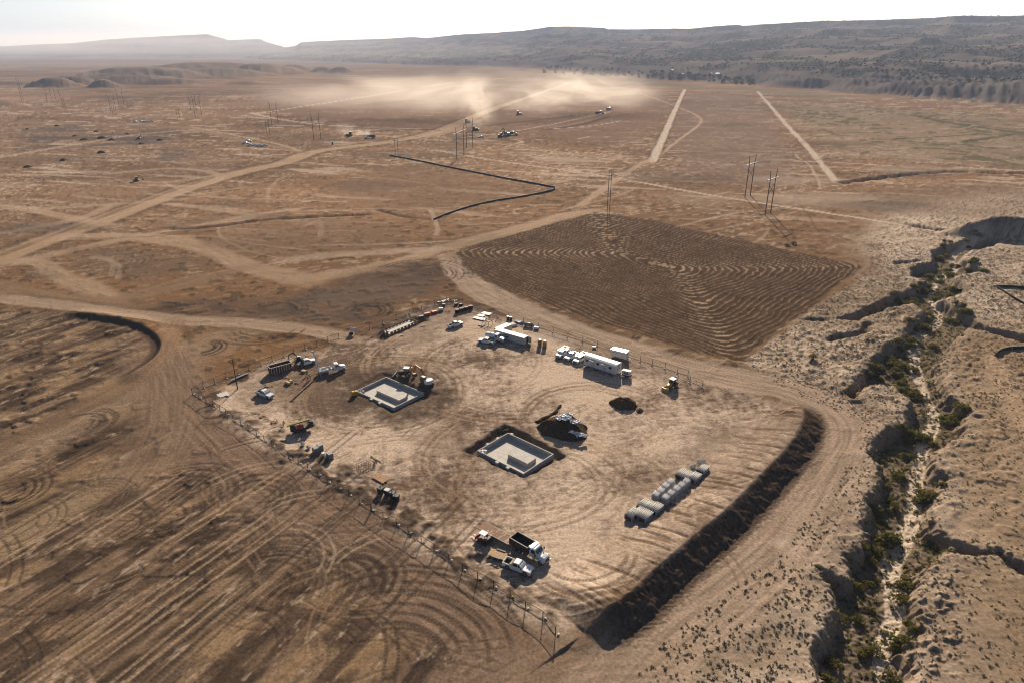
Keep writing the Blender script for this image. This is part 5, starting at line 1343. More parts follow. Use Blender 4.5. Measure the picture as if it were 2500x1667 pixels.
for x in (-Lo * .22, Lo * .14):
    d_ = MB().box(x - .5, x + .5, -ho - .055, -ho - .014, 0.65, 2.8).part('door', M_CREAM, of)
    MB().box(x + .32, x + .4, -ho - .09, -ho - .057, 1.6, 1.75).part('handle', M_DKSTEEL, d_)
    MB().box(x - .7, x + .7, -ho - .8, -ho - .014, 2.95, 3.02).part('door_canopy', M_WALL, of)
    stp = MB()
    for k in range(3): stp.box(x - .6, x + .6, -ho - .5 - .3 * k, -ho - .2 - .3 * k, 0.0, .6 - .2 * k)
    sp2 = stp.part('steps', M_STEEL, of)
    MB().beam((x - .6, -ho - 1.3, 1.0), (x - .6, -ho - .2, 1.6), .04, .04).beam((x + .6, -ho - 1.3, 1.0), (x + .6, -ho - .2, 1.6), .04, .04).part('handrail', M_STEEL, sp2)
for y in (-.55, .55):
    MB().box(Lo / 2 + .01, Lo / 2 + .03, y - .22, y + .22, 1.7, 2.3).part('end_window', M_GLASS, of)
MB().rbox(Lo / 2 + .01, Lo / 2 + .35, -.5, .5, 2.6, 3.1, .05).part('air_conditioner', M_WALL, of)
MB().box(-Lo / 2 + .3, Lo / 2 - .3, -1.0, 1.0, .38, .6).part('underframe', M_BLACK, of)
for s in (-1, 1):
    for x in (-.9, .1): wheel(of, x, s * 1.3, .38, .25)
MB().beam((Lo / 2, .7, .45), (Lo / 2 + 1.4, 0, .45), .12, .12).beam((Lo / 2, -.7, .45), (Lo / 2 + 1.4, 0, .45), .12, .12).part('drawbar', M_BLACK, of)
for x in (-Lo * .42, -Lo * .2, Lo * .2, Lo * .42):
    for s in (-1, 1): MB().box(x - .2, x + .2, s * 1.2 - .2, s * 1.2 + .2, 0, .378).part('support_block', M_PRE, of)
oh = heading(pa, pb); om = mid(pa, pb)
place(of, (om[0] - ho * math.sin(oh), om[1] + ho * math.cos(oh)), oh, 'long white office trailer with two doors and square windows')

# enclosed cargo trailer
ct = thing('cargo_trailer', 'white enclosed cargo trailer with twin axle behind the office trailer', 'trailer', (0, 0))
MB().rbox(-2.7, 2.7, -1.1, 1.1, 0.55, 2.75, .1).part('box', M_WALL, ct)
MB().rbox(-2.72, 2.72, -1.12, 1.12, 2.752, 2.82, .05).part('roof', M_WHITE, ct)
MB().box(1.2, 2.0, -1.13, -1.102, 0.65, 2.5).part('side_door', M_WALL, ct)
for x in (1.17, 2.0): MB().box(x, x + .03, -1.14, -1.105, .65, 2.5).part('door_seam', M_DKSTEEL, ct)
lg = MB().cyl((-1.75, -1.125, 2.05), (-1.75, -1.103, 2.05), .22, 14)
lg.part('round_emblem', mat('blue_grey_print', (0.16, 0.19, 0.25), .6), ct)
pr_ = MB()
for i, (a_, w_) in enumerate(((-1.4, .16), (-1.2, .2), (-.96, .12), (-.8, .2), (-.56, .1), (-.42, .18), (-.2, .14), (-.02, .16))):
    pr_.box(a_, a_ + w_, -1.125, -1.103, 1.92, 2.16 if i in (0, 4) else 2.1)
pr_.part('faded_lettering', MATS['blue_grey_print'], ct)
for s in (-1, 1):
    for x in (-.9, -.1): wheel(ct, x, s * 1.02, .34, .22)
    MB().box(-1.35, .35, s * 1.1 - .1, s * 1.1 + .1, .72, .78).part('mudguard', M_STEEL, ct)
MB().beam((2.7, .6, .5), (3.9, 0, .5), .1, .1).beam((2.7, -.6, .5), (3.9, 0, .5), .1, .1).part('drawbar', M_BLACK, ct)
p1, p2 = S(*z7, 1605, 420), S(*z7, 1890, 490)
h_ = heading(p1, p2)
place(ct, (mid(p1, p2)[0] - 1.1 * math.sin(h_), mid(p1, p2)[1] + 1.1 * math.cos(h_)), h_)

# generator trailer
gt = thing('generator_trailer', 'small white generator on a black trailer at the end of the office', 'generator', (0, 0))
MB().rbox(-1.3, 1.3, -.65, .65, .75, 2.1, .06).part('housing', M_WALL, gt)
MB().box(-1.4, 1.4, -.7, .7, .4, .74).part('chassis', M_BLACK, gt)
for s in (-1, 1): wheel(gt, 0, s * .85, .34, .2)
MB().beam((-1.4, .4, .45), (-2.5, 0, .45), .1, .1).beam((-1.4, -.4, .45), (-2.5, 0, .45), .1, .1).part('drawbar', M_BLACK, gt)
MB().cyl((.9, 0, 2.1), (.9, 0, 2.4), .07).part('exhaust', M_DKSTEEL, gt)
MB().box(-.6, .6, -.665, -.652, 1.0, 1.8).part('vent_panel', M_STEEL, gt)
p1, p2 = S(*z7, 1870, 850), S(*z7, 2040, 890)
put(gt, p1, p2, 'small white generator on a black trailer at the end of the office')

# portable toilets
def toilet(xy, rot, label):
    t = thing('portable_toilet', label, 'toilet', xy, rot, 'portable toilets')
    MB().rbox(-.58, .58, -.58, .58, .08, 2.05, .06).part('cabin', M_TOILET, t)
    MB().loft([[(-.6, -.6, 2.05), (.6, -.6, 2.05), (.6, .6, 2.05), (-.6, .6, 2.05)], [(-.5, -.55, 2.2), (.5, -.55, 2.2), (.5, .55, 2.2), (-.5, .55, 2.2)], [(-.3, -.45, 2.3), (.3, -.45, 2.3), (.3, .45, 2.3), (-.3, .45, 2.3)]]).part('roof', M_WALL, t)
    MB().box(-.38, .38, -.605, -.582, .15, 1.95).part('door', M_TOILET, t)
    MB().box(.24, .3, -.625, -.607, 1.0, 1.15).part('latch', M_BLACK, t)
    MB().box(-.62, .62, -.62, .62, 0, .08).part('skid', M_BLACK, t)
    MB().cyl((-.4, .4, 2.1), (-.4, .4, 2.55), .05).part('vent_pipe', M_BLACK, t)
toilet(S(*z6b, 1862, 975), 0.2, 'tan portable toilet with white roof, the one closer to the storage container')
toilet(S(*z6b, 1955, 998), 0.2, 'tan portable toilet with white roof, the one closer to the row of pickups')

# dumpster
z1 = (640, 840, 9.8)
db = thing('dumpster', 'open rusty ribbed roll-off dumpster beside the flatbed pickup', 'dumpster', (0, 0))
MB().box(-3.2, 3.2, -1.2, 1.2, .15, .28).part('floor', M_RUST, db)
for s in (-1, 1):
    MB().box(-3.2, 3.2, s * 1.2 - .05, s * 1.2 + .05, .28, 2.3).part('side_wall', M_RUST, db)
    MB().box(-3.25, 3.25, s * 1.22 - .08, s * 1.22 + .08, 2.3, 2.4).part('top_rail', M_CREAM, db)
    MB().box(s * 3.2 - .05, s * 3.2 + .05, -1.15, 1.15, .28, 2.297).part('end_wall', M_RUST, db)
    for i in range(9): MB().box(-3.1 + i * .76, -2.96 + i * .76, s * 1.3 - .06, s * 1.3 + .06, .3, 2.28).part('rib', M_CREAM, db)
    MB().box(s * 3.28 - .06, s * 3.28 + .06, -1.13, 1.13, 2.297, 2.39).part('top_rail', M_CREAM, db)
    MB().box(-3.1, 3.1, s * .5 - .08, s * .5 + .08, 0, .149).part('skid', M_DKSTEEL, db)
put(db, S(*z1, 240, 700), S(*z1, 640, 590), 'open rusty ribbed roll-off dumpster beside the flatbed pickup')
print('vehicles', round(time.time() - T0, 1))
# ================================================================== MATERIAL STACKS
z2s = (1510, 1100, 7.84)
# precast footing blocks with anchor bolts
blk = thing('footing_block', 'pale concrete footing block', 'concrete block', (0, 0))
MB().rbox(-.68, .68, -.68, .68, 0, 1.75, .04).part('block', M_PRE, blk)
for i in range(3):
    for j in range(4):
        MB().cyl((-.44 + i * .44, -.48 + j * .32, 1.75), (-.44 + i * .44, -.48 + j * .32, 2.18), .085, 6).part('anchor_bolt', M_INSUL, blk)
tops = [((1000, 575), 0, 0), ((910, 655), 0, 1), ((815, 745), 0, 2), ((720, 825), 0, 3), ((1300, 590), 1, 0), ((1205, 670), 1, 1), ((1115, 740), 1, 2), ((1005, 825), 1, 3), ((905, 905), 1, 4)]
ordn = ('first', 'second', 'third', 'fourth', 'fifth')
for k, ((a_, b_), row, i) in enumerate(tops):
    o = blk if k == 0 else copy_tree(blk)
    lab = 'concrete block with white bolts, %s from the fittings in the %s row' % (ordn[i], 'shorter' if row == 0 else 'longer')
    place(o, S(*z2s, a_, b_, z=1.75), math.radians(47), lab, 'precast blocks with anchor bolts')
# bundles of pipe
def pipe_bundle(L=3.3, nx=5, nz=4, r=.125):
    t = thing('pipe_bundle', 'bundle of pale pipes', 'pipes', (0, 0))
    for i in range(nx):
        for j in range(nz):
            y = (i - (nx - 1) / 2) * 3.0 * r; z = .16 + r + j * 2.3 * r
            o = MB().cyl((-L / 2, y, z), (L / 2, y, z), r, 8).part('pipe', M_PVC if j == nz - 1 else M_PRE, t, True) if j == nz - 1 or i in (0, nx - 1) else None
            if o:
                for s in (-1, 1): MB().cyl((s * L / 2, y, z), (s * (L / 2 + .006), y, z), r * .8, 8).part('bore', M_BLACK, o)
    MB().box(-L / 2 + .08, L / 2 - .08, -nx * r * 1.25, nx * r * 1.25, .17, .16 + (nz - .75) * 2.3 * r).part('gap_shade', M_BLACK, t)  # black core added as the shade between the pipes
    for x in (-L * .36, L * .36):
        MB().box(x - .06, x + .06, -nx * r * 1.5, nx * r * 1.5, .0, .15).part('bearer', M_WOOD, t)
        MB().box(x - .04, x + .04, -nx * r * 1.5, nx * r * 1.5, .165 + nz * 2.3 * r, .2 + nz * 2.3 * r).part('strap', M_BLACK, t)
    return t
pbn = pipe_bundle()
bun = [((485, 1040), 'at the near row end beside the concrete blocks, outer side'), ((600, 1090), 'between two bundles against the shorter row of blocks'), ((715, 1150), 'against the end of the longer row of blocks'), ((260, 1225), 'at the far tip of the group, outer side'), ((390, 1205), 'in the middle of the tip group of three'), ((515, 1290), 'at the tip of the group on the bank side'),
       ((1215, 450), 'beside the curved fittings, open yard side'), ((1330, 510), 'between two bundles behind the blocks'), ((1455, 555), 'behind the longer row of blocks on the bank side'), ((1610, 400), 'next to the heap of curved fittings, farthest from the blocks')]
for k, ((a_, b_), w_) in enumerate(bun):
    o = pbn if k == 0 else copy_tree(pbn)
    place(o, S(*z2s, a_, b_, z=.6), math.radians(48), 'strapped bundle of pale pipes ' + w_, 'strapped pipe bundles')
def elbows(xy, n, label):
    t = thing('fitting_pile', label, 'pipe fittings', xy, group='piles of curved pipe fittings')
    rd = random.Random(n)
    for i in range(n):
        R_ = .5; a0_ = rd.uniform(0, 6.28); ox, oy, oz = rd.uniform(-.9, .9), rd.uniform(-.7, .7), rd.uniform(.12, .95)
        pts = [(ox + R_ * math.cos(a0_ + q) * 1.0, oy + R_ * math.sin(a0_ + q), oz + .25 * math.sin(q * 2)) for q in [math.pi * .6 * j / 5 for j in range(6)]]
        MB().tube(pts, .11, 7).part('elbow', M_PVC if i % 3 else M_PRE, t, True)
elbows(S(*z2s, 1440, 350), 16, 'heap of pale curved pipe fittings on the side towards the concrete blocks')
elbows(S(*z2s, 1590, 260), 18, 'heap of pale curved pipe fittings farthest from the concrete blocks')

# timber planks, lumber and odd stores
rs_ = random.Random(5)
def planks(p, q, n, label, name='plank_stack', m=None, w=.28, L=None, group=None, lift=.12):
    h_ = heading(p, q); L = L or math.dist(p, q)
    t = thing(name, label, 'planks', mid(p, q), h_, group)
    for i in range(n):
        MB().box(-L / 2 + rs_.uniform(-.2, .2), L / 2 + rs_.uniform(-.2, .2), -n * w / 2 + i * w + .02, -n * w / 2 + (i + 1) * w - .02, lift, lift + .1 + rs_.uniform(0, .02)).part('plank', m or M_WOOD, t)
    for x in (-L * .35, L * .35): MB().box(x - .08, x + .08, -n * w / 2, n * w / 2, 0, lift - .002).part('bearer', M_WOOD, t)
    return t
z2z = (520, 870, 11.2)
planks(S(*z2z, 240, 1000), S(*z2z, 310, 1120), 8, 'stack of whitish planks lying near the foot of the utility pole', m=M_CREAM, w=.36, L=2.6)
pp = thing('pipe_stack', 'three long grey steel pipes lying behind the utility pole', 'pipes', mid(S(*z2z, 490, 700), S(*z2z, 950, 505)), heading(S(*z2z, 490, 700), S(*z2z, 950, 505)))
for i, y in enumerate((-.26, 0, .26)): MB().cyl((-2.9, y, .2), (2.9, y, .2), .12, 8).part('pipe', M_STEEL, pp)
for x in (-2, 2): MB().box(x - .08, x + .08, -.4, .4, 0, .08).part('bearer', M_WOOD, pp)
# utility pole
pb_ = S(*z2z, 672, 878)
up = thing('utility_pole', 'tall bare brown wooden pole standing by the fence corner', 'pole', pb_)
MB().cyl((0, 0, -0.3), (0, 0, 9.4), .17, 10, .11).part('shaft', M_POLE, up, True)
MB().cyl((0, 0, 0), (0, 0, .5), .2, 10, .172).part('base_collar', M_POLE, up)
MB().tube([(.13, .05, .5), (.12, .04, 4), (.1, .02, 8.5)], .02, 5).part('ground_wire', M_DKSTEEL, up)
def crate(xy, rot, label, m=M_YELLOW, sz=(1.1, .45, .9)):
    t = thing('crate', label, 'crate', xy, rot)
    a_, b_, c_ = sz
    MB().rbox(-a_, a_, -b_, b_, .14, c_, .03).part('box', m, t)
    for s in (-1, 1): MB().box(-a_, a_, s * b_ * .7 - .06, s * b_ * .7 + .06, 0, .138).part('runner', M_WOOD, t)
    MB().box(-a_ - .01, a_ + .01, -b_ * .25, -b_ * .15, c_ - .2, c_ + .006).part('strap', M_BLACK, t)
    return t
M_BUFF = mat('buff_crate', (0.55, 0.40, 0.17), .7, noise_amt=.15)
crate(S(*z1, 620, 945), -.75, 'long buff crate, the larger of the pair near the workers', M_BUFF, (1.0, .35, .75))
crate(S(*z1, 690, 905), -.75, 'long buff crate, the smaller of the pair near the workers', M_BUFF, (.7, .3, .7))
crate(S(*z1, 1000, 660), -.3, 'low buff pallet load beside the orange-vested worker', M_BUFF, (.7, .5, .55))
def debris(xy, n, label, spread=1.2, m=(M_WOOD, M_FORM)):
    t = thing('scrap_heap', label, 'scrap', xy)
    for i in range(n):
        a_ = rs_.uniform(0, 6.28); x, y = rs_.uniform(-spread, spread), rs_.uniform(-spread * .6, spread * .6); l = rs_.uniform(.3, .9)
        MB().beam((x - l * math.cos(a_), y - l * math.sin(a_), rs_.uniform(.06, .3)), (x + l * math.cos(a_), y + l * math.sin(a_), rs_.uniform(.06, .4)), rs_.uniform(.1, .25), .06).part('board', rs_.choice(m), t)
debris(S(*z2z, 1530, 800), 14, 'small heap of broken boards beside the lone pickup')
debris(S(*z1, 580, 805), 7, 'scraps of dark board next to the long buff crate', .8, (M_RUST, M_FORM))
debris(S(*z1, 810, 930), 6, 'rusty scraps lying on the worker side of the buff crates', .6, (M_RUST, M_DKSTEEL))
# lumber row along the fence
prev = None
lum_names = ('row of loose timber nearest the lone pickup', 'pile of crossed timber in the lumber row by the fence', 'short timber offcuts in the lumber row by the fence', 'timber pieces at the drilling-rig end of the lumber row')
for k, (a_, b_, n_) in enumerate(((330, 170, 9), (560, 280, 14), (770, 390, 10), (900, 470, 12))):
    debris(S(*z3, a_, b_), n_, lum_names[k], 1.5, (M_WOOD, M_WOOD, M_DECK2, M_FORM))
# cabinets with ribbed lids
def cabinet(xy, rot, label):
    t = thing('ribbed_cabinet', label, 'cabinet', xy, rot, 'blue-grey ribbed cabinets')
    MB().rbox(-.75, .75, -.6, .6, .1, 1.45, .06).part('body', M_PLAST, t)
    for i in range(5): MB().box(-.7 + i * .3, -.55 + i * .3, -.58, .58, 1.452, 1.53).part('lid_rib', M_PVC, t)
    MB().box(-.78, .78, -.63, .63, 0, .1).part('base', M_DKSTEEL, t)
z8 = (700, 1060, 7.84)
cabinet(S(*z8, 640, 290), -.85, 'blue-grey ribbed cabinet at the back of the group of three')
cabinet(S(*z8, 560, 345), -.85, 'blue-grey ribbed cabinet on the side of the small white reels')
cabinet(S(*z8, 830, 460), -.85, 'blue-grey ribbed cabinet standing next to the round white drum')
t = thing('white_drum', 'round white drum between the ribbed cabinets', 'drum', S(*z8, 705, 420), 0)
MB().cyl((0, 0, 0), (0, 0, .8), .42, 14).part('shell', M_HAT, t); MB().cyl((0, 0, .8), (0, 0, .86), .44, 14).part('lid', M_PVC, t)
for (a_, b_), lb in (((310, 210), 'white cable reel nearest the drilling rig'), ((420, 275), 'white boxed reel nearest the ribbed cabinets')):
    t = thing('cable_reel', lb, 'reel', S(*z8, a_, b_), .6)
    for y in (-.3, .3): MB().cyl((0, y - .04, .45), (0, y + .04, .45), .45, 14).part('flange', M_PVC, t)
    MB().cyl((0, -.26, .45), (0, .26, .45), .28, 12).part('drum', M_DECK2, t)
# rebar cage
t = thing('rebar_cage', 'open cage of thin rusty reinforcing bars standing near the fence', 'rebar cage', S(*z8, 1480, 690), .7)
for i in range(4):
    z = .15 + i * .6
    MB().tube([(-1.3, -1, z), (1.3, -1, z), (1.3, 1, z), (-1.3, 1, z), (-1.3, -1, z)], .035, 5).part('hoop', M_RUST, t)
for x, y in [(-1.3 + i * .65, s) for i in range(5) for s in (-1, 1)] + [(s, 0) for s in (-1.3, 1.3)]:
    MB().cyl((x, y, 0), (x, y, 2.0), .035, 5).part('bar', M_RUST, t)
t = thing('rebar_bundle', 'tangle of short upright rusty bars next to the rebar cage', 'rebar', S(*z8, 1690, 560), .7)
for i in range(14): MB().beam((rs_.uniform(-.7, .7), rs_.uniform(-.4, .4), 0), (rs_.uniform(-.8, .8), rs_.uniform(-.5, .5), 1.1), .05, .05).part('bar', M_RUST, t)
planks(S(*z8, 1600, 400), S(*z8, 1810, 525), 1, 'single pale plank lying beside the short rusty bars', m=M_BUFF, w=.22)
planks(S(*z8, 1690, 800), S(*z8, 1900, 915), 4, 'four dark timbers lying between the rebar cage and the black bins', m=M_FORM, w=.45)
# black bins
for k, (a_, b_, lb) in enumerate(((1800, 1120, 'black lidded bin at the rebar end of the row of bins'), (1930, 1150, 'black lidded bin with a grey lid in the row by the fence'), (2030, 1200, 'black lidded bin in the middle of the row by the fence'), (2100, 1260, 'black lidded bin at the far end of the row by the fence'))):
    t = thing('black_bin', lb, 'bin', S(*z8, a_, b_), -.6 + .1 * k, 'black bins by the fence')
    MB().loft([[(-.5, -.45, 0), (.5, -.45, 0), (.5, .45, 0), (-.5, .45, 0)], [(-.62, -.55, 1.3), (.62, -.55, 1.3), (.62, .55, 1.3), (-.62, .55, 1.3)]]).part('body', M_BLACK, t)
    MB().rbox(-.66, .66, -.58, .58, 1.302, 1.42, .05).part('lid', M_STEEL if k == 1 else M_BLACK, t)
    if k != 1: MB().beam((-.6, .6, 1.4), (-.2, .75, 2.0), .5, .05).part('flap', M_BLACK, t)
# orange bundles (back of the yard)
z5 = (840, 720, 7.35)
ob = [(2030, 330), (2110, 305), (2190, 285), (2270, 262)]
for k, (a_, b_) in enumerate(ob):
    t = thing('orange_conduit_pallet', ('orange-tipped conduit stack nearest the loose beams end', 'orange-tipped conduit stack, second along the row', 'orange-tipped conduit stack, third along the row', 'orange-tipped conduit stack at the fence end of the row')[k] if k else 'orange-tipped conduit stack at the end nearest the parked pickup', 'conduits', S(*z5, a_, b_), .55, 'orange conduit stacks')
    for i in range(5):
        for j in range(3):
            o = MB().cyl((-.6 + i * .3, -.45 + j * .45, .1), (-.6 + i * .3, -.45 + j * .45, 1.35), .12, 7).part('conduit', M_BLACK, t)
            MB().cyl((-.6 + i * .3, -.45 + j * .45, 1.35), (-.6 + i * .3, -.45 + j * .45, 1.55), .125, 7).part('orange_cap', mat('orange_plastic', (.62, .20, .07), .5), o)
    MB().box(-.85, .85, -.7, .7, 0, .1).part('pallet', M_WOOD, t)
# rear stores: generators, tables, tools, drums
def machine(xy, rot, label, m, cat='machine', sz=(.9, .5, 1.0), name='small_machine'):
    t = thing(name, label, cat, xy, rot)
    a_, b_, c_ = sz
    MB().rbox(-a_, a_, -b_, b_, .3, c_, .08).part('housing', m, t)
    MB().box(-a_ * 1.1, a_ * 1.1, -b_ * .9, b_ * .9, .12, .3).part('frame', M_BLACK, t)
    for s in (-1, 1): wheel(t, 0, s * (b_ + .1), .22, .12)
    MB().tube([(a_, 0, .3), (a_ + .7, 0, .7)], .04, 6).part('handle', M_DKSTEEL, t)
machine(S(*z5, 1380, 420), .4, 'black boxed compressor beside the formed slab end', M_BLACK, 'compressor')
machine(S(*z5, 1490, 375), .6, 'orange mixer between the compressor and the stacked boxes', M_ORANGE, 'mixer', (1.2, .5, 1.1), 'mixer')
machine(S(*z5, 1620, 330), .6, 'orange and white saw cart in the rear store row', M_ORANGE, 'saw cart', (1.1, .6, .9), 'saw_cart')
machine(S(*z5, 1740, 290), .2, 'white-topped work bench in the rear store row', M_WALL, 'bench', (.8, .5, 1.2), 'work_bench')
for k, (a_, b_, lb) in enumerate(((1750, 135, 'pale stack of sheets in the rear fence corner'), (1830, 105, 'small pale sheet pile at the very fence corner'), (1960, 115, 'dark sheet pile along the rear fence past the corner'))):
    debris(S(*z5, a_, b_), 8, lb, 1.3, ((M_STEEL, M_PVC), (M_PVC, M_STEEL), (M_DKSTEEL, M_STEEL))[k])
for k, (a_, b_, lb) in enumerate(((1790, 205, 'dark tub nearest the pale sheet stack'), (2010, 190, 'dark tub nearest the orange conduit stacks'), (2095, 200, 'dark tub closest to the rear fence'))):
    crate(S(*z5, a_, b_), .3 * k, lb, M_BLACK, (.6, .5, .9))
debris(S(*z5, 1420, 560), 9, 'timber offcuts piled by the end of the formed slab', .9)
debris(S(*z5, 1060, 725), 4, 'pale boards lying in front of the formed slab', .8, (M_DECK2, M_WALL))
debris(S(*z5, 1860, 300), 7, 'rusty bars lying beyond the work bench', 1.0, (M_RUST, M_RUST))
# beams and frames
for k, (p, q, n_, lb) in enumerate((((600, 440), (830, 490), 5, 'dark steel beams lying towards the parked pickup'), ((680, 395), (800, 420), 5, 'dark steel beams in the middle of the steel lay-down'), ((760, 350), (930, 385), 6, 'dark steel beams closest to the rear fence'))):
    planks(S(*z6b, *p), S(*z6b, *q), n_, lb, 'steel_beams', M_DKSTEEL, .4, group='steel beam stacks', lift=.2)
for k, (a_, b_, lb) in enumerate(((980, 440, 'open rusty steel frame lying beside the dark beams'), (1080, 490, 'open rusty steel frame lying nearest the yellow-lidded drums'), (860, 560, 'upright rusty steel rack near the parked pickup'))):
    t = thing('steel_frame', lb, 'steel frame', S(*z6b, a_, b_), .45 + k)
    hh_ = .25 if k < 2 else 1.4
    MB().tube([(-1.5, -1, hh_), (1.5, -1, hh_), (1.5, 1, hh_), (-1.5, 1, hh_), (-1.5, -1, hh_)], .1, 5).part('frame', M_RUST, t)
    MB().beam((0, -1, hh_), (0, 1, hh_), .12, .12).part('cross_bar', M_RUST, t)
    for x in (-1.5, 1.5):
        for y in (-1, 1): MB().cyl((x, y, 0), (x, y, hh_), .08, 5).part('leg', M_RUST, t)
planks(S(*z6b, 700, 570), S(*z6b, 800, 600), 3, 'pale plywood sheets on blocks near the upright rack', m=M_DECK2, w=.5)
for k, (a_, b_, m_, lb) in enumerate(((1255, 490, M_YELLOW, 'dark drum with a yellow lid beside the rear fence'), (1310, 500, M_HAT, 'dark drum with a white lid beside the rear fence'))):
    t = thing('drum', lb, 'drum', S(*z6b, a_, b_))
    MB().cyl((0, 0, 0), (0, 0, 1.3), .5, 12).part('shell', M_DKSTEEL, t); MB().cyl((0, 0, 1.3), (0, 0, 1.55), .46, 12).part('lid', m_, t)
def pipes_long(p, q, n, m, lb, r=.16):
    t = thing('pipe_stack', lb, 'pipes', mid(p, q), heading(p, q)); L = math.dist(p, q)
    for i in range(n): MB().cyl((-L / 2, (i - (n - 1) / 2) * r * 2.05, r + .1), (L / 2, (i - (n - 1) / 2) * r * 2.05, r + .1), r, 8).part('pipe', m, t, True)
    for x in (-L * .3, L * .3): MB().box(x - .06, x + .06, -n * r, n * r, 0, .098).part('bearer', M_WOOD, t)
pipes_long(S(*z6b, 1300, 560), S(*z6b, 1400, 610), 7, M_PVC, 'row of white pipes behind the short storage container')
pipes_long(S(*z6b, 1400, 510), S(*z6b, 1540, 560), 5, M_STEEL, 'row of grey pipes beyond the white ones by the fence')
t = thing('tank', 'long grey cylindrical tank lying by the rear fence', 'tank', mid(S(*z6b, 1580, 600), S(*z6b, 1725, 625)), heading(S(*z6b, 1580, 600), S(*z6b, 1725, 625)))
MB().cyl((-1.7, 0, .75), (1.7, 0, .75), .62, 14).part('shell', M_PLAST, t, True)
for x in (-1.1, 1.1): MB().box(x - .12, x + .12, -.5, .5, 0, .3).part('saddle', M_DKSTEEL, t)
machine(S(*z6b, 1800, 665), -.3, 'white and grey pump unit past the tank by the rear fence', M_WALL, 'pump', (.8, .5, 1.0), 'pump_unit')
machine(S(*z7, 1180, 200), -.2, 'small white wheeled unit by the fence behind the pickups', M_WALL, 'cart', (.6, .4, .8), 'cart')
# site sign
sg = S(*z5, 165, 700)
t = thing('site_sign', 'blank white site sign on two posts at the yard entrance', 'sign', sg, -.35)
MB().box(-1.0, 1.0, -.04, .04, .9, 2.3).part('panel', M_WALL, t)
for x in (-.8, .8): MB().box(x - .06, x + .06, .045, .15, 0, 2.3).part('post', M_WOOD, t)
MB().rbox(-.9, .3, -1.2, -.4, 0, .7, .05).part('black_block', M_BLACK, t)  # black block on the ground in front of the posts

# ================================================================== HEAPS AND SHEETING
def heap(name, pts, hgt, label, m, seed, slope=.62, ridge=None):
    """loose heap: tallest along its ridge line, ragged foot"""
    P = np.array(pts, float); c = P.mean(0); Q = P - c
    ext = np.abs(Q).max(0) + 1.5
    n = 56
    gx, gy = np.meshgrid(np.linspace(-ext[0], ext[0], n), np.linspace(-ext[1], ext[1], n))
    ax, ay = gx.ravel() + c[0], gy.ravel() + c[1]
    ins = inside(P, ax, ay); best = np.full(ax.size, 1e9)
    W_ = np.vstack([P, P[:1]])
    for a_, b_ in zip(W_[:-1], W_[1:]):
        d = b_ - a_; tt2 = np.clip(((ax - a_[0]) * d[0] + (ay - a_[1]) * d[1]) / (d @ d), 0, 1)
        best = np.minimum(best, np.hypot(ax - a_[0] - tt2 * d[0], ay - a_[1] - tt2 * d[1]))
    sd = np.where(ins, best, -best) + .5 * fbm(ax, ay, 2.5, 3, seed)
    z = np.minimum(hgt, sd * slope) 
    z = hgt * (1 - np.exp(-np.clip(z, 0, None) / hgt * 1.6)) + .22 * fbm(ax, ay, 1.3, 3, seed + 3) * ss(0, 1, sd)
    z = np.where(sd < 0, -.35, z)
    i = (np.arange(n - 1)[:, None] * n + np.arange(n - 1)[None, :]).ravel()
    mb = MB(); mb.v = list(zip(gx.ravel(), gy.ravel(), z)); mb.f = [(k, k + 1, k + n + 1, k + n) for k in i.tolist() if max(z[k], z[k + 1], z[k + n], z[k + n + 1]) > -.34]
    return single(name, mb, m, label, 'dirt pile', tuple(c), z=ground_z(*c), smooth=True)
heap('dirt_pile', [S(*z10, *p) for p in ((150, 1075), (330, 1000), (620, 960), (860, 1040), (930, 1180), (820, 1260), (450, 1260), (260, 1160))], 3.6, 'conical brown dirt pile standing alone near the yellow backhoe', M_DIRT, 201, .8)
heap('dirt_pile', [S(*z10, *p) for p in ((870, 1260), (960, 1200), (1050, 1270), (1000, 1330), (900, 1320))], .9, 'small dirt mound at the foot of the conical pile', M_DIRT, 202, .6)
zt8 = (1120, 980, 6.918)
heap('dirt_pile', [S(*zt8, *p) for p in ((1280, 430), (1450, 330), (1700, 250), (1950, 260), (2080, 380), (2180, 450), (2170, 650), (1950, 680), (1700, 640), (1430, 560))], 3.6, 'large dark dirt heap with white plastic sheeting on it', M_DIRT2, 203, .75)
heap('dirt_pile', [S(*zt8, *p) for p in ((1270, 340), (1400, 270), (1600, 170), (1690, 60), (1740, 60), (1660, 190), (1500, 290), (1340, 370))], 1.0, 'low curved dirt windrow behind the sheeted heap', M_DIRT2, 204, .6)
heap('dirt_pile', [S(*zt8, *p) for p in ((700, 440), (800, 370), (930, 400), (960, 470), (830, 500), (740, 500))], 1.2, 'dirt mound at the rear corner of the trenched basin', M_DIRT2, 205, .6)
def sheeting(p, w, d, label, seed, zz):
    xy = S(*zt8, *p, z=zz)
    n = 20; mb = MB(); gx = np.linspace(-w, w, n); gy = np.linspace(-d, d, n)
    A_, B_ = np.meshgrid(gx, gy); A_, B_ = A_.ravel(), B_.ravel()
    zt_ = zz + .55 * fbm(A_ + seed * 9, B_, 1.1, 3, seed, .7)
    q = (A_ / w) ** 2 + (B_ / d) ** 2 + .5 * fbm(A_, B_, 1.2, 2, seed + 5)
    top = list(zip(A_, B_, zt_)); bot = [(a, b, c - .05) for a, b, c in top]
    mb.v = top + bot; m_ = n * n
    keep = [k for k in (np.arange(n - 1)[:, None] * n + np.arange(n - 1)[None, :]).ravel().tolist() if q[k] < 1]
    mb.f = [(k, k + 1, k + n + 1, k + n) for k in keep] + [(m_ + k + n, m_ + k + n + 1, m_ + k + 1, m_ + k) for k in keep]
    single('plastic_sheet', mb, M_TARP, label, 'sheeting', xy, rs_.uniform(-.4, .4), z=ground_z(*xy))
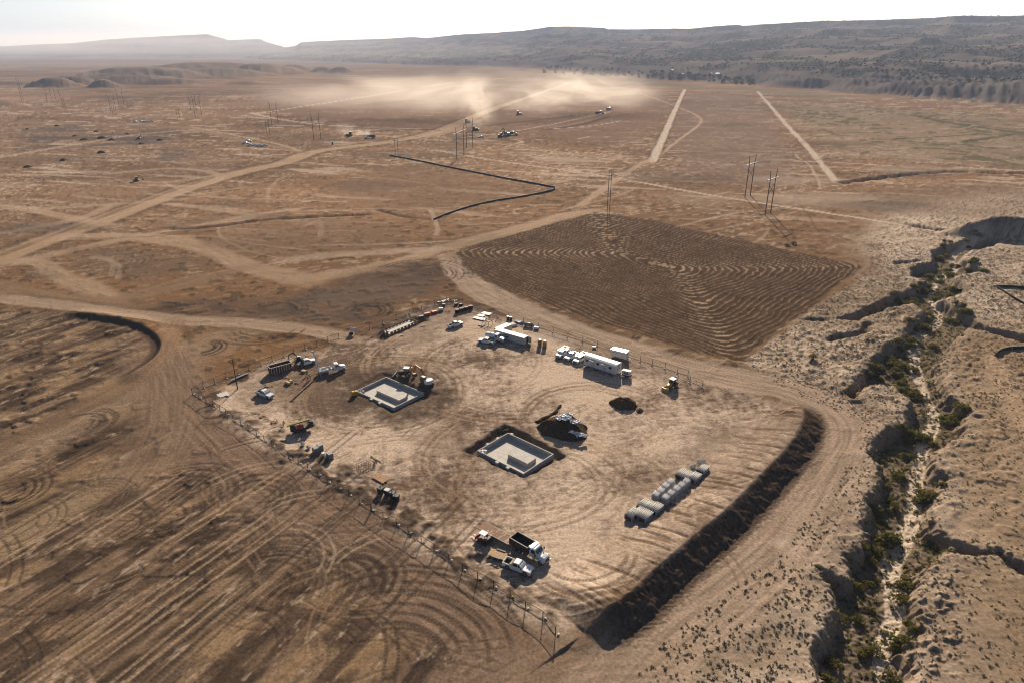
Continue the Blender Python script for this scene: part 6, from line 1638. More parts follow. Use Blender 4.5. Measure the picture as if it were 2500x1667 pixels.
sheeting((1770, 270), 2.1, 1.3, 'white plastic sheet crumpled over the top of the dark heap', 1, 3.2)
sheeting((1960, 330), 1.5, 1.1, 'white plastic sheet spilling down the side of the dark heap', 2, 3.0)
sheeting((1860, 205), 1.7, .8, 'white plastic sheet on the rear edge of the dark heap', 3, 2.6)
sheeting((1930, 510), 1.3, .8, 'white plastic sheet hanging low at the heap end beside the sacks', 4, 1.7)
sheeting((2070, 560), 1.7, .9, 'torn white sacks heaped at the low end of the dark heap', 5, 1.5)

# ================================================================== FENCE AND SANDBAGS
M_MESH = bpy.data.materials.new('chain_link'); M_MESH.use_nodes = True
nt = M_MESH.node_tree; bs = nt.nodes['Principled BSDF']; bs.inputs['Base Color'].default_value = (.12, .10, .085, 1); bs.inputs['Roughness'].default_value = .6
trn = nt.nodes.new('ShaderNodeBsdfTransparent'); mx = nt.nodes.new('ShaderNodeMixShader')
wv = nt.nodes.new('ShaderNodeTexChecker'); wv.inputs['Scale'].default_value = 22.0; tcn = nt.nodes.new('ShaderNodeTexCoord')
mrn = nt.nodes.new('ShaderNodeMapRange'); mrn.inputs['To Min'].default_value = .08; mrn.inputs['To Max'].default_value = .22
nt.links.new(tcn.outputs['Object'], wv.inputs['Vector']); nt.links.new(wv.outputs['Fac'], mrn.inputs['Value']); nt.links.new(mrn.outputs['Result'], mx.inputs['Fac'])
nt.links.new(trn.outputs['BSDF'], mx.inputs[1]); nt.links.new(bs.outputs['BSDF'], mx.inputs[2]); nt.links.new(mx.outputs['Shader'], nt.nodes['Material Output'].inputs['Surface'])
bag_me = MB()
def brg(x, w, h): return [(x, w * math.cos(q), .13 + h * math.sin(q)) for q in [2 * math.pi * i / 8 for i in range(8)]]
bag_me.loft([brg(-.32, .10, .05), brg(-.24, .2, .12), brg(0, .23, .14), brg(.24, .2, .12), brg(.32, .10, .05)])
BAGM = [bag_me.mesh('sandbag', M_BAG, True), bag_me.mesh('sandbag', M_BAGY, True)]
BAGS = []
def fence(px, label, bags=True, hgt=1.9, off=(0.5, 0.1)):
    pts = [G(u, v) for u, v in px]
    zs = [ground_z(*p) for p in pts]
    o = pts[0]
    t = thing('chain_link_fence', label, 'fence', o, 0, 'chain-link fence runs round the yard', z=0)
    for i, (p, z) in enumerate(zip(pts, zs)):
        x, y = p[0] - o[0], p[1] - o[1]
        MB().cyl((x, y, z - .2), (x, y, z + hgt + .03), .075, 6).part('post', M_POLE, t)
        if bags:
            BAGS.append((p[0] + off[0], p[1] + off[1]))
        if i + 1 < len(pts):
            x2, y2, z2 = pts[i + 1][0] - o[0], pts[i + 1][1] - o[1], zs[i + 1]
            MB().quad((x, y, z + .02), (x2, y2, z2 + .02), (x2, y2, z2 + hgt), (x, y, z + hgt)).part('mesh_panel', M_MESH, t)
            MB().beam((x, y, z + hgt), (x2, y2, z2 + hgt), .07, .07).part('top_rail', M_POLE, t)
            MB().beam((x, y, z + .06), (x2, y2, z2 + .06), .07, .07).part('bottom_rail', M_POLE, t)
    return t
k4p = [(1300, 1140), (1345, 1168), (1392, 1200), (1440, 1228), (1487, 1255), (1530, 1288), (1577, 1323), (1628, 1352), (1680, 1388), (1735, 1422), (1787, 1460), (1840, 1497)]
sw = [k4(*p) for p in k4p] + [(700 + a / 7.84, 1060 + b / 7.84) for a, b in ((40, 470), (230, 565), (410, 690), (600, 805), (785, 930), (990, 1062), (1190, 1185), (1395, 1332), (1610, 1465))] + [k8(*p) for p in ((215, 388), (293, 440), (383, 492), (462, 545), (550, 602), (637, 662), (736, 727), (828, 790), (930, 855), (1038, 908), (1150, 977), (1252, 1050), (1370, 1128), (1455, 1235))]
fence(sw, 'chain-link fence with sandbags along the graded road side of the yard')
nw = [k4(*p) for p in ((1300, 1140), (1375, 1102), (1450, 1070), (1525, 1032), (1605, 1008), (1680, 975), (1760, 947), (1840, 918), (1915, 892), (1985, 868), (2060, 842), (2140, 815), (2215, 790), (2290, 765))]
fence(nw, 'chain-link fence behind the dumpster and utility pole', off=(.5, -.3))
nn = [k5(*p) for p in ((110, 735), (200, 705), (290, 672), (380, 640), (470, 605), (550, 575), (640, 540), (720, 505))]
fence(nn, 'chain-link fence behind the formed slab', off=(.5, -.3))
ne = [k5(*p) for p in ((720, 505), (830, 535), (940, 565), (1040, 592), (1140, 622), (1240, 655), (1340, 690), (1440, 722), (1540, 752), (1640, 785), (1740, 815), (1840, 850), (1940, 885), (2030, 915), (2110, 940), (2195, 965), (2280, 995), (2350, 1015))] + [Z6p for Z6p in [(1650 + a / 2.767, 550 + b / 2.767) for a, b in ((95, 1060), (180, 1090))]]
fence(ne, 'chain-link fence along the service road behind the office trailer', off=(-.3, -.5))
br_ = random.Random(3)
for i, (x, y) in enumerate(BAGS):
    yel = i in (19, 24, 31, 36, 40) 
    o = bpy.data.objects.new('sandbag', BAGM[1 if yel else 0]); COL.objects.link(o)
    o.location = (x, y, ground_z(x, y)); o.rotation_euler = (0, 0, br_.uniform(0, 3)); o.scale = (.9, .9, .9)
    o['label'] = 'yellow sandbag lying at the foot of a fence post' if yel else 'white sandbag lying at the foot of a fence post'
    o['category'] = 'sandbag'; o['group'] = 'yellow sandbags along the fence' if yel else 'white sandbags along the fence'

# ================================================================== PEOPLE
st_p = (0.05, 0.02, -0.05, 0.05, 0.05); wk_p = (0.12, 0.22, -0.2, -0.15, 0.2); bd_p = (0.6, 0.1, -0.1, 0.35, 0.4)
person(S(*z1, 1075, 745), 2.0, st_p, M_VESTO, 'worker in an orange vest standing nearest the low buff pallet')
person(S(*z1, 1100, 885), 1.2, wk_p, M_VESTO, 'worker in an orange vest walking on the crate side of the trio')
person(S(*z1, 1160, 835), 2.6, bd_p, M_VEST, 'worker in a lime vest bending beside the drilling truck')
person(S(*z3, 1000, 495), .4, bd_p, M_VEST, 'worker in a lime vest bending over the lumber row')
person(S(*z5, 1185, 430), 1.0, st_p, M_VEST, 'worker in a lime vest at the rear corner of the formed slab')
person(S(*z5, 705, 590), -.5, st_p, M_VEST, 'worker in a lime vest at the entrance end of the formed slab')
person(S(*z5, 1170, 400), -1.0, wk_p, M_VEST, 'worker in a lime vest just beyond the slab corner')
person(S(*z6b, 965, 905), 0.3, st_p, M_VEST, 'worker in a lime vest between the tank truck and a pickup')
person(S(*zA, 1505, 960), -1.2, st_p, M_VEST, 'worker in a lime vest standing against the dump truck door')
person(S(*zA, 1505, 1050), 1.8, st_p, M_VEST, 'worker in a lime vest standing on the pickup side of the dump truck')
print('small things', round(time.time() - T0, 1))
# ================================================================== TRANSMISSION LINES
def tower(p, q, hgt, label, small=False):
    """two-pole frame with a cross arm between ground points p and q"""
    c = mid(p, q); a = heading(p, q); w = max(math.dist(p, q) / 2, 1.5)
    t = thing('transmission_tower', label, 'pylon', c, a, 'transmission line frames')
    r = .30 if not small else .2
    for s in (-1, 1):
        MB().cyl((s * w, 0, -.5), (s * w * .95, 0, hgt * .80), r, 7, r * .8).part('pole', M_TOWER, t)
        MB().cyl((s * w * .95, 0, hgt * .80), (s * w * (1.25 if not small else .95), 0, hgt), r * .8, 7, r * .5).part('pole_top', M_TOWER, t)
    za = hgt * .80 if not small else hgt * .88
    arm = MB().beam((-w * 1.9, 0, za), (w * 1.9, 0, za), .35 if not small else .22, .4).part('cross_arm', M_STEEL if not small else M_TOWER, t)
    if not small:
        for s in (-1, 1): MB().beam((-w * .95 * s, .05 * s, hgt * .45), (w * .95 * s, .05 * s, hgt * .68), .16, .16).part('cross_brace', M_TOWER, t)
    for x in (-1.85, 0, 1.85):
        MB().cyl((w * x, 0, za - .2), (w * x, 0, za - (2.2 if not small else 1.0)), .14, 6).part('insulator', M_INSUL, arm)
    return t
def tw(k, b1, b2, top, label, small=False):
    ox = {1: 0, 2: 830, 3: 1650}[k]
    f = lambda a, b: (ox + a / 2.767, b / 2.767)
    p, q = G(*f(*b1)), G(*f(*b2))
    zc = (p[1] + q[1]) / 2 * CP + CAM_H * SP
    dv = ((b1[1] + b2[1]) / 2 - top) / 2.767
    ang = math.atan2(CAM_H, (p[1] + q[1]) / 2)
    tower(p, q, dv * zc / FPX / math.cos(ang) * 1.0, label, small)
tw(3, (466, 1335), (503, 1322), 1062, 'tall two-pole frame on the far side of the thin pale track')
tw(3, (602, 1455), (640, 1440), 1160, 'tall two-pole frame on the field side of the thin pale track')
tw(2, (1805, 1420), (1822, 1412), 1162, 'slim pole pair at the north corner of the ploughed field', True)
tw(2, (790, 1080), (838, 1055), 862, 'two-pole frame closest to the black silt fence')
tw(2, (855, 1003), (898, 1000), 805, 'two-pole frame between the silt fence and the dusty diggings')
tw(2, (375, 1042), (392, 1040), 942, 'slim pole pair at the west end of the black silt fence', True)
tw(1, (2120, 947), (2168, 940), 770, 'two-pole frame in front of the pale V-shaped track')
tw(1, (1835, 835), (1880, 835), 687, 'two-pole frame at the tip of the pale V-shaped track')
tw(1, (1806, 925), (1825, 922), 821, 'slim pole pair below the tip of the pale V-shaped track', True)
tw(1, (1290, 755), (1328, 750), 650, 'two-pole frame, rear one of the close pair in the western plain')
tw(1, (1320, 795), (1365, 792), 650, 'two-pole frame, front one of the close pair in the western plain')
tw(1, (1200, 808), (1217, 808), 738, 'slim pole pair beside the close pair of frames in the west', True)
tw(1, (748, 752), (785, 750), 642, 'two-pole frame beside the dark gully, nearer side')
tw(1, (805, 720), (840, 715), 604, 'two-pole frame beside the dark gully, farther side')
tw(1, (765, 780), (778, 780), 714, 'slim pole pair beside the dark gully', True)
tw(1, (320, 690), (355, 690), 598, 'two-pole frame in front of the dark western mound, nearer side')
tw(1, (375, 672), (408, 668), 590, 'two-pole frame in front of the dark western mound, farther side')
tw(1, (427, 722), (441, 726), 672, 'slim pole pair in front of the dark western mound', True)
tw(1, (148, 685), (160, 683), 532, 'two-pole frame standing alone west of the dark mound')

# ================================================================== BLACK SILT FENCES
M_SILT = mat('black_geotextile', (0.014, 0.012, 0.011), .8, noise_amt=.2)
def silt(pl, hgt, label):
    P = chaikin(pl, 1) if len(pl) > 3 else np.array(pl)
    o = P[0]
    t = thing('silt_fence', label, 'silt fence', tuple(o), 0, z=0)
    for a_, b_ in zip(P[:-1], P[1:]):
        n = max(1, int(np.linalg.norm(b_ - a_) / 14))
        for i in range(n):
            p, q = a_ + (b_ - a_) * i / n, a_ + (b_ - a_) * (i + 1) / n
            zp, zq = ground_z(*p), ground_z(*q)
            MB().beam((p[0] - o[0], p[1] - o[1], zp + hgt / 2 - .1), (q[0] - o[0], q[1] - o[1], zq + hgt / 2 - .1), .22, hgt + .2).part('fabric_panel', M_SILT, t)
            MB().box(p[0] - o[0] - .06, p[0] - o[0] + .06, p[1] - o[1] - .3, p[1] - o[1] - .18, zp - .2, zp + hgt + .15).part('stake', M_WOOD, t)
silt(D(895, 358, 1020, 383, 1150, 409, 1262, 430, 1280, 434, 1262, 441, 1200, 453, 1130, 463, 1070, 478, 1030, 492, 996, 506), 1.0, 'long black silt fence bent to a point in the middle of the plain')
silt(D(2197, 654, 2300, 660, 2420, 668), 1.0, 'black silt fence crossing the ground east of the wash')
silt(D(2290, 662, 2325, 685, 2400, 730), .8, 'black silt fence branch running off the eastern one')
silt(D(2284, 818, 2300, 806, 2330, 802, 2420, 797), 1.0, 'black silt fence bordering the curved eastern track')

# ================================================================== FAR MACHINES AND CARS
def far_at(o, u, v, rot, label, sc=None, group=None):
    return place(o, G(u, v), rot, label, group, sc)
exf = make_excavator(M_YELLOW, M_YELLOW, 1.0)
far_at(exf, 333, 443, .35, 'yellow excavator digging beside the pale turning circle')
e2 = copy_tree(exf); far_at(e2, 1237, 333, 2.6, 'large excavator with raised arm in the dusty diggings', 1.7)
e3 = make_excavator(M_DKSTEEL, M_DKSTEEL, 1.4); far_at(e3, 1222, 336, .4, 'dark excavator facing the large one in the dusty diggings', 1.4)
e4 = copy_tree(exf); far_at(e4, 340, 341, 0, 'yellow excavator among the small dirt mounds', 1.1)
def dozer(u, v, rot, label, sc, m=M_YELLOW):
    t = thing('bulldozer', label, 'bulldozer', G(u, v), rot)
    for s in (-1, 1): MB().prism([(-1.9, .3), (-1.6, 0), (1.5, 0), (1.9, .4), (1.5, 1), (-1.7, 1)], s * .7, s * 1.25).part('track', M_TYRE, t)
    MB().rbox(-.2, 2.0, -.6, .6, .6, 1.8, .12).part('hood', m, t)
    MB().rbox(-1.6, -.2, -.75, .75, 1.0, 2.9, .12).part('cab', M_DKSTEEL, t)
    MB().prism([(2.4, .1), (2.7, .0), (2.65, .6), (2.8, 1.2), (2.5, 1.2), (2.35, .6)], -1.8, 1.8).part('blade', m, t)
    MB().rbox(-1.7, -.1, -.85, .85, 2.903, 3.02, .06).part('cab_roof', M_WALL, t)
    t.scale = (sc,) * 3
dozer(853, 334, 2.9, 'bulldozer raising dust beside the haul road', 1.6)
dozer(1160, 320, 0.2, 'bulldozer parked behind the two-pole frame in the diggings', 1.6)
dozer(1267, 281, 0.4, 'reddish bulldozer at the back of the dusty diggings', 1.8, M_RED)
dozer(1142, 301, 0.1, 'bulldozer working on the far haul road bend', 1.8)
def hauler(u, v, rot, label, sc=1.2):
    o = copy_tree(dt); far_at(o, u, v, rot, label, sc)
hauler(904, 338, 3.3, 'dump truck tipping beside the dark trench', 1.3)
hauler(1250, 331, 0.3, 'dump truck waiting behind the large excavator', 1.5)
hauler(1464, 279, 0.3, 'dump truck at the near edge of the right dust cloud', 1.5)
hauler(1488, 269, 0.8, 'dump truck at the far end of the right dust cloud', 1.5)
c9 = copy_tree(pk); far_at(c9, 1175, 337, 3.1, 'white pickup beside the two-pole frame at the diggings', 1.1)
for k, (u, v) in enumerate(((332, 300), (345, 299), (353, 300), (361, 300), (369, 299))):
    o = copy_tree(pk); far_at(o, u, v, .2 * k, 'white pickup in the parked row beyond the small dirt mounds', 1.1, 'pickups parked beyond the dirt mounds')
for k, (u, v) in enumerate(((600, 351), (606, 346), (612, 357), (622, 356), (634, 357), (645, 358))):
    o = copy_tree(pk); far_at(o, u, v, .15 + .1 * k, 'white pickup in the parked cluster inside the haul road bend', 1.15, 'pickups parked inside the haul road bend')
t = thing('portable_toilet', 'green portable toilet standing by the haul road', 'toilet', G(812, 353))
MB().rbox(-.8, .8, -.8, .8, 0, 2.8, .1).part('cabin', mat('green_plastic', (.05, .20, .13), .5), t); MB().rbox(-.8, .8, -.8, .8, 2.803, 3.1, .2).part('roof', M_WALL, t)
for k, (a_, b_, r_) in enumerate(((565, 945, 8), (650, 890, 6), (688, 935, 9), (752, 948, 6), (860, 910, 5), (955, 977, 6), (1080, 952, 6), (685, 1037, 6), (430, 1087, 5), (190, 1132, 6), (385, 852, 6), (185, 878, 4), (505, 920, 5))):
    c0 = G(a_ / 2.767, b_ / 2.767)
    pts = [(c0[0] + r_ * .55 * math.cos(q) * rs_.uniform(.8, 1.2), c0[1] + r_ * .55 * math.sin(q) * rs_.uniform(.8, 1.2)) for q in [2 * math.pi * i / 9 for i in range(9)]]
    o = heap('dirt_mound', pts, 2.2, 'small dark dirt mound on the stripped western ground', M_DIRT2, 230 + k, .7); o['group'] = 'dirt mounds on the western ground'

# ================================================================== VEGETATION
def leaf_mat(name, c1, c2):
    m = bpy.data.materials.new(name); m.use_nodes = True
    nt = m.node_tree; b = nt.nodes['Principled BSDF']
    g = nt.nodes.new('ShaderNodeNewGeometry'); oi = nt.nodes.new('ShaderNodeObjectInfo'); nz = nt.nodes.new('ShaderNodeTexNoise'); nz.inputs['Scale'].default_value = 1.3
    mx_ = nt.nodes.new('ShaderNodeMix'); mx_.data_type = 'RGBA'; mx_.inputs['A'].default_value = (*c1, 1); mx_.inputs['B'].default_value = (*c2, 1)
    nt.links.new(g.outputs['Position'], nz.inputs['Vector'])
    ad = nt.nodes.new('ShaderNodeMath'); ad.operation = 'MULTIPLY_ADD'; ad.inputs[1].default_value = 1.0
    mr = nt.nodes.new('ShaderNodeMapRange'); mr.inputs['From Min'].default_value = .3; mr.inputs['From Max'].default_value = .7
    nt.links.new(nz.outputs['Fac'], mr.inputs['Value']); nt.links.new(mr.outputs['Result'], mx_.inputs['Factor'])
    nt.nodes.remove(ad)
    nt.links.new(mx_.outputs['Result'], b.inputs['Base Color'])
    b.inputs['Roughness'].default_value = .7; b.inputs['Specular IOR Level'].default_value = .05
    tl = nt.nodes.new('ShaderNodeBsdfTranslucent'); ms = nt.nodes.new('ShaderNodeMixShader'); ms.inputs['Fac'].default_value = .35
    nt.links.new(mx_.outputs['Result'], tl.inputs['Color']); nt.links.new(b.outputs['BSDF'], ms.inputs[1]); nt.links.new(tl.outputs['BSDF'], ms.inputs[2])
    nt.links.new(ms.outputs['Shader'], nt.nodes['Material Output'].inputs['Surface'])
    return m
M_LEAF = leaf_mat('willow_leaf', (.058, .058, .014), (.165, .138, .028))
M_SAGE = leaf_mat('sage_leaf', (.085, .066, .037), (.18, .142, .085))
M_JUN = leaf_mat('juniper_leaf', (.022, .030, .018), (.045, .055, .032))
M_TWIG = mat('twig_bark', (.10, .075, .055), .9, noise_amt=.2)
def tuft(n, size, seed, flat=.7, leaf=.22):
    """leaf faces scattered through a lumpy dome"""
    rd = random.Random(seed); mb = MB()
    lob = [(rd.uniform(-.55, .55), rd.uniform(-.55, .55), rd.uniform(.25, .7), rd.uniform(.35, .6)) for _ in range(7)]
    for i in range(n):
        lx, ly, lz, lr = rd.choice(lob)
        th_, ph_ = rd.uniform(0, 6.283), math.acos(rd.uniform(-.4, 1)); rr = lr * rd.uniform(.6, 1) ** .5
        p = Vector((lx + rr * math.sin(ph_) * math.cos(th_), ly + rr * math.sin(ph_) * math.sin(th_), max(.03, (lz + rr * math.cos(ph_)) * flat))) * size
        nrm = Vector((rd.uniform(-1, 1), rd.uniform(-1, 1), rd.uniform(.1, 1))).normalized()
        u_ = nrm.orthogonal().normalized() * leaf * size * rd.uniform(.6, 1.2); w_ = nrm.cross(u_).normalized() * leaf * size * rd.uniform(.4, .8)
        mb.quad(p - u_, p - w_, p + u_, p + w_)
    return mb
def stems(size, seed):
    rd = random.Random(seed); mb = MB()
    for i in range(6):
        a_ = rd.uniform(0, 6.28); mb.cyl((0, 0, -.1), (math.cos(a_) * .5 * size, math.sin(a_) * .5 * size, .6 * size), .04 * size, 5, .015 * size)
    return mb
BUSH = [(tuft(330, 1.0, 500 + i, .9, .15).mesh('foliage', M_LEAF), stems(1.0, 600 + i).mesh('stem', M_TWIG)) for i in range(4)]
b6 = [(2030, 125), (1980, 150), (1840, 160), (1800, 190), (1780, 230), (1830, 215), (1860, 270), (1830, 300), (1780, 340), (1850, 330), (1720, 350), (1790, 380), (1700, 420), (1640, 440), (1600, 465), (1560, 510), (1540, 540), (1600, 540), (1450, 515), (1760, 505), (1750, 470), (1850, 475), (1870, 440), (1880, 590), (1920, 640), (1890, 660), (1950, 650), (1740, 630), (1700, 650), (1620, 720), (1660, 710), (1590, 700), (1600, 800), (1580, 830), (1500, 850), (1440, 910), (1470, 930), (1380, 980), (1330, 1000), (1290, 1030), (1500, 970), (1540, 960), (1480, 1010), (1520, 1050), (1350, 1030), (1490, 1130), (1550, 1110), (1590, 1150), (1640, 1170), (1750, 835), (1900, 1300), (1860, 1330), (1830, 1340), (1920, 1290), (1590, 1430), (1620, 1440), (1560, 1460), (1700, 1450), (2080, 360), (2010, 290), (1970, 310)]
b9 = [(1550, 20), (1600, 20), (1400, 60), (1490, 150), (1510, 170), (1430, 220), (1410, 250), (1450, 320), (1330, 400), (1440, 385), (1400, 460), (1470, 370), (1690, 300), (1640, 310), (1720, 330), (1760, 260), (1780, 270), (1430, 580), (1470, 590), (1410, 610), (1360, 680), (1330, 650), (1260, 700), (1300, 740), (1740, 640), (1700, 620), (1225, 910), (1300, 890), (1540, 860), (1520, 890), (1570, 920), (1520, 1010), (1540, 1040), (1310, 1060), (1140, 1120), (1220, 1130), (1570, 1190), (1575, 1240), (1500, 1310), (1540, 1330), (1330, 1340), (1250, 1350), (1480, 1340), (1050, 1430), (1010, 1530), (1440, 1500), (1470, 1530)]
big9 = {17, 18, 12, 13, 14, 31, 38, 8, 19}
rb = random.Random(21)
def bush(xy, r, label, group):
    k = rb.randrange(4)
    o = bpy.data.objects.new('bush', None); COL.objects.link(o)
    o.location = (xy[0], xy[1], ground_z(*xy) - .05); o.rotation_euler = (0, 0, rb.uniform(0, 6.28)); o.scale = (r, r, r * rb.uniform(.75, 1.0))
    o['label'] = label; o['category'] = 'bush'; o['group'] = group
    for nm, me in (('foliage', BUSH[k][0]), ('stem', BUSH[k][1])):
        c = bpy.data.objects.new(nm, me); COL.objects.link(c); c.parent = o
for i, (a_, b_) in enumerate(b6):
    xy = S(1650, 550, 2.767, a_, b_, z=-3)
    for j in range(2):
        bush((xy[0] + rb.uniform(-2, 2) * j, xy[1] + rb.uniform(-3, 3) * j), rb.uniform(1.3, 2.3), 'dark green bush growing on the upper floor of the dry wash', 'bushes in the upper wash')
for i, (a_, b_) in enumerate(b9):
    xy = S(1650, 1107, 2.767, a_, b_, z=-3)
    if i in big9: bush(xy, rb.uniform(1.9, 2.5), 'big rounded green bush growing on the lower floor of the dry wash', 'big bushes in the lower wash')
    else: bush(xy, rb.uniform(.9, 1.5), 'green bush growing on the lower floor of the dry wash', 'bushes in the lower wash')
for (a_, b_), lb in (((925, 905), 'lone green bush on the pale ground between field and wash'), ((750, 140), 'green bush at the north-east edge of the ploughed field'), ((795, 128), 'green bush just beyond the one at the field edge')):
    bush(S(1650, 550, 2.767, a_, b_), 1.5, lb, 'bushes around the field')
# sagebrush over the eastern ground
SAGE = [tuft(30, 1.0, 700 + i, .62, .30).mesh('sagebrush', M_SAGE) for i in range(5)]
rn = np.random.default_rng(4)
def soft_in(poly, x, y): return inside(np.array(poly), x, y)
cx_ = rn.uniform(20, 215, 90000); cy__ = rn.uniform(70, 330, 90000)
ok = soft_in(east_edge, cx_, cy__) & ~soft_in(wash, cx_, cy__)
ok &= (.7 * fbm(cx_, cy__, 9, 2, 301) + rn.uniform(-.5, .5, cx_.size)) > .02
vx = CX + cx_ * FPX / (cy__ * CP + CAM_H * SP)
ok &= (vx < 2640)
rise_in = soft_in(rise, cx_, cy__); ok &= ~(rise_in & (rn.random(cx_.size) < .45))
sx2, sy2 = cx_[ok], cy__[ok]
fx_ = rn.uniform(40, 200, 24000); fy_ = rn.uniform(70, 330, 24000)
w_in = soft_in(wash, fx_, fy_); fx_, fy_ = fx_[w_in], fy_[w_in]
near_o = np.argsort(sy2)
order = [i for i in near_o if True]
ind = 0; rest = []
for i in order:
    x, y = float(sx2[i]), float(sy2[i])
    u_ = CX + x * FPX / (y * CP + CAM_H * SP)
    if ind < 280 and y < 112 and u_ < 2500 and rb.random() < .3:
        o = bpy.data.objects.new('sagebrush', SAGE[rb.randrange(5)]); COL.objects.link(o)
        s = rb.uniform(.26, .48); o.location = (x, y, ground_z(x, y) - .03); o.scale = (s, s, s * .8); o.rotation_euler = (0, 0, rb.uniform(0, 6.28))
        o['label'] = 'low grey-brown sagebrush on the pale silt beside the wash'; o['category'] = 'shrub'; o['group'] = 'sagebrush beside the wash'
        ind += 1
    else: rest.append((x, y))
print('sage', ind, len(rest), len(fx_))
def scatter_mesh(name, protos, pts, smin, smax, m, label, cat, zoff=-.03, flat=.8):
    V, F, n = [], [], 0
    arr = []
    for me in protos:
        v = np.empty(len(me.vertices) * 3, np.float32); me.vertices.foreach_get('co', v)
        arr.append((v.reshape(-1, 3), np.array([list(p.vertices) for p in me.polygons])))
    for x, y in pts:
        v, f = arr[rb.randrange(len(arr))]
        s = rb.uniform(smin, smax); a_ = rb.uniform(0, 6.28); c_, sn = math.cos(a_) * s, math.sin(a_) * s
        q = np.empty_like(v); q[:, 0] = v[:, 0] * c_ - v[:, 1] * sn + x; q[:, 1] = v[:, 0] * sn + v[:, 1] * c_ + y; q[:, 2] = v[:, 2] * s * flat + ground_z(x, y) + zoff
        V.append(q); F.append(f + n); n += len(v)
    V = np.concatenate(V); F = np.concatenate(F).astype(np.int32); k = F.shape[1]
    me = bpy.data.meshes.new(name)
    me.vertices.add(len(V)); me.vertices.foreach_set('co', V.ravel())
    me.loops.add(F.size); me.loops.foreach_set('vertex_index', F.ravel()); me.polygons.add(len(F))
    me.polygons.foreach_set('loop_start', np.arange(0, F.size, k, dtype=np.int32)); me.polygons.foreach_set('loop_total', np.full(len(F), k, np.int32))
    me.update(calc_edges=True); me.materials.append(m)
    o = bpy.data.objects.new(name, me); COL.objects.link(o); o['kind'] = 'stuff'; o['label'] = label; o['category'] = cat
    return o
SAGE_LO = [tuft(13, 1.0, 720 + i, .62, .42).mesh('sagebrush_low', M_SAGE) for i in range(4)]
scatter_mesh('sagebrush_cover', SAGE_LO, rest[:21000], .15, .40, M_SAGE, 'scattered sagebrush covering the pale eastern ground', 'shrubs')
scatter_mesh('wash_scrub', SAGE_LO, list(zip(fx_.tolist(), fy_.tolist()))[:2200], .25, .75, M_LEAF, 'low green scrub covering the floor of the dry wash', 'shrubs')
# woodland on the escarpment
ii = np.nonzero((vm > .35) & is2 & (rng < 6500))[0]
pick = rn.choice(ii, size=min(9000, ii.size), replace=False)
def blob(seed):
    rd = random.Random(seed); mb = MB(); p = [(1, 0, .5), (0, 1, .5), (-1, 0, .5), (0, -1, .5), (0, 0, 1.25), (0, 0, 0)]
    p = [(x * rd.uniform(.8, 1.2), y * rd.uniform(.8, 1.2), z * rd.uniform(.85, 1.2)) for x, y, z in p]
    mb.add(p, [(0, 1, 4), (1, 2, 4), (2, 3, 4), (3, 0, 4), (1, 0, 5), (2, 1, 5), (3, 2, 5), (0, 3, 5)]); return mb.mesh('clump', M_JUN)
BL = [blob(i) for i in range(5)]
tp_ = [(float(xf[i]) + rb.uniform(-6, 6), float(yf[i]) + rb.uniform(-8, 8)) for i in pick]
scatter_mesh('juniper_woodland', BL, tp_, 2.2, 4.5, M_JUN, 'dark juniper woodland spread over the hazy escarpment', 'trees', 0, 1.0)
TREE = []
for i in range(4):
    TREE.append((tuft(120, 1.0, 800 + i, 1.25, .22).mesh('crown', M_JUN), MB().cyl((0, 0, -.2), (0, 0, .8), .1, 6, .05).mesh('trunk', M_TWIG)))
def tree(xy, r, label, group):
    k = rb.randrange(4); o = bpy.data.objects.new('juniper_tree', None); COL.objects.link(o)
    o.location = (xy[0], xy[1], ground_z(*xy)); o.scale = (r, r, r); o.rotation_euler = (0, 0, rb.uniform(0, 6.28))
    o['label'] = label; o['category'] = 'tree'; o['group'] = group
    for nm, me in (('crown', TREE[k][0]), ('trunk', TREE[k][1])):
        c = bpy.data.objects.new(nm, me); COL.objects.link(c); c.parent = o
def hill_point(u, v):
    """first ground point along a sight line, for things standing on the slopes"""
    dx, dv = (u - CX) / FPX, (v - CY) / FPX
    dy, dz = CP - dv * SP, -SP - dv * CP
    for s in np.geomspace(900, 9000, 260):
        if CAM_H + dz * s < ground_z(dx * s, dy * s): return (dx * s, dy * s)
    return None
for i in range(120):
    f = rb.random()
    u = 1320 + 520 * f; v = (168 + 30 * f) + rb.uniform(-4, 12)
    p = hill_point(u, v)
    if p: tree(p, rb.uniform(4, 7.5), 'dark tree in the grove at the foot of the escarpment', 'grove at the foot of the escarpment')
for i in range(70):
    u = rb.uniform(2150, 2500); p = hill_point(u, 196 - (u - 2150) * .01 + rb.uniform(-26, 6))
    if p: tree(p, rb.uniform(3, 5.5), 'dark juniper on the bench above the eroded grey slope', 'junipers above the grey slope')
for i in range(6):
    p = hill_point(1600 + i * 32 + rb.uniform(-10, 10), 180 + i * 2.2 + rb.uniform(-6, 6))
    if not p: continue
    t = thing('house', 'tiny pale house among the trees below the escarpment', 'house', p, rb.uniform(0, 3), 'houses among the trees')
    MB().box(-7, 7, -4.5, 4.5, -1, 3.5).part('wall', M_DECK2, t)
    MB().hull([(-7.5, -5, 3.5), (7.5, -5, 3.5), (7.5, 5, 3.5), (-7.5, 5, 3.5)], [(-7.2, -.2, 5.8), (7.2, -.2, 5.8), (7.2, .2, 5.8), (-7.2, .2, 5.8)]).part('roof', M_CREAM, t)

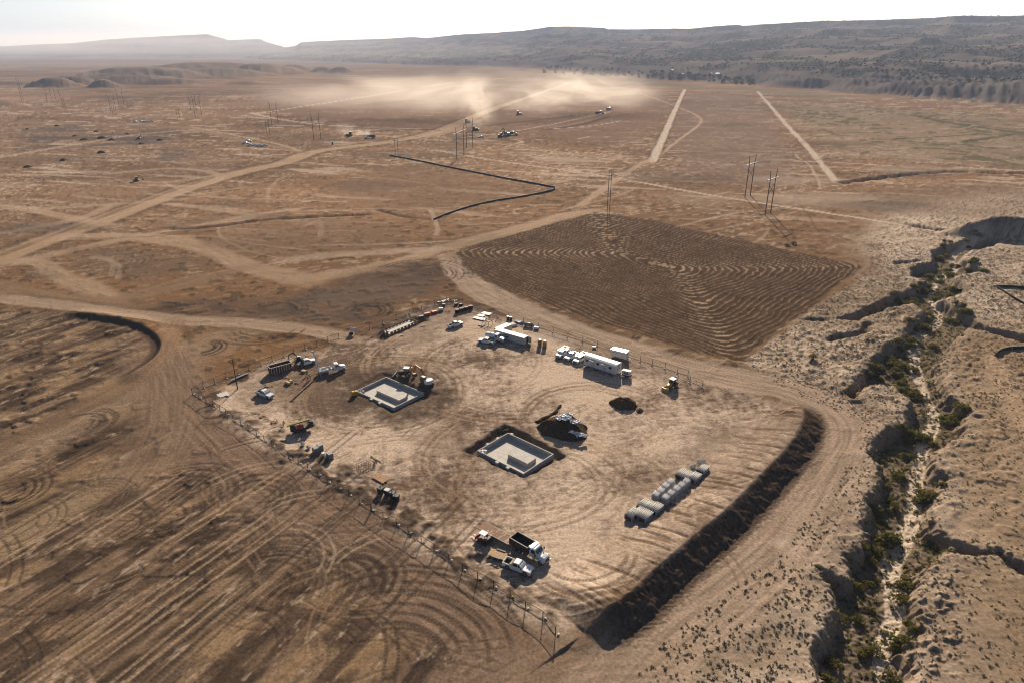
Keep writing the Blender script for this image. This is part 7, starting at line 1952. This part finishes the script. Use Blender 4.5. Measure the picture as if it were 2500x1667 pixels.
# ================================================================== DUST RAISED BY THE MACHINES
def dust(u, v, sx, sy, sz, dens, label, seed, shear=0.0, scale=1.6, thr=.45):
    x, y = G(u, v)
    me = bpy.data.meshes.new('dust_cloud'); mb = MB().box(-1, 1, -1, 1, -1, 1)
    me.from_pydata(mb.v, [], mb.f)
    m = bpy.data.materials.new('airborne_dust'); m.use_nodes = True; nt = m.node_tree; nt.nodes.clear()
    N_ = nt.nodes.new; L_ = nt.links.new
    out = N_('ShaderNodeOutputMaterial'); vol = N_('ShaderNodeVolumePrincipled'); tc = N_('ShaderNodeTexCoord')
    vol.inputs['Color'].default_value = (.88, .79, .69, 1); vol.inputs['Anisotropy'].default_value = .3
    sep = N_('ShaderNodeSeparateXYZ'); L_(tc.outputs['Object'], sep.inputs[0])
    ln = N_('ShaderNodeVectorMath'); ln.operation = 'LENGTH'; L_(tc.outputs['Object'], ln.inputs[0])
    mr = N_('ShaderNodeMapRange'); mr.interpolation_type = 'SMOOTHERSTEP'; mr.inputs['From Min'].default_value = 1.0; mr.inputs['From Max'].default_value = .0; L_(ln.outputs['Value'], mr.inputs['Value'])
    nz = N_('ShaderNodeTexNoise'); nz.inputs['Scale'].default_value = scale; nz.inputs['Detail'].default_value = 6; nz.inputs['Roughness'].default_value = .62; nz.inputs['Distortion'].default_value = .5
    of_ = N_('ShaderNodeVectorMath'); of_.operation = 'ADD'; of_.inputs[1].default_value = (seed * 3.1, seed * 1.7, seed); L_(tc.outputs['Object'], of_.inputs[0]); L_(of_.outputs['Vector'], nz.inputs['Vector'])
    m2 = N_('ShaderNodeMapRange'); m2.inputs['From Min'].default_value = thr; m2.inputs['From Max'].default_value = .75; L_(nz.outputs['Fac'], m2.inputs['Value'])
    mu = N_('ShaderNodeMath'); mu.operation = 'MULTIPLY'; L_(mr.outputs['Result'], mu.inputs[0]); L_(m2.outputs['Result'], mu.inputs[1])
    m3 = N_('ShaderNodeMath'); m3.operation = 'MULTIPLY'; m3.inputs[1].default_value = dens; L_(mu.outputs['Value'], m3.inputs[0])
    L_(m3.outputs['Value'], vol.inputs['Density']); L_(vol.outputs['Volume'], out.inputs['Volume'])
    me.materials.append(m)
    o = bpy.data.objects.new('dust_cloud', me); COL.objects.link(o)
    o.location = (x, y, sz * .8); o.scale = (sx, sy, sz); o.rotation_euler = (0, shear, 0)
    o['kind'] = 'stuff'; o['label'] = label; o['category'] = 'dust'
dust(1168, 318, 30, 24, 36, .06, 'dust column rising from the diggings', 1, -.3, 2.2, .40)
dust(1115, 285, 130, 60, 40, .022, 'thin dust drifting above the diggings', 2, -.15, 2.0, .40)
dust(1420, 272, 160, 70, 38, .034, 'broad dust cloud blown off the right-hand trucks', 3, .05, 2.2, .40)
dust(1300, 290, 80, 45, 30, .022, 'dust puff over the middle of the diggings', 4, 0, 2.0, .42)
dust(930, 282, 250, 100, 40, .012, 'wide veil of dust over the western plain', 5, 0, 1.6, .38)
dust(845, 332, 16, 14, 9, .05, 'small dust puff behind the bulldozer', 6, 0, 1.5, .4)
dust(885, 336, 14, 10, 6, .08, 'white dust puff behind the tipping truck', 7, 0, 1.5, .4)
dust(1897, 1332, 3.4, 2.6, 1.2, .25, "small dust puff on the service road beside the bank", 8, 0, 1.4, .42)
dust(180, 147, 3600, 1300, 140, .0005, 'creamy dust hanging over the far western plain', 9, 0, 1.1, .2)
dust(900, 158, 1500, 600, 70, .0004, 'pale dust lying at the foot of the escarpment', 10, 0, 1.1, .25)
print('far things', round(time.time() - T0, 1))
# ------------------------------------------------------------------ the air: dusty haze
def haze_box():
    m = bpy.data.materials.new('dusty_air'); m.use_nodes = True
    nt = m.node_tree; nt.nodes.clear()
    o = nt.nodes.new('ShaderNodeOutputMaterial'); v = nt.nodes.new('ShaderNodeVolumePrincipled')
    v.inputs['Color'].default_value = (0.58, 0.69, 0.90, 1)
    v.inputs['Density'].default_value = 0.000066
    v.inputs['Anisotropy'].default_value = 0.05
    nt.links.new(v.outputs['Volume'], o.inputs['Volume'])
    me = bpy.data.meshes.new('haze'); bm = bmesh.new()
    x, y0, y1, z0, z1 = 17000, -200, 17300, -12, 420
    vs = [bm.verts.new(p) for p in ((-x, y0, z0), (x, y0, z0), (x, y1, z0), (-x, y1, z0), (-x, y0, z1), (x, y0, z1), (x, y1, z1), (-x, y1, z1))]
    for f in ((3, 2, 1, 0), (4, 5, 6, 7), (0, 1, 5, 4), (1, 2, 6, 5), (2, 3, 7, 6), (3, 0, 4, 7)):
        bm.faces.new([vs[i] for i in f])
    bm.to_mesh(me); bm.free()
    me.materials.append(m)
    ob = bpy.data.objects.new('haze', me); COL.objects.link(ob)
    ob['kind'] = 'stuff'
    ob['label'] = 'pale dusty haze filling the air over the desert'
    ob['category'] = 'haze'
haze_box()
print('script done', round(time.time() - T0, 1))
